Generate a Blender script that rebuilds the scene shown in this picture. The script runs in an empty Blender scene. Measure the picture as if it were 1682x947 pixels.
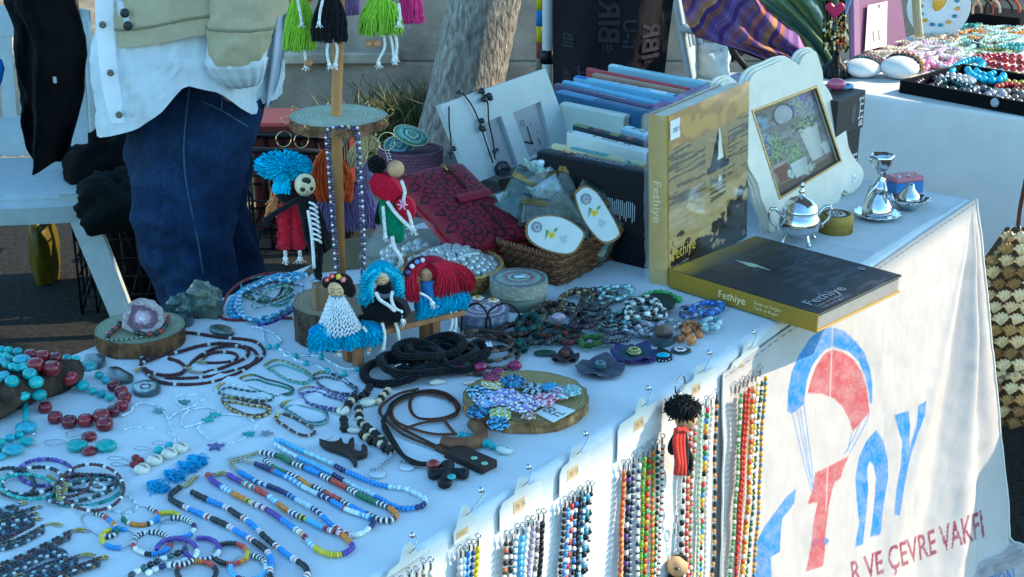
import bpy,bmesh,math,random
import numpy as np
from mathutils import Vector,Matrix
from mathutils.geometry import tessellate_polygon
random.seed(7);RS=np.random.RandomState(11)
SC=bpy.context.scene;COL=SC.collection
A3=lambda*a:np.array(a,float)
# camera, world, sun, exposure
CZ=1.67;FPX=2410.0;CX,CY=841.0,473.5;TH=math.atan(903/2410.0);TZ=0.82
cam_d=bpy.data.cameras.new("camera");cam=bpy.data.objects.new("camera",cam_d);COL.objects.link(cam)
cam.location=(0,0,CZ);cam.rotation_euler=(math.pi/2-TH,0,0)
cam_d.sensor_width=36;cam_d.lens=FPX/1682*36;cam_d.clip_start=0.05;cam_d.clip_end=500
SC.camera=cam
U=A3(0.60336,0.79747,0);N=A3(0.79747,-0.60336,0);ZZ=A3(0,0,1)
SUN=0.54*N+0.66*U+0.56*ZZ;SUN=SUN/np.linalg.norm(SUN)
el=math.asin(SUN[2]);az=math.atan2(SUN[0],SUN[1])
world=bpy.data.worlds.new("World");SC.world=world;world.use_nodes=True
nt=world.node_tree;bg=nt.nodes["Background"];sky=nt.nodes.new("ShaderNodeTexSky")
sky.sky_type='NISHITA';sky.sun_disc=False;sky.sun_elevation=el;sky.sun_rotation=az
sky.ozone_density=7.5;sky.dust_density=0.3;sky.air_density=1.35
nt.links.new(sky.outputs[0],bg.inputs[0]);bg.inputs[1].default_value=0.15
sd=bpy.data.lights.new("sun",'SUN');sd.energy=2.3;sd.angle=math.radians(0.5);sd.color=(1.0,0.73,0.57)
so=bpy.data.objects.new("sun",sd);COL.objects.link(so);so.rotation_euler=Vector(SUN).to_track_quat('Z','Y').to_euler()
SC.view_settings.view_transform='Standard';SC.view_settings.look='None'
SC.view_settings.exposure=1.82;SC.view_settings.gamma=1.0;SC.view_settings.use_white_balance=True;SC.view_settings.white_balance_temperature=6500;SC.view_settings.white_balance_tint=-10
SC.render.engine='CYCLES';SC.cycles.use_denoising=True;SC.cycles.max_bounces=6
SC.cycles.diffuse_bounces=3;SC.cycles.glossy_bounces=3;SC.cycles.transmission_bounces=4;SC.cycles.transparent_max_bounces=8
SC.cycles.caustics_reflective=False;SC.cycles.caustics_refractive=False
# finding places: sight lines met with real planes
_fw=A3(0,math.cos(TH),-math.sin(TH));_up=A3(0,math.sin(TH),math.cos(TH));CAM=A3(0,0,CZ)
def ray(x,y):
 d=_fw+A3(1,0,0)*((x-CX)/FPX)-_up*((y-CY)/FPX)
 return d/np.linalg.norm(d)
def P(x,y,z=TZ):
 d=ray(x,y);return CAM+d*((z-CZ)/d[2])
def onp(x,y,p0,n):
 d=ray(x,y);return CAM+d*(np.dot(p0-CAM,n)/np.dot(d,n))
def at(x,y,Y):return onp(x,y,A3(0,Y,0),A3(0,1,0))
def hz(B,y):
 d=ray(CX,y);Y=B[1]
 return CZ+d[2]/d[1]*Y
def mpp(B):return float(np.dot(np.asarray(B)-CAM,_fw))/FPX
E0=P(588,951);E1=P(1587,326);LEN=float(np.linalg.norm(E1-E0));WID=0.667*0.85/0.75
def F(x,y,off=0.0):return onp(x,y,E1+N*off,N)
# colour and noise
def lin(h):
 if not isinstance(h,str):return np.asarray(h,float)
 c=np.array([int(h[i:i+2],16)/255 for i in(0,2,4)])
 return np.where(c<=0.04045,c/12.92,((c+0.055)/1.055)**2.4)
def _h(i,j,s):
 n=(i.astype(np.int64)*374761393+j.astype(np.int64)*668265263+s*974711)&0x7fffffff
 n=((n^(n>>13))*1274126177)&0x7fffffff
 return((n^(n>>16))&0xffff)/65535.0
def vn(x,y,s=0):
 x=np.asarray(x,float);y=np.asarray(y,float);i=np.floor(x);j=np.floor(y);a=x-i;b=y-j
 a=a*a*(3-2*a);b=b*b*(3-2*b)
 return((_h(i,j,s)*(1-a)+_h(i+1,j,s)*a)*(1-b)+(_h(i,j+1,s)*(1-a)+_h(i+1,j+1,s)*a)*b)
def fbm(x,y,s=0,o=4):return sum(vn(np.asarray(x)*2**k,np.asarray(y)*2**k,s+k)/2**k for k in range(o))-(1-0.5**o)
# mesh builder
class MB:
 def __init__(s):s.V=[];s.C=[];s.Q=[];s.T=[];s.qi=[];s.ti=[];s.n=0
 def raw(s,V,Q=None,T=None,col='ffffff',sm=True,mi=0):
  V=np.asarray(V,float).reshape(-1,3);k=len(V);c=lin(col)
  s.V.append(V);s.C.append(np.broadcast_to(c,(k,3))if c.ndim==1 else c.reshape(-1,3))
  for X,L,I,w in((Q,s.Q,s.qi,4),(T,s.T,s.ti,3)):
   if X is not None and len(X):
    X=np.asarray(X,np.int64).reshape(-1,w);L.append(X+s.n);I.append(np.tile([int(sm),mi],(len(X),1)))
  s.n+=k;return s
 def mesh(s,name,mats,org=None):
  V=np.concatenate(s.V);C=np.concatenate(s.C)
  if org is not None:V=V-np.asarray(org,float)
  Q=np.concatenate(s.Q)if s.Q else np.zeros((0,4),int);T=np.concatenate(s.T)if s.T else np.zeros((0,3),int)
  I=np.concatenate(s.qi+s.ti);me=bpy.data.meshes.new(name)
  me.vertices.add(len(V));me.vertices.foreach_set('co',V.ravel().astype(np.float32))
  me.loops.add(Q.size+T.size);me.loops.foreach_set('vertex_index',np.concatenate([Q.ravel(),T.ravel()]).astype(np.int32))
  me.polygons.add(len(Q)+len(T))
  me.polygons.foreach_set('loop_start',np.concatenate([np.arange(len(Q))*4,Q.size+np.arange(len(T))*3]).astype(np.int32))
  me.polygons.foreach_set('material_index',I[:,1].astype(np.int32))
  me.update(calc_edges=True)
  me.polygons.foreach_set('use_smooth',I[:,0].astype(bool))
  ca=me.color_attributes.new('Col','FLOAT_COLOR','POINT')
  ca.data.foreach_set('color',np.concatenate([C,np.ones((len(C),1))],1).ravel().astype(np.float32))
  for m in(mats if isinstance(mats,(list,tuple))else[mats]):me.materials.append(m)
  return me
ORG={}
def _props(o,label,cat,group,kind):
 if label:o['label']=label
 if cat:o['category']=cat
 if group:o['group']=group
 if kind:o['kind']=kind
def thing(name,label,cat,loc,group=None,kind=None):
 o=bpy.data.objects.new(name,None);COL.objects.link(o);o.empty_display_size=0.02
 o.location=loc;ORG[o.name]=np.array(loc,float);_props(o,label,cat,group,kind);return o
def part(name,mb,mats,parent,label=None,kind=None):
 org=ORG[parent.name];o=bpy.data.objects.new(name,mb.mesh(name,mats,org));COL.objects.link(o)
 o.parent=parent;ORG[o.name]=org;_props(o,label,None,None,kind);return o
def single(name,mb,mats,label=None,cat=None,group=None,kind=None,org=None):
 if org is None:V=np.concatenate(mb.V);org=A3(*V.mean(0)[:2],V[:,2].min())
 o=bpy.data.objects.new(name,mb.mesh(name,mats,org));COL.objects.link(o);o.location=org;ORG[o.name]=np.array(org,float)
 _props(o,label,cat,group,kind);return o
def inst(name,me,parent,M):
 o=bpy.data.objects.new(name,me);COL.objects.link(o);o.parent=parent
 o.matrix_basis=Matrix.Translation(Vector(-ORG[parent.name]))@Matrix(M);ORG[o.name]=ORG[parent.name];return o
 # shapes
def nrm(v):v=np.asarray(v,float);return v/(np.linalg.norm(v,axis=-1,keepdims=True)+1e-12)
def cat_(pts,n=40,closed=False):
 p=np.asarray(pts,float);k=len(p)
 if closed:q=np.concatenate([p[-1:],p,p[:2]]);segs=k
 else:q=np.concatenate([2*p[:1]-p[1:2],p,2*p[-1:]-p[-2:-1]]);segs=k-1
 t=np.linspace(0,1,16,endpoint=False)[:,None];out=[]
 for i in range(segs):
  a,b,c,d=q[i:i+4]
  out.append(0.5*(2*b+(c-a)*t+(2*a-5*b+4*c-d)*t**2+(3*b-a-3*c+d)*t**3))
 out=np.concatenate(out+[q[segs+1][None]if not closed else p[:1]])
 return resp(out,n,closed)
def plen(p):return float(np.linalg.norm(np.diff(p,axis=0),axis=1).sum())
def resp(p,n,closed=False):
 d=np.concatenate([[0],np.cumsum(np.linalg.norm(np.diff(p,axis=0),axis=1))])
 s=np.linspace(0,d[-1],n+1)[:-1]if closed else np.linspace(0,d[-1],n)
 return np.stack([np.interp(s,d,p[:,i])for i in range(p.shape[1])],1)
def frames(p,closed=False):
 t=nrm(np.roll(p,-1,0)-np.roll(p,1,0))if closed else nrm(np.gradient(p,axis=0))
 r=A3(0,0,1)if abs(t[0][2])<0.85 else A3(1,0,0);a=np.zeros_like(p)
 for i in range(len(p)):
  r=r-t[i]*np.dot(r,t[i]);L=np.linalg.norm(r);r=r/L if L>1e-9 else A3(1,0,0);a[i]=r
 return t,a,np.cross(t,a)
def tube(mb,p,r,col,n=6,closed=False,caps=True,mi=0,flat=1.0):
 p=np.asarray(p,float);k=len(p);t,a,b=frames(p,closed);r=np.broadcast_to(np.asarray(r,float),(k,))
 g=np.linspace(0,2*np.pi,n,endpoint=False)
 V=p[:,None]+r[:,None,None]*(a[:,None]*np.sin(g)[None,:,None]*flat+b[:,None]*np.cos(g)[None,:,None])
 c=lin(col);c=np.repeat(c,n,0)if c.ndim==2 else c
 kk=k if closed else k-1;i=np.arange(kk)[:,None];j=np.arange(n)[None];i2=(i+1)%k;j2=(j+1)%n
 Q=np.stack([i*n+j,i*n+j2,i2*n+j2,i2*n+j],-1).reshape(-1,4);T=None
 if caps and not closed:
  T=[(0,j+1,j)for j in range(1,n-1)]+[((k-1)*n,(k-1)*n+j,(k-1)*n+j+1)for j in range(1,n-1)]
 return mb.raw(V.reshape(-1,3),Q,T,c,True,mi)
def yarn(mb,paths,r,cols,n=3,mi=0):
 p=np.asarray(paths,float);m,k,_=p.shape;d=nrm(p[:,-1]-p[:,0]);h=np.where(np.abs(d[:,2:3])<0.8,A3(0,0,1),A3(1,0,0))
 a=nrm(np.cross(d,h));b=np.cross(d,a);g=np.linspace(0,2*np.pi,n,endpoint=False)
 r=np.broadcast_to(np.asarray(r,float),(k,))
 V=p[:,:,None]+r[None,:,None,None]*(a[:,None,None]*np.cos(g)[:,None]+b[:,None,None]*np.sin(g)[:,None])
 s,i,j=np.meshgrid(np.arange(m),np.arange(k-1),np.arange(n),indexing='ij');j2=(j+1)%n;o=s*k*n
 Q=np.stack([o+i*n+j,o+i*n+j2,o+(i+1)*n+j2,o+(i+1)*n+j],-1).reshape(-1,4)
 c=lin(cols);c=np.repeat(c,k*n,0)if c.ndim==2 else c
 return mb.raw(V.reshape(-1,3),Q,None,c,True,mi)
def jit(col,m,amt=0.15):
 return lin(col)[None]*(1+amt*RS.uniform(-1,1,(m,1)))
def lathe(mb,prof,o,col,n=24,R=None,mi=0,sx=1.0,sy=1.0,sm=True):
 pr=np.asarray(prof,float);k=len(pr);g=np.linspace(0,2*np.pi,n,endpoint=False)
 V=np.stack([pr[:,0:1]*np.cos(g)*sx,pr[:,0:1]*np.sin(g)*sy,np.repeat(pr[:,1:2],n,1)],-1).reshape(-1,3)
 if R is not None:V=V@np.asarray(R).T
 i=np.arange(k-1)[:,None];j=np.arange(n)[None];j2=(j+1)%n
 Q=np.stack([i*n+j,i*n+j2,(i+1)*n+j2,(i+1)*n+j],-1).reshape(-1,4)
 T=[]
 if pr[0,0]>1e-5:T+=[(0,j+1,j)for j in range(1,n-1)]
 if pr[-1,0]>1e-5:T+=[((k-1)*n,(k-1)*n+j,(k-1)*n+j+1)for j in range(1,n-1)]
 c=lin(col);c=np.repeat(c,n,0)if c.ndim==2 and len(c)==k else c
 return mb.raw(V+np.asarray(o),Q,T,c,sm,mi)
def ball(mb,c,r,col,n=12,k=7,R=None,mi=0):
 r=np.broadcast_to(np.asarray(r,float),(3,));a=np.linspace(-np.pi/2,np.pi/2,k)
 pr=np.stack([np.maximum(np.cos(a),1e-6),np.sin(a)],1);m=MB();lathe(m,pr,(0,0,0),col,n);V=m.V[0]*r
 if R is not None:V=V@np.asarray(R).T
 return mb.raw(V+np.asarray(c),m.Q[0]if m.Q else None,m.T[0]if m.T else None,col,True,mi)
_BX={}
def box(mb,c,s,col,R=None,bev=0.0,mi=0,seg=1):
 s=np.asarray(s,float);b=min(bev,min(s)*0.45);key=tuple(np.round(s,5))+(round(b,5),seg)
 if key not in _BX:
  bm=bmesh.new();bmesh.ops.create_cube(bm,size=1)
  for v in bm.verts:v.co=Vector([v.co[i]*s[i]for i in range(3)])
  if b>0:bmesh.ops.bevel(bm,geom=bm.edges[:],offset=b,segments=seg,profile=0.6,affect='EDGES')
  bm.verts.ensure_lookup_table();V=np.array([v.co[:]for v in bm.verts])
  Q=[[v.index for v in f.verts]for f in bm.faces if len(f.verts)==4];T=[[v.index for v in f.verts]for f in bm.faces if len(f.verts)==3]
  for f in bm.faces:
   if len(f.verts)>4:w=[v.index for v in f.verts];T+=[(w[0],w[i],w[i+1])for i in range(1,len(w)-1)]
  bm.free();_BX[key]=(V,Q,T)
 V,Q,T=_BX[key]
 if R is not None:V=V@np.asarray(R).T
 return mb.raw(V+np.asarray(c),Q,T,col,False,mi)
def axes(x,y=None,z=None):
 if z is None:z=np.cross(x,y)
 if y is None:y=np.cross(z,x)
 if x is None:x=np.cross(y,z)
 return np.stack([nrm(x),nrm(y),nrm(z)],1)
def prism(mb,out,z0,z1,o,R,col,bev=0.0,mi=0,side=None,sm=False):
 q=np.asarray(out,float);k=len(q);ar=0.5*np.sum(q[:,0]*np.roll(q[:,1],-1)-np.roll(q[:,0],-1)*q[:,1])
 if ar<0:q=q[::-1]
 rings=[(q,z0),(q,z1)]
 if bev:
  e=nrm(np.roll(q,-1,0)-q);nn=nrm((np.stack([-e[:,1],e[:,0]],1)+np.stack([-np.roll(e,1,0)[:,1],np.roll(e,1,0)[:,0]],1)))
  rings=[(q,z0),(q,z1-bev),(q+nn*bev,z1)]
 V=np.concatenate([np.concatenate([a,np.full((k,1),z)],1)for a,z in rings]);V=V@np.asarray(R).T+np.asarray(o)
 m=len(rings);T=[tuple(t)for t in tessellate_polygon([[Vector((a[0],a[1],0))for a in rings[-1][0]]])]
 def up(t):
  a,b,c=rings[-1][0][list(t)];return(b[0]-a[0])*(c[1]-a[1])-(b[1]-a[1])*(c[0]-a[0])>0
 T=[t if up(t)else t[::-1]for t in T]
 Q=[(r*k+i,r*k+(i+1)%k,(r+1)*k+(i+1)%k,(r+1)*k+i)for r in range(m-1)for i in range(k)]
 mb.raw(V,Q,None,side if side is not None else col,sm,mi)
 mb.raw(V[-k:],None,T,col,False,mi);mb.raw(V[:k],None,[t[::-1]for t in T],side if side is not None else col,False,mi);return mb
def grid(mb,G,col='ffffff',mi=0,sm=True,wrap=False):
 G=np.asarray(G,float);h,w=G.shape[:2];ww=w if wrap else w-1
 i,j=np.meshgrid(np.arange(h-1),np.arange(ww),indexing='ij');j2=(j+1)%w
 Q=np.stack([i*w+j,i*w+j2,(i+1)*w+j2,(i+1)*w+j],-1).reshape(-1,4)
 return mb.raw(G.reshape(-1,3),Q,None,col if isinstance(col,str)else(np.asarray(col).reshape(-1,3)if np.ndim(col)>1 else col),sm,mi)
def torus(mb,c,R_,r,col,n=24,k=6,Rm=None,arc=2*np.pi,mi=0,sx=1.0):
 full=abs(arc-2*np.pi)<1e-6;g=np.linspace(0,arc,n+(0 if full else 1),endpoint=not full)
 p=np.stack([R_*np.cos(g)*sx,R_*np.sin(g),0*g],1)
 if Rm is not None:p=p@np.asarray(Rm).T
 return tube(mb,p+np.asarray(c),r,col,k,closed=full,mi=mi)
def _bt(n,prof):
 m=MB();lathe(m,prof,(0,0,0),'ffffff',n);return m.V[0],m.Q[0]if m.Q else np.zeros((0,4),int),m.T[0]if m.T else np.zeros((0,3),int)
SEED=_bt(6,[(0.55,-.5),(1,-.3),(1,.3),(0.55,.5)])
ROUND=_bt(10,[(0.25,-1),(.72,-.72),(1,0),(.72,.72),(0.25,1)])
ROUND=(ROUND[0]*A3(1,1,.98),ROUND[1],ROUND[2])
def put(mb,tpl,ctr,dirs,rad,ln,cols,mi=0,flat=1.0):
 V,Q,T=tpl;c=np.asarray(ctr,float);m=len(c);z=nrm(dirs);h=np.where(np.abs(z[:,2:3])<.9,A3(0,0,1),A3(1,0,0))
 x=nrm(np.cross(h,z));y=np.cross(z,x);rad=np.broadcast_to(rad,(m,))[:,None,None];ln=np.broadcast_to(ln,(m,))[:,None,None]
 W=c[:,None]+rad*(x[:,None]*V[None,:,0:1]+y[:,None]*V[None,:,1:2]*flat)+ln*z[:,None]*V[None,:,2:3]
 o=(np.arange(m)*len(V))[:,None,None];cc=lin(cols);cc=np.repeat(cc,len(V),0)if cc.ndim==2 else cc
 return mb.raw(W.reshape(-1,3),(Q[None]+o).reshape(-1,4)if len(Q)else None,(T[None]+o).reshape(-1,3)if len(T)else None,cc,True,mi)
def seeds(mb,path,r,cols,gap=1.0,closed=False,tpl=SEED,aspect=1.1,s0=0.0,s1=1.0):
 L=plen(path)*(s1-s0);m=max(2,int(L/(2*r*aspect*gap*(1 if tpl is SEED else .92))))
 q=resp(np.asarray(path),400);s=np.linspace(s0,s1,m+1);s=(s[:-1]+s[1:])/2
 c=np.stack([np.interp(s*399,np.arange(400),q[:,i])for i in range(3)],1);t=np.gradient(c,axis=0)
 if callable(cols):cc=np.array([lin(cols(x))for x in s])
 else:cc=np.array([lin(cols[i%len(cols)])for i in range(m)])
 return put(mb,tpl,c,t,r*(1+.11*RS.uniform(-1,1,m)),(2*r*aspect)if tpl is SEED else r,cc*(1+.12*RS.uniform(-1,1,(m,1))))
def runs(spec):
 w=np.cumsum([b for _,b in spec]);w=w/w[-1];cnt=[0]
 def f(s):
  c=spec[int(np.searchsorted(w,min(s,.9999)))][0]
  if isinstance(c,(list,tuple)):cnt[0]+=1;return c[cnt[0]%len(c)]
  return c
 return f
def flatpath(pts,z,n=60,closed=False):return cat_([P(a[0],a[1],TZ+z)if len(a)==2 else P(a[0],a[1],TZ+a[2])for a in pts],n,closed)
def inpoly(X,Y,poly):
 q=np.asarray(poly,float);r=np.zeros(X.shape,bool);j=len(q)-1
 for i in range(len(q)):
  a,b=q[i],q[j];c=((a[1]>Y)!=(b[1]>Y))&(X<(b[0]-a[0])*(Y-a[1])/(b[1]-a[1]+1e-12)+a[0]);r^=c;j=i
 return r
_TX={}
def txt(s,bold=0.0):
 if(s,bold)not in _TX:
  cu=bpy.data.curves.new('lettering','FONT');cu.body=s;cu.size=1.0;cu.offset=bold;cu.resolution_u=3
  o=bpy.data.objects.new('lettering',cu);me=bpy.data.meshes.new_from_object(o)
  me.calc_loop_triangles();V=np.array([v.co[:]for v in me.vertices]);T=np.array([t.vertices[:]for t in me.loop_triangles])
  bpy.data.objects.remove(o);bpy.data.meshes.remove(me);bpy.data.curves.remove(cu);_TX[(s,bold)]=(V,T)
 return _TX[(s,bold)]
def letter(mb,s,o,x,y,h,col,bold=0.0,width=None,mi=0,center=False,italic=0.0):
 V,T=txt(s,bold);a=V[:,0]-V[:,0].min();k=h/0.72;kx=k if width is None else width/(a.max()+1e-9)
 if center:a=a-a.max()/2
 W=np.asarray(o)+nrm(x)*(a*kx+italic*V[:,1]*k)[:,None]+nrm(y)*(V[:,1]*k)[:,None]
 return mb.raw(W,None,T,col,False,mi)
 # materials: all take their colour from the geometry's own colour, varied by noise
def mat(name,rough=.5,var=.15,vs=60.,bump=0.,bd=.002,bs=300.,metal=0.,coat=0.,sheen=0.,spec=.5,trans=0.,alpha=1.,detail=3.,stretch=None,tint=None,ior=1.45,sss=0.):
 m=bpy.data.materials.new(name);m.use_nodes=True;t=m.node_tree;b=t.nodes['Principled BSDF'];N_=t.nodes.new;L=t.links.new
 a=N_('ShaderNodeAttribute');a.attribute_name='Col';tc=N_('ShaderNodeTexCoord');mp=N_('ShaderNodeMapping');L(tc.outputs['Object'],mp.inputs[0])
 if stretch:mp.inputs['Scale'].default_value=stretch
 n=N_('ShaderNodeTexNoise');n.inputs['Scale'].default_value=vs;n.inputs['Detail'].default_value=detail;L(mp.outputs[0],n.inputs['Vector'])
 r=N_('ShaderNodeMapRange');r.inputs[1].default_value=.3;r.inputs[2].default_value=.7;r.inputs[3].default_value=1-var;r.inputs[4].default_value=1+var;L(n.outputs['Fac'],r.inputs[0])
 v=N_('ShaderNodeVectorMath');v.operation='SCALE';L(a.outputs['Color'],v.inputs[0]);L(r.outputs[0],v.inputs['Scale']);L(v.outputs[0],b.inputs['Base Color'])
 b.inputs['Roughness'].default_value=rough;b.inputs['Metallic'].default_value=metal;b.inputs['Coat Weight'].default_value=coat;b.inputs['Coat Roughness'].default_value=.08
 b.inputs['Sheen Weight'].default_value=sheen;b.inputs['Specular IOR Level'].default_value=spec;b.inputs['Transmission Weight'].default_value=trans;b.inputs['Alpha'].default_value=alpha;b.inputs['IOR'].default_value=ior
 if sss:b.inputs['Subsurface Weight'].default_value=sss;b.inputs['Subsurface Radius'].default_value=(.004,.002,.002)
 if bump:
  n2=N_('ShaderNodeTexNoise');n2.inputs['Scale'].default_value=bs;n2.inputs['Detail'].default_value=3;L(mp.outputs[0],n2.inputs['Vector'])
  bp=N_('ShaderNodeBump');bp.inputs['Strength'].default_value=bump;bp.inputs['Distance'].default_value=bd;L(n2.outputs['Fac'],bp.inputs['Height']);L(bp.outputs[0],b.inputs['Normal'])
 return m
M=dict(cloth=mat('woven_cloth',.92,.05,14,.35,bs=700,spec=.2,detail=8),fabric=mat('fabric',.95,.16,300,.5,bs=1500,spec=.15),knit=mat('cotton_knit',.95,.06,60,.8,bs=300,spec=.15,stretch=(1,1,.3)),denim=mat('denim',.92,.35,420,.6,bs=1500,spec=.2,stretch=(1,1,.3)),yarn=mat('yarn',.95,.25,400,.3,bs=900,sheen=.08,spec=.2),plastic=mat('moulded_plastic',.42,.08,30,.08,bs=60,detail=6),gloss=mat('glossy_bead',.18,.15,300,coat=.5),satin=mat('satin_bead',.4,.22,350),stone=mat('polished_stone',.25,.35,160,.15,bs=300,coat=.4),turq=mat('turquoise_stone',.32,.3,240,.2,bs=260,coat=.3,detail=8),paper=mat('paper',.75,.05,40,.05,bs=600),card=mat('coated_card',.5,.06,12,spec=.25),wood=mat('wood',.65,.28,55,.3,bs=200,stretch=(1,1,.12)),bark=mat('bark',.95,.5,60,1.0,.016,75,spec=.15,stretch=(1,1,.35),detail=8),metal=mat('silver_metal',.14,.14,60,.08,bs=80,metal=1.),dull=mat('antique_metal',.38,.35,300,.3,bs=400,metal=1.),leather=mat('leather',.6,.25,200,.5,bs=500,spec=.3),wicker=mat('wicker',.6,.3,120,.3,bs=300,spec=.3),painted=mat('painted_wood',.5,.06,30,.15,bs=120),pearl=mat('pearl',.2,.08,60,coat=.6),glass=mat('cellophane',.08,.05,40,.9,bs=55,trans=1.,ior=1.12),film=mat('clear_film',.12,.02,10,.8,bs=40,coat=.5,alpha=.12),twill=mat('twill',.93,.05,90,.25,bs=1400,spec=.15),leaf=mat('leaf',.6,.35,30,.2,bs=100),asphalt=mat('asphalt',.95,.5,60,.8,.006,260,spec=.2),concrete=mat('concrete',.95,.42,4,.8,.008,60,spec=.2,detail=9),skin=mat('skin',.5,.06,60,sss=.15),rubber=mat('black_plastic',.5,.2,60,spec=.3))
# SETTING
g=MB();box(g,(0,22,-.05),(120,120,.1),'2e2d2a');single('ground',g,M['asphalt'],kind='structure',org=A3(0,0,0))
g=MB();box(g,(0,24.8,.002),(60,39,.008),'857b68');single('pavement',g,M['concrete'],kind='structure',org=A3(0,24,0))
WL=thing('garden_wall','low rendered beige garden wall with a stepped coping behind the stall','wall',(-.8,6.4,0))
g=MB();box(g,(-.2,6.52,.17),(5.2,.30,.34),'a2968a',bev=.01);part('plinth',g,M['concrete'],WL)
for k in range(4):
 g=MB();box(g,(-2.52+k*.58,6.50,.365+.004*(k%2)),(.572,.38,.05),['b8ae9e','aca294','beb4a4'][k%3],bev=.008);part('coping_slab',g,M['concrete'],WL)
g=MB();box(g,(.92,6.53,.50),(5.2,.27,.32),'a89c90',bev=.008);part('upper_course',g,M['concrete'],WL)
for k in range(10):
 g=MB();box(g,(-1.4+k*.56,6.52,.69+.003*(k%2)),(.552,.34,.06),['b4aa9c','a9a092'][k%2],bev=.01);part('capping_slab',g,M['concrete'],WL)
FW=thing('house_wall','cream rendered house wall standing far beyond the garden wall','wall',(-1,12.5,0))
g=MB();box(g,(-1,12.6,1.6),(16,.25,3.2),'c8b596');part('render',g,M['concrete'],FW)
g=MB();box(g,(-1,12.46,.25),(16,.06,.5),'7d7668');part('skirting',g,M['concrete'],FW)
# tree
TR=thing('tree','grey barked tree leaning behind the clock, its trunk half in the sun','tree',P(735,262,0))
b0=at(742,262,5.75);pts=np.array([A3(b0[0]-.03,5.75,0),at(748,210,5.75),at(768,120,5.75),at(794,0,5.75)])
dv=nrm(pts[3]-pts[2]);pts=np.vstack([pts,pts[3]+dv*.7,pts[3]+dv*1.4+A3(-.05,0,.1),pts[3]+dv*2.2+A3(-.1,.05,.2)])
ax=cat_(pts,120);n=72;ga=np.linspace(0,2*np.pi,n,endpoint=False);h=np.linspace(0,1,120)
rad=.148-.03*h+.03*np.exp(-h*16)
X=np.cos(ga)[None]*np.ones((120,1));Y=np.sin(ga)[None]*np.ones((120,1))
rr=rad[:,None]*(1+.07*fbm(ga[None]*3+0*X,h[:,None]*14,3)*np.sin(ga/2)[None]+.05*np.sin(ga*3+1)[None]+.05*np.abs(fbm(ga[None]*6+0*X,h[:,None]*60,8)))
G=np.stack([ax[:,0:1]+rr*X,ax[:,1:2]+rr*Y,ax[:,2:3]+0*rr],-1)
cc=lin('8d8981')[None,None]*(1+.55*fbm(ga[None]*16+0*h[:,None],G[...,2]*40,5))[...,None]
g=MB();grid(g,G,cc,wrap=True);part('trunk',g,M['bark'],TR)
tip=ax[-1]
for k in range(6):
 a=k*1.05+.3;e=tip+A3(math.cos(a)*.9,math.sin(a)*.9,.55+.25*(k%3));g=MB()
 tube(g,cat_([tip-A3(0,0,.25),(tip+e)/2+A3(0,0,.15),e],12),np.linspace(.07,.018,12),'7d776c',7);part('branch',g,M['bark'],TR)
m=2600;q=RS.normal(0,1,(m,3));q=nrm(q)*(RS.uniform(.35,1,(m,1))**.5)*A3(1.25,1.25,.7)+tip+A3(0,0,.75)
q=q+.25*np.stack([fbm(q[:,2]*2,q[:,0]*2,8),fbm(q[:,0]*2,q[:,1]*2,9),0*q[:,0]],1)
d1=nrm(RS.normal(0,1,(m,3)));d2=nrm(np.cross(d1,RS.normal(0,1,(m,3))));s=RS.uniform(.04,.075,(m,1))
V=np.stack([q-d1*s,q+d2*s*.5,q+d1*s,q-d2*s*.5],1).reshape(-1,3)
g=MB();g.raw(V,np.arange(m*4).reshape(-1,4),None,np.repeat(jit('4c5f33',m,.4),4,0),False);part('crown',g,M['leaf'],TR,kind='stuff')
def blades(name,label,cat,c,m,hgt,spread,cols,wid=.006,lean=.5,mt='leaf'):
 base=np.asarray(c)+RS.normal(0,1,(m,3))*A3(spread,spread*.6,0);dirn=RS.normal(0,lean,(m,2));L=hgt*RS.uniform(.5,1,(m,1));t=np.linspace(0,1,4)
 p=base[:,None]+np.concatenate([dirn[:,None]*(t[None,:,None]**1.6)*L[:,None],(t[None,:,None]*(1-.25*t[None,:,None]))*L[:,None]],2)
 g=MB();yarn(g,p,np.array([wid,wid*.9,wid*.6,wid*.1]),np.array([lin(random.choice(cols))*random.uniform(.7,1.3)for _ in range(m)]));return single(name,g,M[mt],label,cat,org=A3(*c))
blades('grass_tuft','dark green grass tuft growing at the wall foot left of the tree','plant',at(672,205,6.12)*A3(1,1,0),520,.42,.13,['3c4a2c','57623a','2f3b24','6d7048'],.005,.35)
blades('weed','yellow green weed growing behind the display stand','plant',P(468,285,0),240,.22,.20,['9a9a5c','7c8a4a','b3ac74','5a6a38'],.012,.55)
# gazebo: its canopy shades the stall; one white pole with a black collar stands in view
PB=at(902,118,4.75);px0=A3(PB[0],PB[1],0)
GZ=thing('gazebo','white gazebo pole with a black collar standing behind the books','gazebo',px0)
Ht=3.3;off=SUN*((Ht-TZ)/SUN[2])
e1=E1-N*.012+off;e1[2]=Ht
def cp(u,n):return e1+U*u+N*n
cs=[cp(.46,0),cp(-3.6,0),cp(-3.6,-4.3),cp(.46,-4.3)]
g=MB();V=np.array(cs+[c-A3(0,0,.05)for c in cs]);g.raw(V,[(3,2,1,0),(4,5,6,7),(0,1,5,4),(1,2,6,5),(2,3,7,6),(3,0,4,7)],None,'b9c0c4',False);part('canopy',g,M['cloth'],GZ)
g=MB();tube(g,[px0,px0+A3(-.012,0,Ht-.02)],.021,'e4e6e6',14);part('pole',g,M['painted'],GZ)
zc=hz(px0,92);g=MB();tube(g,[px0+A3(-.006,0,zc-.022),px0+A3(-.006,0,zc+.022)],.0245,'15161a',14);part('collar',g,M['rubber'],GZ)
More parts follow.
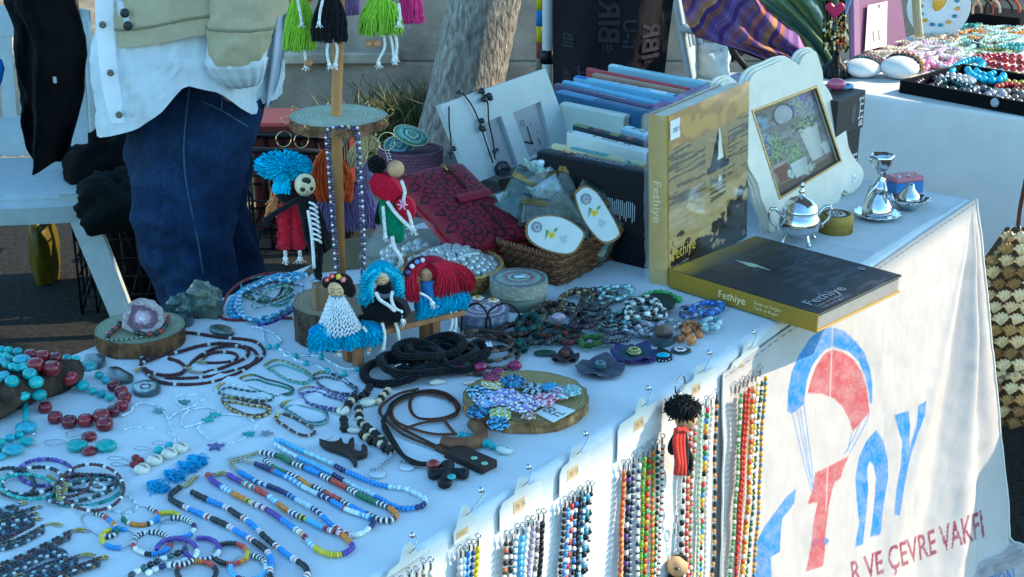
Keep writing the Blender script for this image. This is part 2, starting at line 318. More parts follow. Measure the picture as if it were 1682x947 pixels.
for c in(cs[0],cs[1]):
 g=MB();c=c*.98+.02*(sum(cs)/4);tube(g,[A3(c[0],c[1],0),A3(c[0],c[1],Ht-.03)],.021,'e4e6e6',10);part('pole',g,M['painted'],GZ)
G2=thing('gazebo','unseen second gazebo added beyond the right edge to shade the ground by the wall','gazebo',A3(5.8,8.3,0))  # canopy added out of view, only to shade the ground before the wall
g=MB();box(g,A3(5.8,8.3,3.3),(3.4,2.5,.05),'c4c8c8');part('canopy',g,M['cloth'],G2)
for x in(4.4,7.4):
 for y in(7.2,9.4):g=MB();tube(g,[A3(x,y,0),A3(x,y,3.28)],.02,'e4e6e6',8);part('pole',g,M['painted'],G2)
 # plastic garden chairs
def chair(label,loc,rot,arms=False,col='aab4b5',sc=1.):
 T=thing('plastic_chair',label,'chair',loc,'white plastic garden chairs');R=np.array(Matrix.Rotation(rot,3,'Z'));o=np.asarray(loc)
 def W(p):return np.asarray(p,float)*sc@R.T+o
 hw,zs=.225,.43
 a=np.linspace(-1,1,15);b=np.linspace(-1,1,15);A,B=np.meshgrid(a,b);wid=hw*(1-.06*(B>0)*B);ex=np.sign(A)*np.abs(A)**.85
 Zt=zs-.012*(1-A**2)*(1-B**4)-.035*np.clip((-B-.8)/.2,0,1)**2
 top=np.stack([ex*wid,B*.215-.01*(1-A**2)*(B<-.9),Zt],-1);bot=top-A3(0,0,.022)
 g=MB();grid(g,W(top.reshape(-1,3)).reshape(top.shape),col);grid(g,W(bot[:,::-1].reshape(-1,3)).reshape(bot.shape),col)
 rim=np.concatenate([top[0],top[1:,-1],top[-1,-2::-1],top[-2:0:-1,0]]);rb=rim-A3(0,0,.05)
 grid(g,np.stack([W(np.vstack([rim,rim[:1]])),W(np.vstack([rb,rb[:1]]))]),col);part('seat',g,M['plastic'],T)
 for sx in(-1,1):
  for sy in(-1,1):
   g=MB();t=A3(sx*(hw-.028),sy*.185,zs-.006);e=A3(sx*(hw+.10),sy*.245+(.02 if sy>0 else-.02),.0)
   for k,(w0,w1,dx,dy)in enumerate(((.082,.052,0,sy*.012),(.014,.012,sx*.034,0))):
    pr=[]
    for s in np.linspace(0,1,6):
     c=t+(e-t)*s+A3(dx,dy,0);w=w0+(w1-w0)*s;dth=.012 if k==0 else w0+.028-.01*s
     q=[(-w/2,-dth/2),(w/2,-dth/2),(w/2,dth/2),(-w/2,dth/2)];pr.append([c+A3(x,y,0)for x,y in q])
    pr=np.array(pr);grid(g,W(pr.reshape(-1,3)).reshape(pr.shape)[:,::-1],col,wrap=True,sm=False);g.raw(W(pr[-1]),[(0,1,2,3)],None,col,False)
   part('leg',g,M['plastic'],T)
 for sy in(-1,1):
  x=np.linspace(-hw+.03,hw-.03,13);dz=.035+.05*np.abs(x/hw)**3;f=np.stack([np.stack([x,0*x+sy*.2,0*x+zs-.015],1),np.stack([x,0*x+sy*.205,zs-.015-dz],1)])
  g=MB();grid(g,W(f.reshape(-1,3)).reshape(f.shape),col);f2=f-A3(0,sy*.012,0);grid(g,W(f2.reshape(-1,3)).reshape(f.shape)[::-1],col);grid(g,W(np.stack([f[1],f2[1]]).reshape(-1,3)).reshape(f.shape),col);part('apron',g,M['plastic'],T)
 def bk(x,z):return A3(x,.20+(z-zs)*.22+.03*(1-(x/hw)**2),z)
 for sx in(-1,1):
  g=MB();p=np.array([bk(sx*(hw-.02),z)for z in np.linspace(zs-.02,.84,8)]);tube(g,W(p),.024,col,8,flat=.6);part('back_post',g,M['plastic'],T)
 for x in np.linspace(-hw+.06,hw-.06,7):
  p=np.array([bk(x,z)for z in np.linspace(zs,.80,7)]);g=MB();fr=[np.stack([q+A3(-.0215,0,0),q+A3(.0215,0,0),q+A3(.0215,.01,0),q+A3(-.0215,.01,0)])for q in p];fr=np.array(fr)
  grid(g,W(fr.reshape(-1,3)).reshape(fr.shape),col,wrap=True,sm=False);part('slat',g,M['plastic'],T)
 for z,hh in((.835,.075),(.485,.10)):
  x=np.linspace(-hw+.01,hw-.01,15);f=[np.array([bk(v,z+s*hh/2+(.018*(1-(v/hw)**2)if s>0 else 0))+A3(0,dy,0)for v in x])for s,dy in((-1,-.003),(1,-.003),(1,.013),(-1,.013),(-1,-.003))]
  g=MB();grid(g,W(np.array(f).reshape(-1,3)).reshape(5,15,3)[:,::-1],col);part('back_rail',g,M['plastic'],T)
 if arms:
  for sx in(-1,1):
   p=cat_([bk(sx*(hw+.0),.68),A3(sx*(hw+.03),.1,.665),A3(sx*(hw+.035),-.14,.655),A3(sx*(hw+.03),-.215,.61),A3(sx*(hw+.01),-.215,.45)],22)
   g=MB();tube(g,W(p),.032,col,8,flat=.5);part('armrest',g,M['plastic'],T)
 return T
chair('white plastic chair with a slatted back and a dark jacket over it',A3(-1.50,4.28,0),.12)
chair('white plastic armchair under the striped shawl behind the books',A3(.92,5.52,0),1.35,True,'a4aeb4')
# dark jacket draped over the near chair's back
def drape(name,label,cat,poly,Y,col,mt,depth=.10,fold=9,seed=1,n=70,thick=.012,m=46,extra=None,**kw):
 """cloth hanging around a support: an outline's left and right edges, row by row, given real depth and folds"""
 ys=np.linspace(poly[0][0],poly[-1][0],n);L=np.interp(ys,[p[0]for p in poly],[p[1]for p in poly]);Rr=np.interp(ys,[p[0]for p in poly],[p[2]for p in poly])
 G=[];t=np.linspace(0,1,m)
 for k,y in enumerate(ys):
  row=np.array([at(L[k]+(Rr[k]-L[k])*a,y,Y)for a in(0,1)]);c=row[0]+(row[1]-row[0])*t[:,None]
  c[:,1]+=-depth*np.sin(np.pi*t)+.03*np.sin(t*fold+seed+y*.006)*np.minimum(1,k/n*2)+.03*fbm(t*5,0*t+y*.02,seed,4);G.append(c)
 G=np.array(G);g=MB();grid(g,G,col);B=G.copy();B[...,1]+=thick+.06*np.sin(np.pi*t)[None];grid(g,B[:,::-1],col)
 for e in(0,-1):grid(g,np.stack([G[:,e],B[:,e]],1)[:,::(1 if e else-1)],col)
 for e in(0,-1):grid(g,np.stack([G[e],B[e]])[::(-1 if e else 1)],col)
 if extra:extra(g)
 return single(name,g,M[mt],label,cat,**kw)
def tag_extra(g):
 o=at(90,131,3.86);box(g,o,(.009,.004,.017),'b9bcbc',bev=.001)
drape('jacket','black jacket draped over the back of the slatted plastic chair','jacket',[(-60,12,110),(0,10,120),(40,24,132),(90,30,142),(150,36,137),(190,40,131),(240,48,118),(262,60,103)],4.02,'07080d','fabric',.12,11,4,extra=tag_extra)
g=MB();q=at(-24,115,3.9);ball(g,q,(.05,.04,.06),'1f6fc0',12,9);g.V[0]+=(.012*fbm(g.V[0][:,0]*40,g.V[0][:,2]*40,2))[:,None]
single('blue_bag',g,M['fabric'],'bright blue bag hanging at the left of the slatted chair','bag')
g=MB();a_,b_=at(110,-40,4.6),at(131,92,4.6);R=axes(None,A3(0,1,0),nrm(a_-b_));box(g,(a_+b_)/2,(.042,.025,np.linalg.norm(a_-b_)),'8a6442',R,.006);single('wooden_board',g,M['wood'],'brown wooden board leaning behind the black jacket','board')
# things on the ground behind the stall
def lumpy(name,label,cat,c,r,col,mt='fabric',seed=0,amp=.35,fr=5,extra=None):
 g=MB();ball(g,(0,0,0),1,col,40,26);V=g.V[0];d=1+amp*fbm(V[:,0]*fr/3+7,V[:,2]*fr/3+V[:,1]*2+5,seed,5)+.10*fbm(V[:,0]*fr*2+V[:,1]*5,V[:,2]*fr,seed+3,4)
 V=V*d[:,None]*np.asarray(r)+np.asarray(c);V[:,2]=np.maximum(V[:,2],c[2]-r[2]*.8);g.V[0]=V
 if extra:extra(g)
 return single(name,g,M[mt],label,cat)
lumpy('yellow_bag','yellow plastic bag lying behind the black crate and the jacket','bag',at(160,214,5.3),(.20,.1,.075),'b8ae1f','plastic',3,.5)
lumpy('yellow_sack','yellow sack standing behind the leg of the plastic chair','bag',at(72,405,4.55),(.045,.08,.16),'5a4e10','plastic',5,.3)
lumpy('yellow_bag','small yellow bag squeezed between jacket and dark bin bag','bag',at(128,246,4.6),(.035,.06,.06),'c2b526','plastic',8,.4)
g=MB();c=at(165,240,4.9);box(g,c,(.20,.15,.10),'7c5f45',bev=.004);single('cardboard_box',g,M['card'],'brown cardboard box behind the black bin bag','box')
lumpy('bin_bag','black bin bag heaped in the crate behind the jeans','bag',at(184,285,4.35),(.15,.14,.13),'08090b','twill',6,.45,6)
lumpy('bin_bag','full black bag filling the lattice crate','bag',A3(-1.14,4.42,.18),(.18,.14,.20),'08090b','twill',16,.3,6)
lumpy('bin_bag','dark green bag sagging over the rim of the black crate','bag',at(200,335,4.1),(.13,.12,.09),'0c1214','twill',9,.5,6)
lumpy('pink_bag','crumpled pale pink bag beside the brown cardboard box','bag',at(197,222,4.95),(.04,.04,.04),'c39a9a','plastic',2,.5)
def crate(label,c,s,col,nx=9,nz=5,rot=0.1,name='plastic_crate'):
 T=thing(name,label,'crate',c);R=np.array(Matrix.Rotation(rot,3,'Z'));W=lambda p:np.asarray(p,float)@R.T+c
 def bar(p,q,r,nm,acc):tube(acc,W([p,q]),r,col,4)
 g=MB();hx,hy,H=s[0]/2,s[1]/2,s[2]
 for y in(-hy,hy):
  for k in range(nx+1):x=-hx+s[0]*k/nx;tube(g,W([(x,y,0),(x,y,H)]),.004,col,4)
  for k in range(nx):x=-hx+s[0]*k/nx;tube(g,W([(x,y,0),(x+s[0]/nx,y,H*.5)]),.003,col,4);tube(g,W([(x+s[0]/nx,y,H*.5),(x,y,H)]),.003,col,4)
 for x in(-hx,hx):
  for k in range(6):y=-hy+s[1]*k/5;tube(g,W([(x,y,0),(x,y,H)]),.004,col,4)
 for k in range(nz):z=H*k/nz;tube(g,W([(-hx,-hy,z),(hx,-hy,z),(hx,hy,z),(-hx,hy,z),(-hx,-hy,z)]),.004,col,4)
 part('lattice',g,M['rubber'],T,kind='stuff');g=MB()
 for a,b in(((-hx,-hy),(hx,-hy)),((hx,-hy),(hx,hy)),((hx,hy),(-hx,hy)),((-hx,hy),(-hx,-hy))):tube(g,W([(*a,H),(*b,H)]),.011,col,6)
 part('rim',g,M['rubber'],T);g=MB();box(g,c+A3(0,0,.006),(s[0],s[1],.008),col,R);part('base',g,M['rubber'],T);return T
crate('black plastic lattice crate with a bin bag behind the jeans',A3(-1.14,4.42,0),(.42,.34,.30),'101216')
cb=P(432,425,0);g=MB();box(g,A3(cb[0]+.1,cb[1]+.42,.2),(.34,.24,.40),'6e2c26',bev=.01);single('red_crate',g,M['plastic'],'red plastic box behind the black lattice crate beside the jeans','crate')
crate('black lattice crate in front of the red box beside the jeans',A3(cb[0]+.09,cb[1]+.18,0),(.36,.2,.36),'14161a',6,4,-.1)
g=MB();p=cat_([at(396,250,3.75),at(412,262,3.7),at(440,258,3.75),at(452,275,3.8)],20);tube(g,p,.014,'111318',6,flat=.4);single('black_strap',g,M['fabric'],'black webbing strap showing beside the jeans','strap')
# black cover with raised letters over something behind the books
def lettercover():
 T=thing('patterned_cover','charcoal fabric cover with grey letter pattern hanging behind the books','cover',at(1010,150,4.62)*A3(1,1,0))
 t=np.linspace(0,1,60);z=np.linspace(0,1,60);A,B=np.meshgrid(t,z);G=np.zeros((60,60,3))
 for k in range(60):
  y=-70+260*z[k];a,b=at(908+2*z[k],y,4.62),at(1116-34*z[k],y,4.62);G[k]=a+(b-a)*t[:,None]
 dy=lambda A,B:-.10*np.sin(np.pi*A)+.018*np.sin(A*15+B*2)+.02*fbm(A*5,B*4,5);G[...,1]+=dy(A,B)
 g=MB();grid(g,G[::-1],'201e23');H=G+A3(0,.10,0);grid(g,H,'201e23');grid(g,np.stack([G[0],H[0]]),'201e23');grid(g,np.stack([G[:,0],H[:,0]],1),'201e23');grid(g,np.stack([G[:,-1],H[:,-1]],1)[:,::-1],'201e23');part('cloth',g,M['fabric'],T)
 g=MB()
 for x,y,s,hgt in((921,-20,'BIIIH',.05),(942,-25,'RIIH',.05),(980,52,'BIR',.085),(985,64,'IB',.04),(1052,82,'IBR',.075),(1056,88,'IB',.03),(1020,60,'II-U',.055),(1086,25,'IE',.04),(945,108,'HB',.05),(1090,110,'HH',.04),(925,124,'HIB',.03),(925,64,'IIB',.04),(1020,110,'B',.035)):
  V,Tt=txt(s,.02);hgt=hgt*.8;k=hgt/.72;n0=len(V)
  o=at(x,y,4.62);W=np.zeros((n0,3));vertical=len(s)>2
  lx,ly=V[:,0]*k,V[:,1]*k
  if vertical:px,pz=o[0]+ly,o[2]+lx-.02
  else:px,pz=o[0]+lx,o[2]-.02+ly
  aa=(px-G[30,0,0])/(G[30,-1,0]-G[30,0,0]);bb=(G[0,0,2]-pz)/(G[0,0,2]-G[-1,0,2])
  W=np.stack([px,4.62+dy(aa,bb)-.006,pz],1);keep=np.all((aa[Tt]>.02)&(aa[Tt]<.98)&(bb[Tt]>.0)&(bb[Tt]<1),1)
  g.raw(W,None,Tt[keep],'36333a',False)
 part('letter_pattern',g,M['fabric'],T,kind='stuff')
lettercover()
g=MB()
for k,c in enumerate(['b9ab25','2f6fae','b9ab25','7c3e3a','6a6a58']):
 a,b=at(889,-10+k*26,5.0),at(889,16+k*26,5.0);tube(g,[a,b],.017,c,12)
q=at(889,120,5.0);tube(g,[A3(q[0],q[1],0),q],.016,'55574c',10);single('banded_roll',g,M['fabric'],'rolled mat with yellow and blue bands left of the white pole','mat')
# striped shawl over the armchair, green scarf
def stripes(cols,dirx,diry,freq,seed):
 C=np.array([lin(c)for c in cols])
 def f(A,B):
  v=(A*dirx+B*diry)*freq+.10*fbm(A*4,B*4,seed);i=np.floor(v*3).astype(int)%len(C);w=(_h(i,np.floor(v*9).astype(int),seed)-.5)*.35
  return C[i]*(1+w[...,None])
 return f
def shawl(name,label,rows,Y,cf,seed,depth=.2,n=90,m=90,lean=0.):
 ys=np.linspace(rows[0][0],rows[-1][0],n);L=np.interp(ys,[r[0]for r in rows],[r[1]for r in rows]);R_=np.interp(ys,[r[0]for r in rows],[r[2]for r in rows]);t=np.linspace(0,1,m);A,B=np.meshgrid(t,np.linspace(0,1,n))
 G=np.array([[0,0,0]])*np.ones((n,m,1))
 for k,y in enumerate(ys):a,b=at(L[k],y,Y),at(R_[k],y,Y);G[k]=a+(b-a)*t[:,None]
 G[...,1]+=-depth*np.sin(np.pi*A*.9)*(.4+.6*B)-lean*B+.03*np.sin((A*1.2-B*.8)*16+seed)+.03*fbm(A*4,B*4,seed)
 g=MB();grid(g,G[::-1],cf(A,B)[::-1]);H=G+A3(0,.05,0);grid(g,H,cf(A,B));grid(g,np.stack([G[-1],H[-1]])[::-1],cf(A,B)[-1].repeat(2,0).reshape(m,2,3).transpose(1,0,2));return single(name,g,M['fabric'],label,'shawl')
shawl('striped_shawl','purple, pink and orange striped shawl spread over the armchair',[(-60,1108,1290),(0,1120,1300),(40,1130,1312),(60,1142,1320),(72,1190,1326),(95,1255,1330),(130,1270,1345)],4.95,stripes(['7a5e9e','8f70ac','6c5090','a47eb0','b87a8a','8a6ca8','c87a70','7a5a98','b0809c','d09a70','5c4484','a8706c'],.70,.70,8.5,4),3,.16,lean=.05)
shawl('green_shawl','green shawl with yellow and blue stripes beside the striped one',[(-60,1240,1400),(0,1248,1392),(30,1280,1380),(60,1315,1372),(90,1330,1378),(120,1345,1380)],4.75,stripes(['6d8262','7f9470','5f7a66','a39a58','758a6c','8aa07c','6a8a90','71876a'],.9,-.45,6.0,6),5,.08,lean=.02)
T=thing('folding_stool','dark folding stool legs crossing under the armchair','stool',P(1205,150,0))
for(x0,y0),(x1,y1),Yd in(((1150,128),(1240,72),5.9),((1195,74),(1240,128),5.85)):
 g=MB();tube(g,[at(x0,y0,Yd),at(x1,y1,Yd)],.013,'15151a',8);part('leg',g,M['rubber'],T)
lumpy('white_bag','white plastic bag under the armchair behind the books','bag',at(1165,112,5.75),(.09,.08,.10),'b4c0c2','plastic',12,.3)
# the seller standing behind the stall
PY=2.95
SELL=thing('person','person standing in khaki jacket, white shirt and blue jeans, one hand in pocket','person',A3(at(320,300,PY)[0],PY,0))
def loft(rows,Y,n=40,dr=.85,amp=.0,seed=0,dy=0.,fz=18.,fa=3.):
 """rings from rows (y, left x, right x[, depth offset]) seen at distance Y"""
 G=[];ga=np.linspace(0,2*np.pi,n,endpoint=False)
 for r in rows:
  y,l,rr=r[:3];o=r[3]if len(r)>3 else 0.;a,b=at(l,y,Y+dy),at(rr,y,Y+dy);c=(a+b)/2;h=(b[0]-a[0])/2
  G.append(np.stack([c[0]+h*np.cos(ga),c[1]+o+h*dr*np.sin(ga),np.full(n,c[2])],1))
 G=np.array(G);k=len(G)
 if amp:zz=G[...,2];d=amp*fbm(ga[None]*fa/2+0*zz,zz*fz+np.sin(ga)[None]*1.5,seed,4);G[...,0]+=d*np.cos(ga);G[...,1]+=d*np.sin(ga)
 return G
def dense(rows,n=60):
 r=np.array([list(x)+[0.]*(4-len(x))for x in rows],float);ys=np.linspace(r[0,0],r[-1,0],n);return[[y]+[float(np.interp(y,r[:,0],r[:,i]))for i in(1,2,3)]for y in ys]
bm=bmesh.new();sk=bm.verts.layers.skin.verify();xc=at(330,100,PY)[0]
def bv(p,r):v=bm.verts.new(p+(A3(0,0,.06)if isinstance(p,np.ndarray)and False else A3(0,0,0))if not isinstance(p,tuple)else(p[0],p[1],p[2]+(.06 if p[2]>.3 else 0)));v[sk].radius=(r,r);return v
pel=bv((xc+.02,PY+.03,.92),.07);chs=bv((xc,PY+.03,1.2),.10);shd=bv((xc,PY+.03,1.37),.10);nk=bv((xc-.02,PY+.03,1.47),.055);hd=bv((xc-.04,PY+.03,1.56),.075);ht=bv((xc-.035,PY+.03,1.66),.07);nose=bv((xc-.125,PY+.0,1.57),.016)
E_=[(pel,chs),(chs,shd),(shd,nk),(nk,hd),(hd,ht),(hd,nose)]
for s,px_ in((-1,(318,308,335)),(1,(360,366,396))):
 yl=PY if s<0 else PY+.16;hp=bv((at(px_[0],240,yl)[0],yl,.84),.05);kn=bv((at(px_[1],350,yl)[0],yl,.5),.035);an=bv((at(px_[2],480,yl)[0],yl,.08),.028);to=bv((at(px_[2],480,yl)[0]-.16,yl-.01,.03),.03);dx=0;E_+=[(pel,hp),(hp,kn),(kn,an),(an,to)]
 sh=bv((xc+.01,PY+.03+s*.17,1.33),.06);elb=at(425,-70,PY-.19)if s<0 else A3(xc-.05,PY+.24,1.08);wr=at(388,95,PY-.17)if s<0 else A3(xc-.16,PY+.2,.92);ha=at(375,170,PY-.02)if s<0 else A3(xc-.19,PY+.17,.85)
 e_=bv(elb,.045);w_=bv(wr,.03);h_=bv(ha,.024);E_+=[(shd,sh),(sh,e_),(e_,w_),(w_,h_)]
for a,b in E_:bm.edges.new((a,b))
pel[sk].use_root=True
me=bpy.data.meshes.new('body');org=ORG[SELL.name]
for v in bm.verts:v.co=v.co-Vector(org)
bm.to_mesh(me);bm.free();ob=bpy.data.objects.new('body',me);COL.objects.link(ob);ob.parent=SELL;ORG[ob.name]=org
ob.modifiers.new('s','SKIN');sb=ob.modifiers.new('d','SUBSURF');sb.levels=sb.render_levels=2
ms=mat('body_skin',.5,.06,60);ms.node_tree.nodes['Principled BSDF'].inputs['Base Color'].default_value=(.45,.26,.18,1);ms.node_tree.links.remove(ms.node_tree.nodes['Principled BSDF'].inputs['Base Color'].links[0]);me.materials.append(ms)
g=MB();ball(g,(xc-.0,PY+.03,1.69),(.105,.1,.10),'2a1c14',20,12);part('hair',g,M['yarn'],SELL)
near=dense([(40,250,445,.02),(110,242,442,.02),(160,222,436,0),(200,214,424,-.02),(250,216,412,-.03),(300,221,400,-.04),(340,229,392,-.05),(370,236,388,-.05),(410,246,388,-.05),(450,262,394,-.05),(500,280,398,-.05),(560,290,402,-.05),(900,300,395,-.03)],110)
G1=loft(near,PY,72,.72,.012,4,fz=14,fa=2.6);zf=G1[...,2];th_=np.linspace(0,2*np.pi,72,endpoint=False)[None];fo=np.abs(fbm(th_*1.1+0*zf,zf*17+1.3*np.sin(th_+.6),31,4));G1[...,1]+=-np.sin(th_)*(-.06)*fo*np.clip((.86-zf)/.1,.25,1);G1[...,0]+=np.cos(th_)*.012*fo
far=dense([(150,300,436),(250,312,414),(300,322,404),(340,328,407),(380,332,418),(420,338,428),(450,345,438),(500,350,440),(560,352,440),(900,350,430)],80)
G2=loft(far,PY,44,.8,.018,9,dy=.16,fz=26,fa=2.2)
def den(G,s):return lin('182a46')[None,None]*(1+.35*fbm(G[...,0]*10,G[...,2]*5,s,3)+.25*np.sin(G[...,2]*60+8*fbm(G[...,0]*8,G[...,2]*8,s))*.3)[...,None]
wear_foldlight=1+1.3*np.clip(fo-.10,0,.3)+.5*np.exp(-((th_-4.4)/.5)**2)*np.exp(-((zf-.68)/.16)**2)+.5*(fbm(th_*14,zf*60,8,3));g=MB();grid(g,G1[::-1],(den(G1,3)*wear_foldlight[...,None])[::-1],wrap=True);grid(g,G2[::-1],den(G2,5)[::-1],wrap=True);JN=part('jeans',g,M['denim'],SELL)  # thigh wear and denim grain, plus fold light painted on the crests
def seam(pp,off=-.0075):
 out=[]
 pp=cat_(np.array([list(q)+[0]for q in pp]),36)[:,:2]
 for x,y in pp:
  r=min(near,key=lambda q:abs(q[0]-y));i=near.index(r);row=G1[i];p=at(x,y,PY);f=row[row[:,1]<PY+r[3]];j=np.argmin(np.abs(f[:,0]-p[0]));q=f[j]
  out.append(onp(x,y,A3(0,q[1]+off,0),A3(0,1,0)))
 return cat_(out,40)
for pp in([(316,112),(309,160),(304,210),(302,250),(306,300),(316,350),(326,400),(334,450)],[(366,145),(365,163),(364,180)],[(330,165),(364,181),(390,197),(408,208)]):
 g=MB();tube(g,seam(pp),.0018,'405678',5);part('seam',g,M['denim'],JN)
hem=lambda x:np.interp(x,[150,186,212,260,300,335,380,420,440,452,475],[198,203,194,176,148,104,120,160,176,150,120])
n=90;k=60;ga=np.linspace(0,2*np.pi,n,endpoint=False);G=np.zeros((k,n,3))
for i in range(k):
 s=i/(k-1)
 for j,a in enumerate(ga):
  fx=np.cos(a);front=np.sin(a)<0;xl,xr=160+8*s,470-24*s;px=(xl+xr)/2+fx*(xr-xl)/2
  yb=hem(px)if front else hem(px)*.6+60;y=-130+(yb+130)*s;q=at(px,y,PY);G[i,j]=(q[0],PY-.02+.15*np.sin(a)*(1+.12*s),q[2])
f=fbm(ga[None]*2.4+G[...,2]*9,G[...,2]*6+0*ga[None],4,5);pl=np.sin(ga[None]*30+G[...,2]*45+6*f)
dd=.034*f+.0035*pl;G[...,0]+=dd*np.cos(ga);G[...,1]+=dd*np.sin(ga)
g=MB();grid(g,G[::-1],'cad2d8',wrap=True);SH=part('shirt',g,M['knit'],SELL)
g=MB();p=np.array([at(x,y,PY-.17)for x,y in((170,-40),(172,40),(178,110),(188,170),(198,201))]);c=cat_(p,30);d=A3(.016,.004,0)
grid(g,np.stack([c-d,c-A3(0,.006,0),c+d]),'e9edf2');part('placket',g,M['cloth'],SH)
for x,y in((169,40),(182,119),(196,188)):
 g=MB();lathe(g,[(0,0),(.006,0),(.007,.002),(.006,.004),(.003,.003),(0,.003)],at(x,y,PY-.182),'5c5a52',14,axes(A3(1,0,0),None,A3(0,-1,0)));part('button',g,M['pearl'],SH)
k=40;n=70;ga=np.linspace(math.radians(200),math.radians(395),n);G=np.zeros((k,n,3));hj=lambda x:np.interp(x,[188,200,230,300,345,480],[50,57,52,38,28,14])
for i in range(k):
 s=i/(k-1)
 for j,a in enumerate(ga):
  xl,xr=178+8*s,478;px=(xl+xr)/2+np.cos(a)*(xr-xl)/2;y=-420+(hj(px)+420)*s;q=at(px,y,PY);G[i,j]=(q[0],PY-.02+.195*np.sin(a),q[2])
dd=.012*fbm(ga[None]*2.5,G[...,2]*12,14,4);G[...,1]-=dd
g=MB();ck='b4a88c';grid(g,G[::-1],ck);H=G*1.0;ctr=A3(at(330,0,PY)[0],PY,0);H[...,:2]=ctr[:2]+(G[...,:2]-ctr[:2])*.94;grid(g,H,ck);grid(g,np.stack([G[-1],H[-1]])[::-1],ck);grid(g,np.stack([G[:,0],H[:,0]],1),ck);JK=part('jacket',g,M['twill'],SELL)
hem_c=G[-1]+A3(0,-.004,.0);g=MB();tube(g,np.array([p+A3(0,-.001,.035)for p in hem_c]),.0022,'8d876e',4);part('hem_seam',g,M['fabric'],JK)
for x,y in((205,21),(210,42)):
 g=MB();j=np.argmin(np.abs(G[-2,:,0]-at(x,y,PY-.2)[0]));lathe(g,[(0,.004),(.004,.005),(.0085,.003),(.009,0)],at(x,y,G[-2,j,1]-.008),'23282c',16,axes(A3(1,0,0),None,A3(0,-1,0)));part('snap_button',g,M['satin'],JK)
slv=dense([(-420,400,500,.12),(-200,375,480,.04),(-60,352,466,0),(0,344,459,0),(40,341,450,0),(70,341,443,0),(92,344,432,0),(104,352,422,0)],70)
G=loft(slv,PY-.20,40,.7,.009,21,fz=40,fa=3.);g=MB();grid(g,G[::-1],ck,wrap=True);grid(g,np.stack([G[-1],G[-1]*.3+G[-1].mean(0)*.7])[::-1],ck,wrap=True);SL=part('sleeve',g,M['twill'],SELL)
g=MB();tube(g,np.vstack([G[-9]*1.0,G[-9][:1]]),.003,'908a70',5);part('sleeve_seam',g,M['fabric'],SL)
cf=dense([(60,338,447,0),(85,335,443,.0),(105,337,438,.0),(125,345,432,.01),(140,358,424,.02),(147,372,412,.03)],40)
G=loft(cf,PY-.18,60,.75,.0,0);gg=np.linspace(0,2*np.pi,60,endpoint=False);G[...,1]+=.005*np.sin(gg*14+G[...,2]*60)*np.linspace(0,1,40)[:,None];G[:16]=G[:16].mean(1,keepdims=True)+(G[:16]-G[:16].mean(1,keepdims=True))*.93;g=MB();grid(g,G[::-1],'ccd3da',wrap=True);part('cuff',g,M['cloth'],SELL)
g=MB();G=np.array([[at(x,y,PY-.03)for x in np.linspace(l,r,14)]for y,l,r in((-60,430,482),(0,436,476),(40,440,470),(90,436,465),(130,432,458),(165,434,446),(176,437,441))]);G=np.array([cat_(G[:,j],40)for j in range(14)]).transpose(1,0,2);G[...,1]+=.02*np.sin(np.linspace(0,9,14))[None]+.012*fbm(G[...,0]*30,G[...,2]*14,4);grid(g,G[::-1],'b0b8c6');H=G+A3(0,.012,0);grid(g,H,'b0b8c6');part('shirt_tail',g,M['cloth'],SELL)
for s,dx in((-1,0.),(1,.06)):
 g=MB();c=A3(xc-.07+dx,PY+.03+s*.095,.045);ball(g,c,(.13,.045,.045),'2a2a2c',20,10);g.V[0][:,2]=np.maximum(g.V[0][:,2],.004);part('shoe',g,M['leather'],SELL)
 # TABLE, CLOTH, BANNER
def TP(a,b,z=0.):p=E1+U*a-N*b;p[2]=TZ+z;return p
NEAR=-LEN-.52
TB=thing('folding_table','long folding table under the white tablecloth','table',TP(NEAR/2,WID/2,-TZ))
Rt=axes(U,-N,ZZ);g=MB();box(g,TP(NEAR/2,WID/2,-.03),(-NEAR-.03,WID-.03,.035),'d9d9d4',Rt,.006);part('tabletop',g,M['plastic'],TB)
for a in(NEAR+.12,-.14):
 for b in(.08,WID-.08):
  g=MB();tube(g,[TP(a,b,-.05),TP(a,b,-TZ)],.014,'8c9094',10);part('leg',g,M['metal'],TB)
def drop(o,r=.011,fl=.035):
 ang=np.minimum(o/r,np.pi/2-fl);rest=np.maximum(0,o-r*(np.pi/2-fl));return r*np.sin(ang)+rest*math.sin(fl),r*(1-np.cos(ang))+rest*math.cos(fl)
def disp(a,d):
 k=np.clip(d/.30,0,1)**1.3
 return k*(.003*np.sin(a*15+.6+.8*d)+.012*np.sin(a*6.3+2.2)+.009*fbm(a*7,d*3,2,3))+np.clip(d/.05,0,1)*.0025*fbm(a*22,d*20,5,3)
av=np.concatenate([np.linspace(NEAR,-.03,330),np.linspace(-.025,.03,22),np.linspace(.04,.80,60)])
bv_=np.concatenate([np.linspace(-.82,-.04,90),np.linspace(-.035,.02,22),np.linspace(.03,WID-.03,90),np.linspace(WID-.02,WID+.035,20),np.linspace(WID+.045,WID+.7,40)])
Aa,Bb=np.meshgrid(av,bv_);oa=np.maximum(Aa,0);ob=np.maximum(-Bb,0);oc=np.maximum(Bb-WID,0);on=np.hypot(oa,np.maximum(ob,oc));dl=np.arctan2(oa,np.maximum(ob,oc)+1e-9)
out,dn=drop(on);a0=float(np.dot(F(1192,600,.02)-E1,U));kb_=1-np.clip((Aa-a0+.06)/.05,0,1);sgn=np.where(ob>0,1.,np.where(oc>0,-1.,0.))
out=out+disp(Aa,dn)*kb_*(on>0)*(oa<=0)+(oa>0)*(np.clip(dn/.3,0,1)*(.02*np.sin(Bb*17)+.02*(dl>.1)*np.sin(2*dl)))
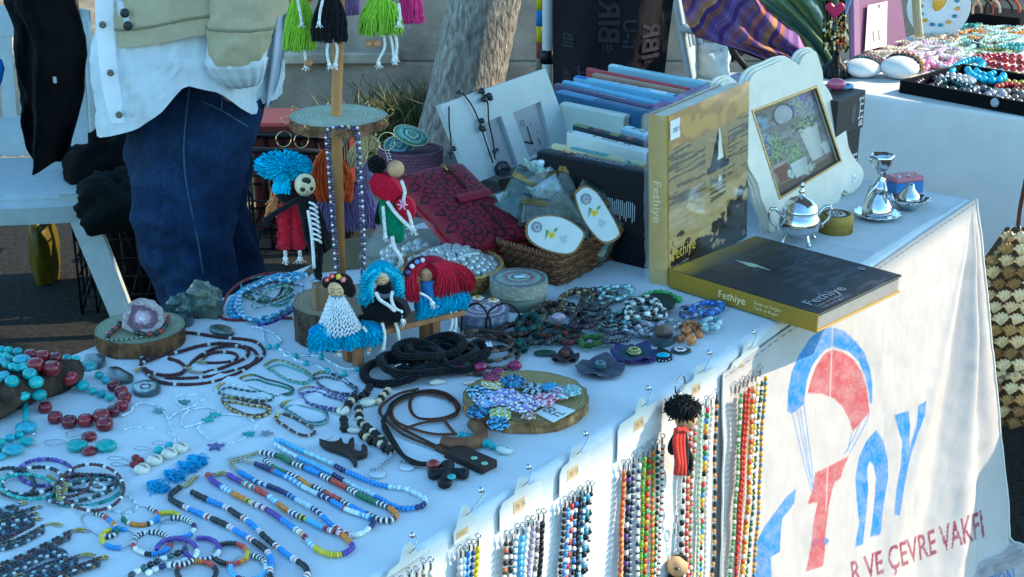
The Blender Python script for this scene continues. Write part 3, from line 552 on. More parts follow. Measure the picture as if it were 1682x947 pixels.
crs=sum(np.exp(-((X_-q)/.007)**2)for X_,q in((Aa,-.42),(Aa,-.95),(Aa,-1.48),(Bb,.37)));w1=.0032*crs*(on<=0)+.0012*fbm(Aa*9,Bb*9,3,4)+.005*np.clip(fbm(Aa*3.3+Bb*1.5,Bb*4-Aa*.8,6,3),-.2,.35)*(on<=0)
base=E1[None,None]+U*np.minimum(Aa,0)[...,None]-N*np.clip(Bb,0,WID)[...,None]
Gc=base+N*(out*np.cos(dl)*sgn)[...,None]+U*(out*np.sin(dl))[...,None];Gc[...,2]=np.maximum(TZ-dn+w1-.0005,.012+.004*np.sin(Aa*20))
g=MB();grid(g,Gc,'d0d6d8');single('tablecloth',g,M['cloth'],'white tablecloth covering the long jewellery table','tablecloth',org=A3(*TP(NEAR/2,WID/2)))
def zc(p):
 return TZ
 # banner with its faded print
def proj(p):
 v=p-CAM;zf=v@_fw;return CX+FPX*v[...,0]/zf,CY-FPX*(v@_up)/zf
def ad(p):return float(np.dot(p-E1,U)),float(TZ-p[2])
a0,d0=ad(F(1192,600,.02));na,nd=400,430
s_,d_=np.meshgrid(np.linspace(0,1,na),np.linspace(0,1,nd));top=.022*(1-s_)**1.5;dd=top+(.98-top)*d_
a1=.012+.15*dd/.79;aa=a0+(a1-a0)*s_-.03*d_*(1-s_)
cr=np.arctan2(-(aa-.0),dd+.015)
env=np.exp(-((cr-.16)/.07)**2)*.020-np.exp(-((cr-.34)/.06)**2)*.012+np.exp(-((cr-.55)/.05)**2)*.007-np.exp(-((cr+.05)/.06)**2)*.014
offb=.015+.037*dd+np.clip(disp(aa,dd),-.006,.02)*.6+(s_**1.5)*.10*dd+env*np.clip(np.hypot(aa,dd)/.25,0,1.1)+.0045*fbm(aa*9+dd*7,dd*8-aa*4,8,3)*np.clip(dd/.08,0,1)+.0016*np.abs(fbm(aa*26,dd*20+aa*14,18,3))
flat_=E1+U*aa[...,None]+N*.02;flat_[...,2]=TZ-dd
Gb=E1+U*aa[...,None]+N*offb[...,None];exc=np.maximum(dd-(TZ-.02),0);Gb+=N*exc[...,None]*.9;Gb[...,2]=np.maximum(TZ-dd,.012+.02*np.abs(fbm(aa*9,dd*14,5)))+.012*np.exp(-dd/.02)*(s_>.2)*0
pX,pY=proj(Gb);zx,zy=(pX-1180)*2.12,(pY-500)*2.12
rot=0
mb_=np.zeros(zx.shape);mr=np.zeros(zx.shape);mm=np.zeros(zx.shape)
def poly(msk,pts):
 for ox,oy in((-.6,-.6),(.6,-.6),(-.6,.6),(.6,.6)):msk+=.25*inpoly(zx+ox,zy+oy,pts)
def stroke(msk,pts,w):
 q=np.asarray(pts,float)
 for i in range(len(q)-1):
  e=q[i+1]-q[i];L2=e@e;t=np.clip(((zx-q[i][0])*e[0]+(zy-q[i][1])*e[1])/L2,0,1);dist=np.hypot(zx-q[i][0]-t*e[0],zy-q[i][1]-t*e[1]);np.maximum(msk,np.clip((w-dist)/1.2+.5,0,1),out=msk)
poly(mb_,[(240,370),(243,300),(255,235),(280,175),(320,115),(360,85),(395,78),(440,92),(480,130),(510,170),(530,230),(537,280),(535,345),(527,345),(522,300),(510,250),(490,200),(455,165),(400,147),(375,155),(350,180),(325,215),(310,260),(302,310),(298,345),(275,368),(255,380)])
poly(mr,[(310,308),(322,262),(340,215),(365,175),(395,155),(430,163),(470,190),(500,235),(517,290),(527,375),(500,405),(468,442),(455,400),(435,360),(405,328),(360,310)])
poly(mr,[(337,585),(370,570),(430,540),(455,525),(440,560),(425,605),(405,620),(395,650),(385,700),(375,780),(370,820),(372,850),(365,910),(305,930),(318,860),(325,820),(330,760),(345,690),(330,690),(310,695),(330,640)])
poly(mb_,[(330,815),(370,808),(388,820),(375,838),(355,830),(330,850),(322,832)])
poly(mb_,[(270,640),(265,690),(240,725),(222,745),(218,790),(214,860),(182,880),(185,947),(205,1000),(260,985),(250,1030),(150,1060),(125,960),(122,880),(135,820),(165,765),(200,720),(235,670)])
poly(mb_,[(475,845),(490,760),(478,640),(477,600),(490,530),(515,475),(550,435),(575,475),(590,540),(592,600),(575,700),(565,800),(528,810),(535,760),(545,660),(548,600),(540,560),(527,545),(518,570),(522,640),(515,730),(503,835)])
poly(mb_,[(612,385),(662,370),(668,420),(665,500),(690,420),(697,350),(725,335),(718,390),(695,450),(668,530),(650,620),(632,735),(612,730),(620,640),(635,560),(640,480),(625,430)])
for L_ in([(258,382),(300,560),(325,650)],[(275,372),(310,560),(330,640)],[(285,365),(322,600)],[(297,340),(325,560),(335,680)],[(527,380),(500,440),(455,520)],[(495,408),(468,470),(440,520)],[(465,445),(450,510)]):stroke(mb_,L_,1.5)
def words_(msk,s,x0,x1,y0,y1,h0,h1,lean=-.12):
 V,T=txt(s,.012);X=V[:,0]-V[:,0].min();X=X/X.max();H=V[:,1]/.72
 px_=x0+(x1-x0)*X+lean*H*(h0+(h1-h0)*X);py_=y0+(y1-y0)*X-H*(h0+(h1-h0)*X)
 for t in T:
  q=np.stack([px_[t],py_[t]],1);sel=(zx>q[:,0].min()-2)&(zx<q[:,0].max()+2)&(zy>q[:,1].min()-2)&(zy<q[:,1].max()+2)
  if not sel.any():continue
  A_,B_,C_=q;Xs,Ys=zx[sel],zy[sel];det=(B_[1]-C_[1])*(A_[0]-C_[0])+(C_[0]-B_[0])*(A_[1]-C_[1])
  if abs(det)<1e-9:continue
  l1=((B_[1]-C_[1])*(Xs-C_[0])+(C_[0]-B_[0])*(Ys-C_[1]))/det;l2=((C_[1]-A_[1])*(Xs-C_[0])+(A_[0]-C_[0])*(Ys-C_[1]))/det
  msk[sel]=np.maximum(msk[sel],(l1>-.02)&(l2>-.02)&(l1+l2<1.02))
words_(mm,'R VE ÇEVRE VAKFI',468,926,972,806,78,92)
words_(mb_,'ATION',915,1034,1010,968,50,54)
fade=.90+.30*fbm(zx/30,zy/30,3,5)-.16*(fbm(zx/5,zy/5,9,3)>.14);fade=np.clip(fade,.5,1)
seamline=np.exp(-((zx-(395+(zy-150)*-.035))/2.2)**2)*(zy<720)*(zy>60)
c0=lin('bfb8b4')[None,None]*np.ones(zx.shape+(1,));fade=fade*(1-.8*seamline)
for m_,cc in((mb_,'2c7fc0'),(mr,'b5555c'),(mm,'8e3f52')):
 k=(np.clip(m_,0,1)*fade*(1 if m_ is not mm else 1.05))[...,None];k=np.clip(k,0,1);c0=c0*(1-k)+lin(cc)*k
BN=thing('banner','white banner with a faded red and blue parachute logo hanging on the table front','banner',TP(a0/2,0,-.02))
g=MB();grid(g,Gb[::-1],c0[::-1]);part('cloth',g,M['cloth'],BN)
g=MB();e=Gb[:,-1]+N*.001;tube(g,e[::6],.0022,'e4e1da',5);part('hem',g,M['cloth'],BN);g=MB();e=Gb[:,0]+N*.001;tube(g,e[::6],.0018,'e4e1da',5);part('hem',g,M['cloth'],BN)
g=MB();e=Gb[3,:]+N*.0018;
for k in range(0,na-6,9):tube(g,[e[k],e[k+5]],.0006,'8f8b86',3)
part('stitching',g,M['cloth'],BN,kind='stuff')
def front_off(a,d):
 sb=np.clip((a-a0)/-a0,0,1);c=disp(a,d)+.011+.035*d
 if a>a0-.01:
  cr_=np.arctan2(-a,d+.015);ev=np.exp(-((cr_-.16)/.07)**2)*.020+np.exp(-((cr_-.55)/.05)**2)*.007
  c=np.maximum(c,.015+.037*d+np.clip(disp(a,d),-.006,.02)*.6+sb**1.5*.10*d+ev*np.clip(np.hypot(a,d)/.25,0,1.1)+.006)
 return c
 # bracelets hanging on cards along the front
def braid(mb,path,r,cols,closed=False,asp=1.35,tilt=.6):
 L=plen(path);m=max(4,int(L/(r*.95)));q=resp(np.asarray(path),m);t,a,b=frames(q);sgn=np.where(np.arange(m)%2==0,1.,-1.)[:,None]
 cc=np.array([lin(cols(i/m)if callable(cols)else cols[i%len(cols)])for i in range(m)]);return put(mb,SEED,q+b*sgn*r*.42,t+b*sgn*tilt,r*.62,r*1.2,cc*(1+.12*RS.uniform(-1,1,(m,1))))
def card(label,pin,x0,x1,ytop,ybot,xs,gold=False):
 """a die-cut card on a pin; returns the hanging points of its strands"""
 pp=F(*pin,.012);aL,_=ad(F(x0,ybot,.014));aR,_=ad(F(x1,ybot-(x1-x0)*.55,.014));_,dT=ad(F(pin[0],pin[1]+14,.014));ap,dp=ad(pp)
 dB=ad(F((x0+x1)/2,(ybot+ybot-(x1-x0)*.55)/2,.014))[1]
 T=thing('display_card',label,'card',pp,'white cards pinned along the table edge');o=E1+N*.014;W=aR-aL;ac=(aL+aR)/2
 outl=[(aL,-dB),(aR,-dB),(aR,-dT-.022),(aR-.006,-dT-.014),(ac+.014,-dT-.012),(ac+.009,-dT-.002),(ac+.004,-dT+.006),(ac-.004,-dT+.006),(ac-.009,-dT-.002),(ac-.014,-dT-.012),(aL+.006,-dT-.014),(aL,-dT-.022)]
 R=axes(U,ZZ,N);o=E1*A3(1,1,0)+ZZ*TZ+N*.015;g=MB();prism(g,outl,0,.0012,o,R,'dcdad3');part('card',g,M['paper'],T)
 g=MB();cx_=ac-.006;h=min(.016,(dB-dT-.02)*.55);q=[(cx_-.011,-dT-.022-h),(cx_+.011,-dT-.022-h),(cx_+.011,-dT-.022),(cx_-.011,-dT-.022)];prism(g,q,.0014,.0018,o,R,'d9b98c')
 letter(g,'75 TL',o+U*(cx_-.008)+ZZ*(-dT-.022-h*.72)+N*.0021,U,ZZ,h*.42,'8a6a4c');part('price_sticker',g,M['paper'],T)
 g=MB();tube(g,cat_([pp+ZZ*.004,pp+N*.010+ZZ*.002,E1*A3(1,1,0)+U*ac+ZZ*(TZ-dT+.004)+N*.026,E1*A3(1,1,0)+U*ac+ZZ*(TZ-dT-.006)+N*.018],14),.0009,'b9bcc0',5);ball(g,pp+ZZ*.004+N*.004,.0038,'c4c6c9',10,7);part('pin',g,M['metal'],T)
 return T,aL,aR,dB
STR_N='bead strands hanging from cards'
def strand(label,a,dtop,L,cols,r=.0034,kind='braid',ph=0.):
 p0=E1*A3(1,1,0)+U*a+N*.021+ZZ*(TZ-dtop);k=26;s=np.linspace(0,1,k)
 dz=dtop+.014+L*s;of=front_off(a,dz);of=np.maximum(np.convolve(np.pad(of,3,'edge'),np.ones(7)/7,'valid'),of)+.008
 path=E1*A3(1,1,0)+ZZ*TZ+U*(a+.004*np.sin(s*(5+ph%3)+ph)*s+.0012*np.sin(s*23+ph*3)-(.034+.006*math.sin(ph*2.3))*s)[:,None]-ZZ*dz[:,None]+N*np.maximum(.021,of)[:,None]
 T=thing('bead_strand',label,'bracelet',p0,STR_N);g=MB()
 if kind=='braid':braid(g,path,r,cols)
 elif kind=='seed':seeds(g,path,r*.8,cols)
 else:seeds(g,path,r,cols,tpl=ROUND)
 part('beads',g,M['satin'],T)
 g=MB();torus(g,p0+ZZ*.001+N*.001,.0032,.0007,'b4b7ba',10,4,axes(U*.5+N,ZZ));tube(g,cat_([p0-ZZ*.002,p0-ZZ*.008+U*.001,p0-ZZ*.015],6),.0014,'b4b7ba',5);part('clasp',g,M['metal'],T)
CARDS=[('first white card from the left, pinned low on the table edge',(672,882),632,704,905,946,[('gold',['b39a5a','8a8f94','c7b27a']),('grey',['8a8f94','c4c8cc']),('bronze',['7c6a4a','c7b27a']),('silver',['b8bcc0','e2e4e6']),('beige',['c9bda6','6a6a6a']),('gold and white',['e6e2d4','b39a5a'])]),('second white card from the left with blue and yellow strands',(785,808),744,780,836,893,[('silver',['b8bcc0','dfe1e4']),('pale blue',['9cc3dc','e6eaec']),('bright blue',['2f7ec0','3f94d4']),('navy',['28406e','e6eaec']),('yellow',['d8c12a','e6d33a'])]),('third white card from the left with sky blue and black strands',(863,770),819,889,798,868,[('black and orange',['17181c','e9e5da','c87040']),('black',['17181c','e9e5da','17181c']),('white and sky blue',['e8ebee','5aa9d6']),('sky blue',['56a8d8','7fc0e4']),('white',['e9ebee','dfe2e4']),('lilac and white',['8d86a6','e8e6ea']),('grey',['9a9aa2','eceae6','55565e']),('plain black',['141519','23242a'])]),('fourth white card from the left with red white and blue strands',(957,715),917,967,762,812,[('black and white',['17181c','eceae6']),('blue and white',['4a8fd0','e9ecef','4a8fd0']),('red and white',['c43a34','eceae6','c43a34','eceae6']),('royal blue',['3a6fb8','17181c','e9ecef']),('jet black',['17181c','2c3a4c']),('light blue spotted',['62b2d8','e9ecef','17324c']),('teal',['4f9fb8','17181c','e9ecef']),('white spotted black',['17181c','eceae6','eceae6'])]),('fifth white card from the left with orange and green strands',(1060,640),1012,1084,690,752,[('orange',['dc6a20','e07a28','b8481c']),('black and violet',['17181c','6a4a8e','17181c','2e4a4c','e8e2d4']),('navy and white',['243060','e9e6e0']),('white',['e9e6e0','f0ece4','243060']),('green and yellow',['6aa83c','d6b82c','3a7a3c','a8c850']),('red flowered',['c8342c','5a9a3c','c8342c','d8a02c']),('orange and green',['dc7a24','d88a2c','7aa23c']),('black and cream',['17181c','ece6da','3a7a5c','ece6da']),('red and cream',['ece6da','c43c30','ece6da','2c2c34'])]),('sixth white card from the left behind the hanging doll',(1160,582),1112,1174,612,672,[('black striped',['17181c','ece6da']),('red and white',['cc3c30','ece6da','cc3c30']),('red and green',['cc5a3c','ece6da','6a9a4c']),('pale green',['a8c8a0','ece6da']),('rainbow',['cc3440','3c8a50','4a88cc','dcb830','e08a30','17181c','ece6da']),('white',['ece6da','e2dccf']),('black and orange',['17181c','3a4a3c','d88a40','ece6da'])]),('rightmost white card beside the banner logo',(1232,548),1197,1245,585,625,[('green and white',['5a9a5c','ece6da','5a9a5c']),('dark red',['b83428','d0522c','8a2438','c8402c']),('red and orange',['cc3c28','dc6a28']),('orange and cream',['e0842c','ece6da','d8542c','d8b83c']),('cream and yellow',['ece6da','dcb83c','ece6da']),('dark green',['1f5a44','2a6a50','dfe2da']),('amber',['e09a24','e8a82c','4a7ab0'])]),]
for ci,(lab,pin,x0,x1,yt,yb,ss)in enumerate(CARDS):
 T,aL,aR,dB=card(lab,pin,x0,x1,yt,yb,None);k=len(ss);ordn=['first','second','third','fourth','fifth','sixth','rightmost'][ci]
 for i,(cn,cs_)in enumerate(ss):
  a=aL+(aR-aL)*(i+.5)/k;kd='braid' if(i+ci)%4!=1 else 'seed'
  r=min(.0046,(aR-aL)/k*.62);strand('%s bead strand on the %s white card along the table edge'%(cn,ordn),a,dB+.003+.004*(i%2),.36-.02*(i%3),cs_,r,kd,i*1.7)
  # doll keyrings hanging on the front
def FP(x,y,o=.04):return F(x,y,o)
T=thing('doll_keyring','black haired doll keyring with a coral scarf hanging on the front','doll',FP(1122,625))
mp_=mpp(FP(1122,690));g=MB();torus(g,FP(1117,632,.034),15*mp_,.0012,'b8b2a4',28,6,axes(U,ZZ));tube(g,cat_([FP(1118,646,.036),FP(1121,655,.038),FP(1122,662,.04)],6),.0012,'b8b2a4',5);part('ring',g,M['metal'],T)
c=FP(1126,688,.045);g=MB();ball(g,c,18*mp_,'d3a878',20,14);part('head',g,M['wood'],T)
ch=FP(1121,668,.045);m=420;d=nrm(RS.normal(0,1,(m,3)));g=MB();ball(g,ch,A3(24,22,13)*mp_,'0e0f12',16,10);s_p=ch+d*A3(22,18,12)*mp_;yarn(g,np.stack([s_p,s_p+d*.004+RS.normal(0,.002,(m,3)),s_p+d*.0055-ZZ*.002+RS.normal(0,.003,(m,3))],1),.0010,jit('121317',m,.5));part('hair',g,M['yarn'],T)
g=MB()
for dx in(-5,0,5):
 tube(g,cat_([FP(1117+dx,703,.047),FP(1115+dx*1.2,730,.05),FP(1118+dx,760,.05),FP(1117+dx*1.3,778,.047)],14),.0042,'d8463c',7)
tube(g,cat_([FP(1109,708,.05),FP(1118,703,.053),FP(1127,707,.05)],8),.004,'d8463c',7);part('scarf',g,M['yarn'],T)
for pp in([(1110,715),(1102,732),(1104,742),(1112,738)],[(1128,735),(1134,755),(1131,775),(1124,772)]):
 g=MB();tube(g,cat_([FP(x,y,.044)for x,y in pp],14),.0046,'15161a',8);part('arm',g,M['yarn'],T)
g=MB();tube(g,cat_([FP(1119,705,.04),FP(1121,735,.042),FP(1122,770,.04)],8),[.006,.008,.009,.009,.009,.009,.008,.006],'17181c',9);part('body',g,M['yarn'],T)
for x in(1110,1118):
 g=MB();tube(g,cat_([FP(x+2,772,.04),FP(x,800,.04),FP(x-1,834,.038)],10),.0021,'ddd6cc',6);part('leg',g,M['yarn'],T)
T=thing('doll_keyring','round headed wooden doll keyring under the clear clip at the frame bottom','doll',FP(1112,880))
g=MB();torus(g,FP(1110,870,.034),11*mp_,.0011,'c8ccd0',24,5,axes(U,ZZ),sx=.55);tube(g,[FP(1110,838,.036),FP(1110,858,.036)],.0016,'d8dade',6);part('ring',g,M['metal'],T)
g=MB()
for k in range(5):torus(g,FP(1110+(k%2),886+k*6,.036),.0026,.0007,'c4c6ca',10,4,axes(U if k%2 else N,ZZ))
part('chain',g,M['metal'],T,kind='stuff')
c=FP(1113,930,.045);g=MB();ball(g,c,18*mp_,'cda274',20,14);part('head',g,M['wood'],T)
g=MB();ball(g,FP(1117,918,.045),A3(13,13,7)*mp_,'101114',14,9);part('hair',g,M['yarn'],T)
g=MB();tube(g,[FP(1110,944,.044),FP(1110,985,.044)],.011,'15161a',10);part('body',g,M['yarn'],T)
g=MB();box(g,FP(1112,934,.06),(.006,.003,.008),'3a3028',axes(U,ZZ),.001);part('mouth',g,M['satin'],T)
# BOOKS, FRAME, CLOCK, SILVER
def fixv():pass
ST=thing('side_table','small dark side table carrying the back rows of books','table',TP(-.06,.92,-TZ))
g=MB();box(g,TP(-.05,.905,-.02),(.80,.28,.025),'2a2c30',Rt,.004);part('tabletop',g,M['wood'],ST)
for a in(-.4,.3):
 for b in(.80,1.0):g=MB();tube(g,[TP(a,b,-.03),TP(a,b,-TZ)],.014,'26272a',8);part('leg',g,M['rubber'],ST)
def book(label,o,R,s,cov,page='d9d2bf',spine_up=True,title=None,tcol='e8e4da',bands=(),grp='books packed in rows on the table',soft=False,bare=False):
 """o: corner of the box of size s=(length, thickness, height) in frame R; the spine is the top face"""
 T=thing('book',label,'book',o,grp);W=lambda p:np.asarray(p,float)@R.T+o;L,t,h=s;ct=.0022
 g=MB();box(g,W((L/2,t/2,h/2-.003)),(L-.006,t-2*ct,h-.004),page,R)
 for k in range(7):y=ct+(t-2*ct)*(k+.5)/7;box(g,W((L/2,y,h/2-.003)),(L-.0052,.0006,h-.0034),'b9b19c',R)
 part('pages',g,M['paper'],T);g=MB()
 a=np.linspace(0,np.pi,9);rnd=.004 if not soft else .0015
 sec=[(0,0)]+[(t/2-t/2*np.cos(x),h+rnd*np.sin(x)-.0)for x in a]+[(t,0),(t-ct,0),(t-ct,h-ct*1.5),(ct,h-ct*1.5),(ct,0)]
 prism(g,[(y,z)for y,z in sec],0,L,o,np.stack([R[:,1],R[:,2],R[:,0]],1),cov,sm=False);part('cover',g,M['card'],T)
 if bands:
  g=MB()
  for x0,x1,c in bands:grid(g,np.array([[W((x,t/2-t/2*np.cos(q),h+rnd*np.sin(q)+.0006))for q in np.linspace(.35,np.pi-.35,6)]for x in(x0*L,x1*L)])[::-1],c)
  part('spine_band',g,M['card'],T,kind='stuff')
 if title:g=MB();letter(g,title,W((L*.3,t*.3,h+rnd*.95+.0008)),R[:,0],R[:,1],min(t*.42,.013),tcol,width=L*.45);part('title',g,M['card'],T)
 return T
def row_book(label,pl,pr,h,t,cov,zb=0.,**kw):
 A,B=P(*pl,TZ+zb+h),P(*pr,TZ+zb+h);x=nrm(B-A);y=nrm(np.cross(ZZ,x));R=axes(x,y,ZZ);o=A-ZZ*h
 return book(label,o,R,(float(np.linalg.norm(B-A)),t,h),cov,**kw)
row_book('pale cyan paperback at the back of the book row',(999,109),(1158,138),.135,.022,'9fd0dc',title='GÜNEŞ ÜLKESİ',tcol='40707c',bands=[(0,.1,'c9e4e8')])
row_book('red hardback behind the tan book in the row',(963,114),(1128,147),.135,.013,'b44a50')
row_book('tan brown book between red and light blue books',(972,123),(1125,153),.132,.020,'b08a70',page='cdbfa6')
row_book('light blue book with a white title strip in the row',(942,128),(1110,160),.134,.022,'90c4dc',bands=[(0,.12,'2c6cb0'),(.75,.9,'d8e6ee')],title='MAVİ',tcol='dfeaf2')
row_book('thin bright blue book beside the dark purple book',(923,135),(1085,172),.135,.018,'78b4d4',bands=[(.1,.3,'8cc4ea')])
row_book('dark purple book with a pale title in the row',(909,140),(1066,178),.133,.020,'5c5874',title='OLASILIK',tcol='b6b4c8')
row_book('thick navy blue hardback with a faded blue spine',(911,153),(1053,186),.135,.034,'3a6488',bands=[(0,.45,'5488b0')],page='b9ad94')
row_book('cream white paperback lying in front of the navy book',(919,172),(1024,193),.125,.030,'cfd8cc',page='d9cdb2')
row_book('short white paperback touching the gold wrapped book',(1019,212),(1062,224),.135,.03,'b8dbe0',title='N',tcol='30404c')
row_book('book with a dark flowered spine behind the white one',(941,207),(1062,238),.140,.018,'3a4048',bands=[(0,.2,'7a8a5a'),(.28,.36,'8a4a50'),(.5,.62,'8a8a5a'),(.72,.8,'9a5a50')])
row_book('white book with thin black bars along its spine',(931,219),(1062,252),.142,.024,'d4dad6',title='I IIII II ',tcol='3a464c',bands=[(.02,.04,'58a8a8')])
row_book('thin yellow cream book behind the big black one',(906,240),(1058,273),.150,.018,'cfc79a',bands=[(.2,.6,'6a9c9c')])
T=row_book('big black hardback standing in front of the book rows',(882,251),(1066,289),.165,.036,'10141c',title='SEVİLENLER',tcol='9aa4b0')
A,B=P(882,251,TZ+.165),P(1066,289,TZ+.165);x=nrm(B-A);y=nrm(np.cross(ZZ,x));g=MB()
for k in range(26):
 q=A+x*(.105+.0042*k)-ZZ*(.052+.004*(k%5==0))-y*.0012;hgt=.028 if k%3 else .036;box(g,q-ZZ*hgt/2,(.0016,.0006,hgt),'a8b0b4',axes(x,y,ZZ))
part('back_text',g,M['card'],T,kind='stuff')
def side_book(label,p0,p1,h,t,cov,**kw):
 A,B=P(*p0,TZ+h),P(*p1,TZ+h);x=nrm(B-A);y=nrm(np.cross(ZZ,x));return book(label,A-ZZ*h,axes(x,y,ZZ),(float(np.linalg.norm(B-A)),t,h),cov,**kw)
side_book('muted purple book leading back behind the gold book',(1118,160),(1222,123),.135,.02,'6a5a7c')
side_book('pale teal book beside the muted purple one',(1112,172),(1206,136),.130,.02,'9cc0bc',page='cfc8b4')
side_book('dark green book nearest the gold wrapped book',(1108,184),(1195,152),.128,.02,'2f4c48')
side_book('violet and blue paperback behind the cellophane book',(1076,176),(1125,160),.136,.018,'7a5a90',bands=[(.4,.8,'4a84c0')])
def raster(nx,ny,fn):
 u,v=np.meshgrid(np.linspace(0,1,nx),np.linspace(0,1,ny));c=fn(u,v);return u,v,c
def mixc(c,k,col):k=np.clip(k,0,1)[...,None];return c*(1-k)+lin(col)*k
foil=mat('wrapped_cover',.13,.08,60,.3,bs=30,coat=1.)
# standing gold book in cellophane
B0,B1,Bs=P(1098,470),P(1226,389),P(1069,466);w=float(np.linalg.norm(B1-B0));xd=nrm(B1-B0);td=nrm(np.cross(ZZ,xd));tk=.036;H=hz(B0,191)-TZ
tilt=math.radians(2.5);up=nrm(ZZ*math.cos(tilt)+td*math.sin(tilt));R=axes(xd,None,up);nd_=R[:,1]
T=thing('large_book','gold photo book standing upright in cellophane with a price sticker','book',B0)
g=MB();W=lambda p:np.asarray(p,float)@R.T+B0
box(g,W((w/2-.002,tk/2,H/2)),(w-.008,tk-.006,H-.008),'d8cfb8',R);part('pages',g,M['paper'],T)
g=MB();box(g,W((w/2,.0015,H/2)),(w,.003,H),'8a6a2c',R,.001);box(g,W((w/2,tk-.0015,H/2)),(w,.003,H),'8a6a2c',R,.001)
a=np.linspace(-np.pi/2,np.pi/2,9);sp=np.array([[W((-.005*np.cos(q),tk/2+tk/2*np.sin(q),z))for q in a]for z in(0,H)]);grid(g,sp,'b8902e');part('cover',g,foil,T)
def gold(u,v):
 n1=fbm(u*5,v*70,3,4);n2=fbm(u*9,v*14,7,5);n3=fbm(u*40,v*60,12,3);c=lin('a8874c')*(1+.16*n3)[...,None]
 c=mixc(c,np.clip((v-.79)*40,0,1),'d29c3c');c=c*.92;c=mixc(c,(v>.80)*np.clip(.4-2*n2,0,.5),'8a5a1c');c=mixc(c,((n1>.07)&(v<.80)&(v>.46)&(np.abs(u-.58)>.14))*.75,'3a2c18')
 w_=.44+.05*n2;c=mixc(c,np.clip((w_-v)*50,0,1),'c2a067');c=mixc(c,((n1>.10)&(v<w_))*.35,'8a6c3c');lo_=.17+.22*n2+.10*(u>.72);c=mixc(c,np.clip((lo_-v)*60,0,1),'2a2013')
 s_=np.clip((.78-v)/.20,0,1);c=mixc(c,((np.abs(u-.60)<.012+.09*s_)&(v<.78)&(v>.58))*1.,'1c150c');c=mixc(c,((np.abs(u-.615-.02*s_)<.006+.035*s_)&(v<.79)&(v>.60))*1.,'f4ead0');c=mixc(c,((np.abs(u-.60)<.15-.8*np.abs(v-.56))&(np.abs(v-.56)<.022))*1.,'120d08')
 c=mixc(c,((np.abs(u-.60)<.10)&(v<.535)&(v>.36)&(n1>-.06))*.85,'2a2012');c=mixc(c,((np.abs(u-.63)<.02)&(v<.535)&(v>.44)&(n1>-.02))*1.,'e8d8b0');return np.clip(c,0,1)
u_,v_,c=raster(150,215,gold);g=MB();G=W(np.stack([u_*w,0*u_-.0006,v_*H],-1).reshape(-1,3)).reshape(u_.shape+(3,));grid(g,G,c);part('cover_print',g,foil,T)
g=MB();letter(g,'Fethiye',W((.012,-.0012,.040)),R[:,0],R[:,2],.022,'c9a24a',width=.085);letter(g,'Tarihi ve doğası',W((.012,-.0012,.026)),R[:,0],R[:,2],.006,'c8c0b0',width=.06);letter(g,'ile bir kent',W((.012,-.0012,.015)),R[:,0],R[:,2],.006,'c8c0b0',width=.045)
letter(g,'Fethiye',W((-.0062,tk*.66,H*.62)),-R[:,2],-R[:,1],.014,'e8d8a0',width=.07);part('title',g,M['card'],T)
g=MB();s0=W((.004,-.0018,H-.042));G=np.array([[s0+R[:,0]*x+R[:,2]*z for x in(0,.034)]for z in(0,.032)]);grid(g,G,'e8e8ec');letter(g,'750 TL',s0+R[:,0]*.008+R[:,2]*.011-nd_*.0008,R[:,0],R[:,2],.008,'4a4a5a',italic=.2);part('price_sticker',g,M['paper'],T)
g=MB()
G=np.array([[W((-.012+.006*fbm(z*40.,1.,3),-.004+(tk+.006)*y,z*H))for y in np.linspace(0,1,8)]for z in np.linspace(-.01,1.01,40)]);grid(g,G,'f4f4f4')
G=np.array([[W((x*w,tk*y,H+.004+.004*fbm(x*9.,y*3.,5)+.003*math.sin(x*20)))for y in np.linspace(-.1,1.1,6)]for x in np.linspace(-.03,1.02,40)]);grid(g,G,'d8e6f0');part('cellophane',g,M['film'],T)
g=MB();c0=W((w-.016,-.0011,.014));torus(g,c0,.0042,.0006,'d8d0b8',16,4,axes(R[:,0],R[:,2]));part('emblem',g,M['card'],T)
# lying gold and black book
zt=TZ+.034;A,Bc,C=P(1100,442,zt),P(1345,516,zt),P(1467,441,zt);xd=nrm(Bc-A);L=float(np.linalg.norm(Bc-A));yd=C-Bc;yd=nrm(yd-xd*np.dot(yd,xd));Wd=float(np.dot(C-Bc,yd))*.93;tk=.030;R=axes(xd,yd,ZZ);o=A-ZZ*tk;W=lambda p:np.asarray(p,float)@R.T+o
T=thing('large_book','black and gold photo book lying flat on the table edge','book',o)
g=MB();box(g,W((L/2-.001,Wd/2+.001,tk/2)),(L-.007,Wd-.006,tk-.006),'d9d6d0',R)
for k in range(14):box(g,W((L/2,Wd/2+.001,.004+(tk-.008)*k/13)),(L-.0062,Wd-.0052,.0006),'a9a7a2',R)
part('pages',g,M['paper'],T)
g=MB();box(g,W((L/2,Wd/2,.0015)),(L,Wd,.003),'a8842c',R,.001);box(g,W((L/2,Wd/2,tk-.0015)),(L,Wd,.003),'1b1e26',R,.001);box(g,W((L/2,-.001,tk/2)),(L,.004,tk),'93742a',R,.0015,seg=2);part('cover',g,M['card'],T)
def navy(u,v):
 c=lin('14171f')*np.ones(u.shape+(1,));n1=fbm(u*30,v*8,3,5);c=mixc(c,np.clip((.16-u)*7+.5*(.30-v)*(u<.35),0,1),'b08a2e');c=mixc(c,np.clip(.42-u,0,1)*1.2*(v>.2),'5c5636')
 c=mixc(c,np.clip((n1-.05)*3,0,.35)*(v>.3),'4c5560');c=mixc(c,((np.abs(v-.46)<.035*(1-np.abs(u-.30)/.12))&(np.abs(u-.30)<.12)),'a8b4a0');c=mixc(c,(np.abs(v-.5+(u-.38)*.2)<.03)&(np.abs(u-.42)<.10),'0b0c10')
 c=mixc(c,((np.abs(v-.44)<.012)&(np.abs(u-.42)<.09)),'07080a');return c
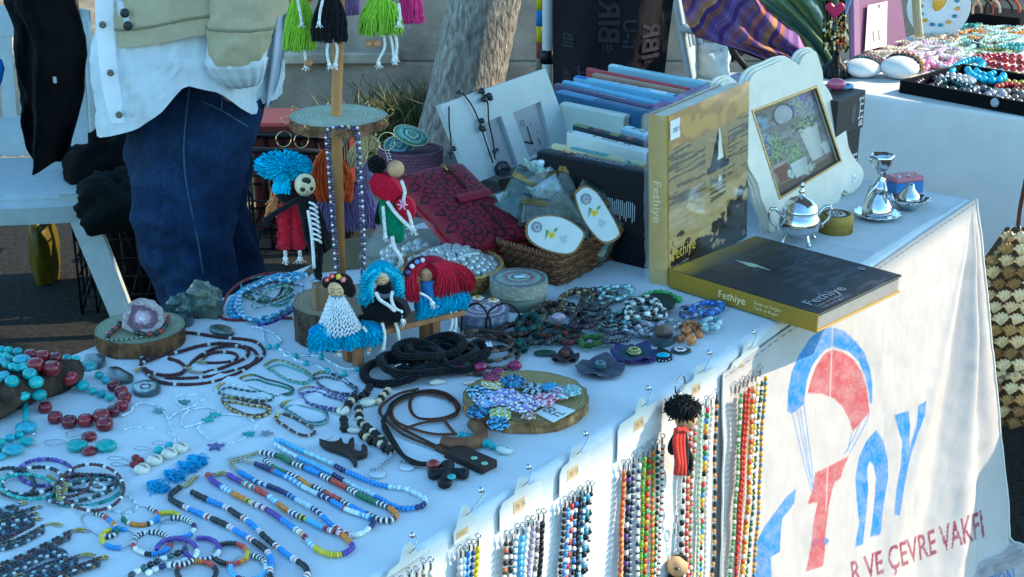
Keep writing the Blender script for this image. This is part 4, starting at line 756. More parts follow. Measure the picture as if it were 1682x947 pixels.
u_,v_,c=raster(120,90,navy);g=MB();G=W(np.stack([u_*L,v_*Wd,0*u_+tk+.0006],-1).reshape(-1,3)).reshape(u_.shape+(3,));grid(g,G,c);part('cover_print',g,M['card'],T)
g=MB();bx=-R[:,0];letter(g,'Fethiye',W((L-.028,.022,tk+.0014)),R[:,1],bx,.020,'8f96a0',width=.10);letter(g,'İnsan ve Doğası',W((L-.017,.023,tk+.0014)),R[:,1],bx,.0062,'7c828c',width=.07);letter(g,'Tarih ile Bugün',W((L-.008,.023,tk+.0014)),R[:,1],bx,.0055,'7c828c',width=.06);part('title',g,M['card'],T)
g=MB();letter(g,'Fethiye',W((L*.36,-.0042,tk*.34)),R[:,0],ZZ,.013,'e8d9a8',width=.052);letter(g,'İnsan ve Doğası',W((L*.60,-.0042,tk*.56)),R[:,0],ZZ,.005,'e0cf98',width=.05);letter(g,'Tarih ve Bugün',W((L*.60,-.0042,tk*.28)),R[:,0],ZZ,.005,'e0cf98',width=.045);part('spine_title',g,M['card'],T)
g=MB();torus(g,W((L*.78,Wd-.02,tk+.0014)),.0055,.0008,'9aa0a4',18,4);letter(g,'A',W((L*.78+.003,Wd-.022,tk+.0014)),R[:,1],bx,.006,'9aa0a4');part('emblem',g,M['card'],T)
# ornate picture frame
Q0,Q1=P(1268,384),P(1412,312);xd=nrm(Q1-Q0);hn=np.cross(xd,ZZ);hn=hn if hn[1]<0 else-hn;ln=math.radians(13);fn_=nrm(hn*math.cos(ln)+ZZ*math.sin(ln));yd=np.cross(fn_,xd);R=axes(xd,yd,fn_)
def loc(x,y):p=onp(x,y,Q0,fn_)-Q0;return(float(p@xd),float(p@yd))
out=[loc(x,y)for x,y in[(1183,137),(1196,130),(1207,130),(1213,138),(1221,143),(1229,140),(1233,128),(1242,117),(1262,108),(1282,99),(1296,97),(1306,102),(1313,105),(1316,97),(1322,88),(1334,83),(1341,84),(1346,98),(1352,118),(1353,135),(1362,148),(1369,165),(1371,182),(1378,196),(1388,208),(1392,225),(1394,240),(1403,258),(1414,272),(1419,284),(1416,300),(1404,314),(1393,318),(1388,312),(1383,316),(1380,328),(1368,342),(1340,352),(1310,362),(1285,376),(1270,384),(1263,376),(1264,360),(1258,344),(1250,326),(1246,306),(1238,290),(1230,276),(1226,258),(1225,240),(1220,225),(1217,205),(1216,180),(1211,162),(1200,152),(1190,148)]]
out=cat_(np.array([list(p)+[0]for p in out]),130,True)[:,:2]
inn=np.array([loc(*p)for p in((1281,325),(1381,264),(1341,142),(1236,182))])
T=thing('picture_frame','ornate off white picture frame with scalloped edges holding a potted plants print','picture frame',Q0)
def ring(g,o2,i2,z0,z1,col):
 k,m=len(o2),len(i2);pts=[[Vector((*p,0))for p in o2],[Vector((*p,0))for p in i2]];tri=tessellate_polygon(pts);allp=np.concatenate([o2,i2]);V=np.concatenate([np.c_[allp,np.full(k+m,z)]for z in(z1,z0)])@R.T+Q0
 def s(t):a,b,c=allp[list(t)];return(b[0]-a[0])*(c[1]-a[1])-(b[1]-a[1])*(c[0]-a[0])
 Tt=[tuple(t)if s(t)>0 else tuple(t)[::-1]for t in tri];g.raw(V[:k+m],None,Tt,col,False)
 ar=lambda q:np.sum(q[:,0]*np.roll(q[:,1],-1)-np.roll(q[:,0],-1)*q[:,1])
 for q,inv,ofs in((o2,False,0),(i2,True,k)):
  n=len(q);f=(ar(q)>0)!=inv;Q=[((ofs+i+k+m),(ofs+(i+1)%n+k+m),ofs+(i+1)%n,ofs+i)for i in range(n)];Q=Q if f else[x[::-1]for x in Q];g.raw(V,Q,None,col,False)
def dil(o,d):
 e=nrm(np.roll(o,-1,0)-np.roll(o,1,0));s=np.sign(np.sum(o[:,0]*np.roll(o[:,1],-1)-np.roll(o[:,0],-1)*o[:,1]));return o+np.stack([e[:,1],-e[:,0]],1)*d*s
for k,(d,z0,z1,idl)in enumerate(((-.001,-.006,0,0),(.0035,-.0115,-.006,-.002),(.008,-.017,-.0115,-.004))):g=MB();ring(g,dil(out,d),inn if not idl else inn*1.0,z0,z1,'ddd5c6');part('moulding',g,M['painted'],T)
i3=inn+nrm(inn-inn.mean(0))*.004;g=MB();ring(g,i3,inn-nrm(inn-inn.mean(0))*.003,-.004,.0012,'8a7a58');part('gilt_edge',g,M['dull'],T)
def pots(u,v):
 n=fbm(u*10,v*26,4,5);n2=fbm(u*40,v*44,6,4);c=lin('8c8886')*(1+.9*n)[...,None];pl=(np.abs((u*9)%1-.5)>.46)&(v>.3);c=mixc(c,pl*.6,'6c6862');c=mixc(c,np.clip((.16+.06*n-v)*20,0,1)*.85,'8a7260');c=mixc(c,(v<.10)*.7,'5a4a40')
 c=mixc(c,(u<.22)*(v>.62)*np.clip(.6+2*n,0,1),'8aa8c4');c=mixc(c,(v>.94)*1.,'8c7c60')
 def pot(cx_,top,bot,wt,wb,col):
  nonlocal c;h=(v-bot)/(top-bot);ww=wb+(wt-wb)*h;m_=(np.abs(u-cx_)<ww)&(h>0)&(h<1);c=mixc(c,m_*1.,col);c=mixc(c,m_*(np.abs(h-.9)<.08)*.5,'e6e0d6');c=mixc(c,m_*np.clip((u-cx_)/ww,0,1)*.35,'5c5650')
 def leaf(cx_,cy_,rx,ry,col,dn=.8):
  nonlocal c;d=((u-cx_)/rx)**2+((v-cy_)/ry)**2;c=mixc(c,(d+2.2*n2<dn)*.9,col);c=mixc(c,(d+3*fbm(u*60,v*50,9,3)<dn*.55)*.8,'a9b890')
 c=mixc(c,((fbm(u*70,v*18,14,4)>.10)&(v>.55)&(u>.5))*.7,'6a5a8c');leaf(.78,.80,.20,.17,'8a70aa',.8);leaf(.70,.86,.12,.12,'8a72a8');leaf(.18,.50,.17,.16,'4f6a44');leaf(.07,.56,.08,.12,'5a5f9c');pot(.20,.34,.12,.11,.07,'8a5848');pot(.75,.58,.16,.15,.09,'d9d5cc');leaf(.72,.62,.18,.07,'4c5c40');leaf(.45,.36,.12,.13,'6a8a54');pot(.46,.26,.08,.13,.10,'d2d2d0');pot(.92,.3,.16,.07,.05,'c8c6c2')
 e=((u-.46)/.15)**2+((v-.82)/.12)**2;c=mixc(c,(np.abs(e-1)<.22)*.8,'4a4c58');c=mixc(c,(e<.8)*.5,'d8dade');c=mixc(c,(np.abs(v-.70)<.035)*(np.abs(u-.46)<.24)*.8,'8a8078');leaf(.55,.10,.10,.05,'d8d8da');leaf(.32,.16,.06,.05,'e4e4e4');return np.clip(c*.72,0,1)
u_,v_,c=raster(170,200,pots);b4=inn[[0,1,2,3]];G2=(b4[0]*((1-u_)*(1-v_))[...,None]+b4[1]*(u_*(1-v_))[...,None]+b4[2]*(u_*v_)[...,None]+b4[3]*((1-u_)*v_)[...,None]);G=np.concatenate([G2,np.full(u_.shape+(1,),-.009)],-1)@R.T+Q0
g=MB();grid(g,G,c);part('print',g,M['card'],T)
g=MB();s0=Q0+xd*loc(1401,300)[0]+yd*loc(1401,300)[1]+fn_*.001;G=np.array([[s0+xd*x+yd*y for x in(0,.015)]for y in(0,.017)]);grid(g,G,'e9ecee');letter(g,'70',s0+xd*.003+yd*.005+fn_*.0008,xd,yd,.006,'6a7080');part('price_sticker',g,M['paper'],T)
g=MB();p=Q0+xd*.10+yd*.16-fn_*.018;q=p-fn_*.09;q[2]=TZ+.003;tube(g,[p,q],.006,'c9c0ac',6);part('strut',g,M['wood'],T)
# grey boxes behind the frame
def gbox(label,c,s,R,col,text,th):
 T=thing('carton',label,'box',c,'grey cartons stacked behind the frame');g=MB();box(g,c+ZZ*s[2]/2,s,col,R,.0015);part('box',g,M['card'],T)
 g=MB();f=c+R[:,0]*(s[0]/2-.008)-R[:,1]*(s[1]/2+.0008)+ZZ*.008;letter(g,text,f,ZZ,-R[:,0],th,'d9d7d4',bold=.02)
 for k in range(6):box(g,c+R[:,0]*(s[0]/2-.045-.003*k)-R[:,1]*(s[1]/2+.0006)+ZZ*s[2]*.5,(.0008,.0004,s[2]*(.5-.05*(k%3))),'8a8488',R)
 part('lettering',g,M['card'],T);return T
cR=axes(U,-N,ZZ);q=P(1421,300);c=q-U*.062-N*.085
gbox('lower grey carton behind the ornate frame',c,(.124,.13,hz(q,212)-TZ),cR,'2c292a','BİTTİ',.016);h1=hz(q,212)-TZ
gbox('upper grey carton with white lettering behind the ornate frame',c+ZZ*(h1+.001)+N*.004,(.128,.13,hz(q,150)-TZ-h1),cR,'353132','BİTTİ',.017);h2=hz(q,150)-TZ
g=MB();ball(g,c+ZZ*(h2+.012)+U*.03+N*.02,(.02,.014,.012),'c05a7c',14,8);torus(g,c+ZZ*(h2+.006)+U*.05+N*.03,.014,.004,'6a9cc4',18,6);single('trinket',g,M['gloss'],'small pink and blue trinket lying on the upper grey carton','trinket')
# two panel clock with photo slots
K0,K1=P(772,338,TZ+.01),P(945,262,TZ+.01);K1=K0+nrm(K1-K0)*.30;xd=nrm(K1-K0);hn=np.cross(xd,ZZ);hn=hn if hn[1]<0 else-hn;ln=math.radians(16);fn_=nrm(hn*math.cos(ln)+ZZ*math.sin(ln));yd=np.cross(fn_,xd);R=axes(xd,yd,fn_);Q0=K0
T=thing('photo_clock','white photo frame clock with two grey slots leaning behind the soaps','clock',K0)
o4=np.array([loc(*p)for p in((795,352),(940,232),(896,112),(723,172))]);base=o4.min(0)
o4[0]=o4[3]+(o4[1]-o4[2]);slot1=np.array([loc(*p)for p in((820,285),(851,270),(823,190),(792,203))]);slot2=np.array([loc(*p)for p in((870,258),(906,238),(888,166),(842,185))])
mid=(o4[3]+o4[2])/2;midb=(o4[0]+o4[1])/2
k_=.535;m1=o4[3]+(o4[2]-o4[3])*k_;m0=o4[0]+(o4[1]-o4[0])*k_
g=MB();ring(g,np.array([o4[0],m0,m1,o4[3]]),slot1,-.012,0,'b4bebe');ring(g,np.array([m0,o4[1],o4[2],m1]),slot2,-.012,0,'b4bebe');part('panel',g,M['card'],T)
def quad(g,q,z,col):G=np.array([[np.r_[q[0],z],np.r_[q[1],z]],[np.r_[q[3],z],np.r_[q[2],z]]])@R.T+Q0;grid(g,G,col)
g=MB();quad(g,slot1*1.0,-.008,'8c8f94');part('photo_slot',g,M['card'],T);g=MB();quad(g,slot2,-.008,'9a9a9c');part('clock_face',g,M['card'],T)
def L3(x,y,z):p=loc(x,y);return np.array([p[0],p[1],z])@R.T+Q0
g=MB();lathe(g,[(0,0),(.004,0),(.004,.002),(0,.002)],L3(821,245,-.0075),'2a2c30',12,R);part('knob',g,M['rubber'],T)
g=MB()
for s,x,y in(('12',864,203),('3',893,233)):letter(g,s,L3(x-3,y+4,-.0068),xd,yd,.013,'2a2c30')
for x,y in((876,203),(888,215),(856,212),(866,246),(884,246),(852,228)):ball(g,L3(x,y,-.0068),.0012,'2a2c30',8,5)
part('numerals',g,M['card'],T)
c0=L3(878,234,-.006);g=MB()
for x,y,w_ in((870,207,.0011),(866,232,.0016)):tube(g,[c0,L3(x,y,-.006)],w_,'22242a',5);
ball(g,c0,.003,'22242a',10,6);part('hands',g,M['rubber'],T)
for x,y in((776,334),(850,300),(866,292),(924,262)):
 g=MB();box(g,L3(x,y,-.02),(.03,.03,.035),'121418',R,.003);part('foot',g,M['rubber'],T)
g=MB();p=L3(830,200,-.012);q=p-fn_*.10;q[2]=TZ+.002;tube(g,[p,q],.006,'121418',6);part('strut',g,M['rubber'],T)
def hangneck(label,pts,beads,pend=None):
 T=thing('bead_necklace',label,'necklace',L3(*pts[0],.004),'black cord necklaces hung over the clock');g=MB();c=cat_([L3(x,y,z)for(x,y),z in zip(pts,[.004]+[.006]*(len(pts)-1))],60);tube(g,c,.0016,'15161a',5);part('cord',g,M['leather'],T)
 for x,y,r in beads:g=MB();ball(g,L3(x,y,.009),A3(r,r,r*.8),'111216',14,8);part('bead',g,M['gloss'],T)
 if pend:g=MB();x,y,r=pend;ball(g,L3(x,y,.014),(r,r*.6,r),'191c28',22,14);part('pendant',g,M['stone'],T)
hangneck('black bead cord necklace over the clock with a round dark pendant',[(756,152),(770,172),(783,200),(796,240),(806,268)],[(748,152,.006),(785,199,.007),(787,212,.008),(806,250,.005)],(817,279,.017))
hangneck('second black bead cord hanging on the clock beside the first',[(788,148),(797,170),(799,200),(806,232),(809,262)],[(785,150,.008),(797,158,.008),(789,164,.007),(799,162,.007),(784,208,.005)])
hangneck('black cord hanging down the left edge of the clock',[(735,175),(734,205),(737,235),(736,262)],[(738,245,.007),(734,250,.006)])
# round golden tin, silver sugar bowl, candlestick, dish, small box
def rdisk(label,name,cat,c,r,h,side,top,m='card',lid=True,extra=None):
 T=thing(name,label,cat,c);g=MB();lathe(g,[(r,0),(r*1.0,h*.55),(r*.99,h*.56)],c,side,40);part('base',g,M[m],T);g=MB();lathe(g,[(r*1.03,h*.5),(r*1.03,h*.95),(r*1.01,h),(r*.5,h*1.0),(1e-5,h)],c,top,44);part('lid',g,M[m],T);return T
c=P(1371,380);r=28*mpp(c);T=rdisk('round golden tin with a patterned lid beside the silver sugar bowl','round_tin','tin',c,r,.034,'a08240','a88a42')
g=MB()
for k in range(5):torus(g,c+ZZ*.0345,r*(.18+.17*k),.0011,['d4d2cc','2a2e38','c8c4bc','40444c','b8a060'][k],36,4)
for k in range(20):a=k*.314;ball(g,c+A3(math.cos(a),math.sin(a),0)*r*(.4+.3*(k%2))+ZZ*.0345,(.0035,.0035,.0008),['e8e6e0','2c3038'][k%2],8,4)
part('lid_pattern',g,M['card'],T,kind='stuff')
g=MB()
for k in range(40):a=k*2*np.pi/40;tube(g,[c+A3(math.cos(a),math.sin(a),0)*r*1.005+ZZ*.001,c+A3(math.cos(a),math.sin(a),0)*r*1.005+ZZ*.016],.0007,'7a6230',3)
part('side_pattern',g,M['card'],T,kind='stuff')
c=P(1311,398);k=mpp(c);H=hz(c,308)-TZ;r=33*k;T=thing('sugar_bowl','silver lidded sugar bowl with two handles in front of the frame','sugar bowl',c)
pr=[(r*.5,.012),(r*.62,.016),(r*.95,.026),(r*1.03,.037),(r*.98,.048),(r*.86,.056),(r*.84,.060)];g=MB();lathe(g,np.array(cat_(np.c_[np.array(pr),np.zeros(7)],24))[:,:2],c,'d4d6d8',48);part('bowl',g,M['metal'],T)
pr=np.array([(r*.90,.060),(r*.93,.063),(r*.86,.066),(r*.80,.072),(r*.55,.081),(r*.25,.086),(r*.12,.088),(r*.10,.091),(r*.05,.092)]);g=MB();lathe(g,pr,c,'d4d6d8',48);LD=part('lid',g,M['metal'],T)
g=MB();lathe(g,[(1e-5,.090),(.004,.092),(.0065,.096),(.004,.1),(.0025,.103),(.0045,.107),(.002,.112),(1e-5,.114)],c,'d4d6d8',16);part('finial',g,M['metal'],LD)
lat=A3(1,0,0)
for s in(-1,1):
 g=MB();d=nrm(lat*s+A3(0,.15*s,0));tube(g,cat_([c+d*r*.92+ZZ*.052,c+d*r*1.30+ZZ*.066,c+d*r*1.58+ZZ*.060,c+d*r*1.50+ZZ*.044,c+d*r*1.22+ZZ*.034,c+d*r*1.18+ZZ*.026],26),np.linspace(.0036,.0024,26),'d4d6d8',8);ball(g,c+d*r*1.50+ZZ*.066,.004,'d4d6d8',10,6);part('handle',g,M['metal'],T)
for a in(.4,1.97,3.54,5.11):
 g=MB();d=A3(math.cos(a),math.sin(a),0);tube(g,cat_([c+d*r*.7+ZZ*.022,c+d*r*.85+ZZ*.010,c+d*r*.98+ZZ*.003],8),[.004,.0036,.003,.003,.0028,.003,.0036,.004],'d4d6d8',8);part('foot',g,M['metal'],T)
g=MB();torus(g,c+ZZ*.058,r*.87,.0016,'d4d6d8',40,6);part('rim',g,M['metal'],T)
c=P(1440,358);k=mpp(c);H=hz(c,250)-TZ;T=thing('candlestick','silver bird shaped candlestick on a fluted dish at the table end','candlestick',c)
def fluted(c,prof,nf,amp,n=72,col='d2d4d6'):
 pr=np.asarray(prof,float);g=MB();ga=np.linspace(0,2*np.pi,n,endpoint=False);rr=pr[:,0:1]*(1+amp*np.cos(ga*nf)[None]*(pr[:,0:1]/pr[:,0].max())**2);G=np.stack([c[0]+rr*np.cos(ga),c[1]+rr*np.sin(ga),c[2]+pr[:,1:2]+amp*.12*pr[:,0:1]*np.cos(ga*nf)[None]],-1);grid(g,G,col,wrap=True);return g
r=37*k;part('dish',fluted(c,[(r*.2,.002),(r*.75,.003),(r,.010),(r*1.02,.012),(r*.98,.0125),(r*.78,.008),(r*.5,.010),(.001,.011)],14,.05),M['metal'],T)
g=MB();lathe(g,[(r*.66,.008),(r*.68,.014),(r*.60,.026),(r*.45,.036),(r*.30,.046),(r*.24,.056)],c,'d2d4d6',36,sy=.9);part('dome',g,M['metal'],T)
g=MB();t1=c+A3(-.004,0,.05);p=cat_([t1,c+A3(.002,0,.07),c+A3(.004,0,.085),c+A3(.001,0,H-.035)],20);tube(g,p,np.interp(np.linspace(0,1,20),[0,.25,.5,.75,1],[.012,.016,.010,.007,.009]),'d2d4d6',14);part('stem',g,M['metal'],T)
tc_=c+ZZ*(H-.038);g=fluted(tc_,[(.006,0),(.013,.006),(.019,.016),(.021,.026),(.0225,.033),(.0205,.034),(.017,.024),(.010,.012),(.001,.010)],6,.06,48);part('cup',g,M['metal'],T)
g=MB();tube(g,cat_([tc_+A3(-.014,0,.018),tc_+A3(-.024,-.003,.026),tc_+A3(-.033,-.004,.027)],10),np.linspace(.006,.0012,10),'d2d4d6',8);part('beak',g,M['metal'],T)
for s in(-1,1):
 g=MB();tube(g,cat_([c+A3(s*.004,-.004,.075),c+A3(s*.014-.006,-.012,.058),c+A3(s*.022-.01,-.016,.034)],14),np.interp(np.linspace(0,1,14),[0,.4,1],[.004,.008,.002]),'d2d4d6',8,flat=.5);part('wing',g,M['metal'],T)
c=P(1492,343);k=mpp(c);r=31*k;T=thing('ruffled_dish','small ruffled silver dish holding a glass jar near the far corner','dish',c)
part('dish',fluted(c,[(r*.4,.0),(r*.5,.004),(r*.85,.014),(r*1.05,.022),(r*1.02,.0225),(r*.8,.013),(.001,.008)],11,.09),M['metal'],T)
g=MB();lathe(g,[(r*.5,.008),(r*.62,.016),(r*.5,.030),(r*.22,.042),(r*.18,.05),(.001,.052)],c,'c9ccc8',28);part('jar',g,M['metal'],T)
g=MB();box(g,c+A3(.006,-r*.58,.024),(.012,.001,.014),'e4e8ec',axes(U,ZZ));part('price_tag',g,M['paper'],T)
c=P(1484,314);g=MB();R=axes(nrm(P(1505,312)-P(1455,318)),None,ZZ);T=thing('small_box','small pink topped blue box behind the bird candlestick','box',c);box(g,c+ZZ*.012,(.066,.04,.024),'4a7ab4',R,.002);part('base',g,M['card'],T);g=MB();box(g,c+ZZ*.029,(.068,.042,.010),'c87a84',R,.003);part('lid',g,M['card'],T)
g=MB()
for i in range(12):q=c+R[:,0]*RS.uniform(-.03,.03)+R[:,1]*RS.uniform(-.016,.016)+ZZ*.0342;ball(g,q,(.004,.004,.0008),random.choice(['e0b0b4','dfe3ea','8a4a5c','d8a060']),8,4)
part('lid_pattern',g,M['card'],T,kind='stuff')
# DISPLAY STAND AND DOLLS
slice_=mat('sawn_log_face',.8,.12,60,.25,300);t_=slice_.node_tree;b_=t_.nodes['Principled BSDF']
wv=t_.nodes.new('ShaderNodeTexWave');wv.wave_type='RINGS';wv.rings_direction='Z';wv.inputs['Scale'].default_value=55;wv.inputs['Distortion'].default_value=3.5;wv.inputs['Detail'].default_value=3;wv.inputs['Detail Scale'].default_value=1.5
tc2=t_.nodes.new('ShaderNodeTexCoord');t_.links.new(tc2.outputs['Object'],wv.inputs['Vector']);mr_=t_.nodes.new('ShaderNodeMapRange');mr_.inputs[3].default_value=.78;mr_.inputs[4].default_value=1.1;t_.links.new(wv.outputs['Fac'],mr_.inputs[0])
v2=t_.nodes.new('ShaderNodeVectorMath');v2.operation='SCALE';src=b_.inputs['Base Color'].links[0].from_socket;t_.links.new(src,v2.inputs[0]);t_.links.new(mr_.outputs[0],v2.inputs['Scale']);t_.links.new(v2.outputs[0],b_.inputs['Base Color'])
def log_slice(parent,nm,c,r,h,top,bark,seed=0,sx=1.,sy=1.,amp=.05,rough_=.02,ring_=.9):
 n=72;ga=np.linspace(0,2*np.pi,n,endpoint=False);d=1+amp*fbm(np.cos(ga)*1.5+5,np.sin(ga)*1.5+5,seed,3);zs=np.linspace(0,h,7)
 G=np.array([np.stack([c[0]+r*sx*d*(1+rough_*2*fbm(ga*8,0*ga+z*300,seed+2,3))*np.cos(ga),c[1]+r*sy*d*(1+rough_*2*fbm(ga*8,0*ga+z*300,seed+2,3))*np.sin(ga),0*ga+c[2]+z],1)for z in zs])
 cc=lin(bark)*(1+.9*fbm(ga[None]*6+0*zs[:,None],zs[:,None]*120+ga[None]*2,seed+4,4))[...,None];g=MB();grid(g,G,cc,wrap=True);part('bark' if nm=='slice' else nm+'_bark',g,M['bark'],parent)
 g=MB();k=14;rr=np.linspace(0.001,1,k)[:,None,None];T_=G[-1][None]*rr+np.array([c[0],c[1],c[2]+h])*(1-rr);T_[...,2]+=.0004
 ct=np.ones((k,n,1))*lin(top)*(1-.35*np.clip((rr-ring_)/(1-ring_),0,1));grid(g,T_[::-1]if False else T_,ct,wrap=True)
 part('sawn_face',g,slice_,parent)
S0=P(562,548);km=mpp(S0)
ST2=thing('display_stand','wooden display stand of log slices on a pole, hung with dolls','display stand',S0)
log_slice(ST2,'base',S0,76*km,.055,'9a8a70','4a4038',3)
g=MB();pz=[S0+ZZ*.05+A3(.001,0,0),A3(*at(552,190,S0[1])),A3(*at(557,40,S0[1])),A3(*at(559,-150,S0[1]))];tube(g,np.array(pz),.0078,'a87848',14);part('pole',g,M['wood'],ST2)
D1=at(556,207,S0[1]);log_slice(ST2,'disc',D1,79*mpp(D1),.016,'a8b09a','7a5a42',8)
D2=at(560,-128,S0[1]);log_slice(ST2,'upper_disc',D2,.062,.016,'a8b09a','7a5a42',12)
for a in np.linspace(0,2*np.pi,9)[:-1]+.3:
 g=MB();e=D1+A3(math.cos(a),math.sin(a),0)*79*mpp(D1)+ZZ*.010;u_=A3(math.cos(a),math.sin(a),0);tube(g,cat_([e,e+u_*.008,e+u_*.013+ZZ*.007,e+u_*.007+ZZ*.011,e+u_*.003+ZZ*.006],14),.0008,'c8a868',5);part('screw_eye',g,M['metal'],ST2)
g=MB();bb=at(529,489,S0[1]-.03);box(g,bb,(.026,.026,.045),'8a6a4e',axes(A3(1,.3,0),None,ZZ),.002);single('wooden_block',g,M['wood'],'small brown wooden block on the stand base behind the flower crowned doll','block')
def SP(x,y,dy=0.):return at(x,y,S0[1]+dy)
def strands(mb,p0,p1,r,col,var=.2,curl=.0,bow=None,k=7,freq=9.,n=3):
 p0=np.asarray(p0,float);p1=np.asarray(p1,float);m=len(p0);t=np.linspace(0,1,k)[None,:,None];p=p0[:,None]+(p1-p0)[:,None]*t
 if bow is not None:p=p+np.asarray(bow)[:,None]*(4*t*(1-t))
 if curl:ph=RS.uniform(0,6.28,(m,1,1));tt=t*freq;p=p+curl*np.concatenate([np.sin(tt+ph),np.cos(tt*1.1+ph),.5*np.sin(tt*.9+2*ph)],2)*np.minimum(1,t*3)
 return yarn(mb,p,r,jit(col,m,var),n)
def skirt(mb,top,rt,bot,rb,m,r,col,curl=.0012,flat=.6,var=.2):
 a=RS.uniform(0,2*np.pi,m);q=RS.uniform(.55,1,m);d=np.stack([np.cos(a),np.sin(a)*flat,0*a],1)
 e=np.asarray(bot)+d*rb*q[:,None]+np.stack([0*a,0*a,RS.uniform(-.004,.004,m)],1);strands(mb,np.asarray(top)+d*rt*q[:,None],e,r,col,var,curl,bow=d*(rb-rt)*.25)
def cord(pts,r=.0017,col='e4e2dc',n=6,sm=16):g=MB();tube(g,cat_(pts,sm),r,col,n);return g
def knot(g,c,r,col):
 ball(g,c,(r,r,r),col,8,6);strands(g,np.repeat([c],14,0),c+RS.normal(0,1,(14,3))*A3(r,r,.3*r)-ZZ*r*1.6,.0006,col)
def face(g,c,r,brow=True,R=None,lip='8a3a34'):
 R=np.eye(3)if R is None else R;f=lambda x,y:c+R@(r*A3(x,-math.sqrt(max(0,1.03-x*x-y*y)),y))
 for s in(-1,1):
  tube(g,cat_([f(s*.55,-.02),f(s*.38,-.12),f(s*.18,-.04)],7),r*.045,'2a201c',4)
  tube(g,cat_([f(s*.6,.2),f(s*.35,.27),f(s*.06,.18)],7),r*.04,'3a2a22',4)
  ball(g,f(s*.55,-.32),(r*.14,r*.05,r*.1),'c8785c',8,5)
 ball(g,f(0,-.5),(r*.14,r*.06,r*.07),lip,8,5);ball(g,f(0,-.22),(r*.07,r*.09,r*.07),'c49a70',6,5)
 # upper dolls hanging from the upper disc
GRP='yarn doll keyrings hanging from the stand'
def hang_ring(T,top,r,col='c8b484'):
 g=MB();torus(g,top,r,.0009,col,26,5,axes(A3(1,.5,0),ZZ));part('ring',g,M['metal'],T)
def updoll(label,px,ytop,yskirt,ybot,w,scol,hcol,legs,arms=(),dy=-.02,shoes=()):
 T=thing('yarn_doll',label,'doll',SP(px,ytop,dy),GRP);k=mpp(SP(px,0,dy))
 top=SP(px,yskirt,dy);bot=SP(px,ybot,dy);g=MB();skirt(g,top,.006,bot,w*k,330,.0011,scol,.0016);ball(g,(top+bot)/2,(w*k*.5,w*k*.35,abs(top[2]-bot[2])*.5),lin(scol)*.8,12,8);part('skirt',g,M['yarn'],T)
 hd=SP(px,yskirt-30,dy);g=MB();ball(g,hd,13*k,'d3a878',16,12);part('head',g,M['wood'],T)
 g=MB();ball(g,hd+ZZ*.004+A3(0,.003,0),13.5*k,hcol,14,10);d=nrm(RS.normal(0,1,(160,3))*A3(1,.7,.5));d[:,1]=np.abs(d[:,1])*.6;strands(g,hd+ZZ*8*k+d*10*k,hd+d*A3(22,10,8)*k-ZZ*RS.uniform(25,44,(160,1))*k,.0009,hcol,.25,.0015);part('hair',g,M['yarn'],T)
 g=MB();tube(g,[SP(px,yskirt-18,dy),top-ZZ*.004],.006,scol,10);part('body',g,M['yarn'],T)
 for pts in legs:
  p=[SP(x,y,dy-.003)for x,y in pts];g=cord(p,.0021);knot(g,p[-1],.0034,'e6e4e0');part('leg',g,M['yarn'],T)
 for pts in arms:p=[SP(x,y,dy-.02)for x,y in pts];g=cord(p,.0021);knot(g,p[-1],.003,'e6e4e0');part('arm',g,M['yarn'],T)
 for x,y in shoes:g=MB();ball(g,SP(x,y,dy-.004),(.0062,.0055,.0055),'c08a5c',12,8);part('shoe',g,M['wood'],T)
 g=MB();tube(g,[hd+ZZ*12*k,D2+(hd-D2)*A3(.55,.55,0)],.0006,'c8b484',4);part('thread',g,M['metal'],T)
updoll('lime skirted yarn doll with orange hair hanging left of the pole',492,-80,-14,78,27,'9ccc3c','d8582c',[[(498,70),(501,90),(503,108)],[(484,70),(483,80)]],[[(489,0),(493,20),(496,38)]],shoes=[(506,103)])
updoll('black skirted yarn doll hanging in front of the pole',541,-80,-20,64,31,'131317','c83c64',[[(541,60),(537,85),(541,106)],[(549,60),(554,82),(551,106)]],[[(532,-8),(526,18),(524,38)]],dy=-.055)
updoll('lime skirted yarn doll with blue hair hanging right of the pole',625,-80,-14,52,37,'9ccc3c','1f4fb0',[[(629,50),(632,76),(622,98),(622,104)],[(639,50),(645,76),(647,98)],[(648,50),(652,72),(650,96)]],[[(655,5),(657,25),(655,38)]],dy=-.04,shoes=[(606,71),(618,71)])
T=thing('yarn_doll','bright pink yarn doll peeking out at the far right of the hanging row','doll',SP(676,0),GRP);g=MB();skirt(g,SP(668,-60,.02),.006,SP(678,34,.02),.016,260,.0011,'e8408c',.0015);part('skirt',g,M['yarn'],T);g=MB();ball(g,SP(666,-75,.02),.011,'d3a878',14,10);part('head',g,M['wood'],T)
T=thing('yarn_doll','lilac haired yarn doll half hidden behind the upper dolls','doll',SP(570,0,.04),GRP);g=MB();skirt(g,SP(568,-60,.04),.008,SP(572,20,.04),.017,260,.0011,'9a7aac',.0015);part('skirt',g,M['yarn'],T);g=MB();ball(g,SP(568,-75,.04),.011,'d3a878',14,10);part('head',g,M['wood'],T)
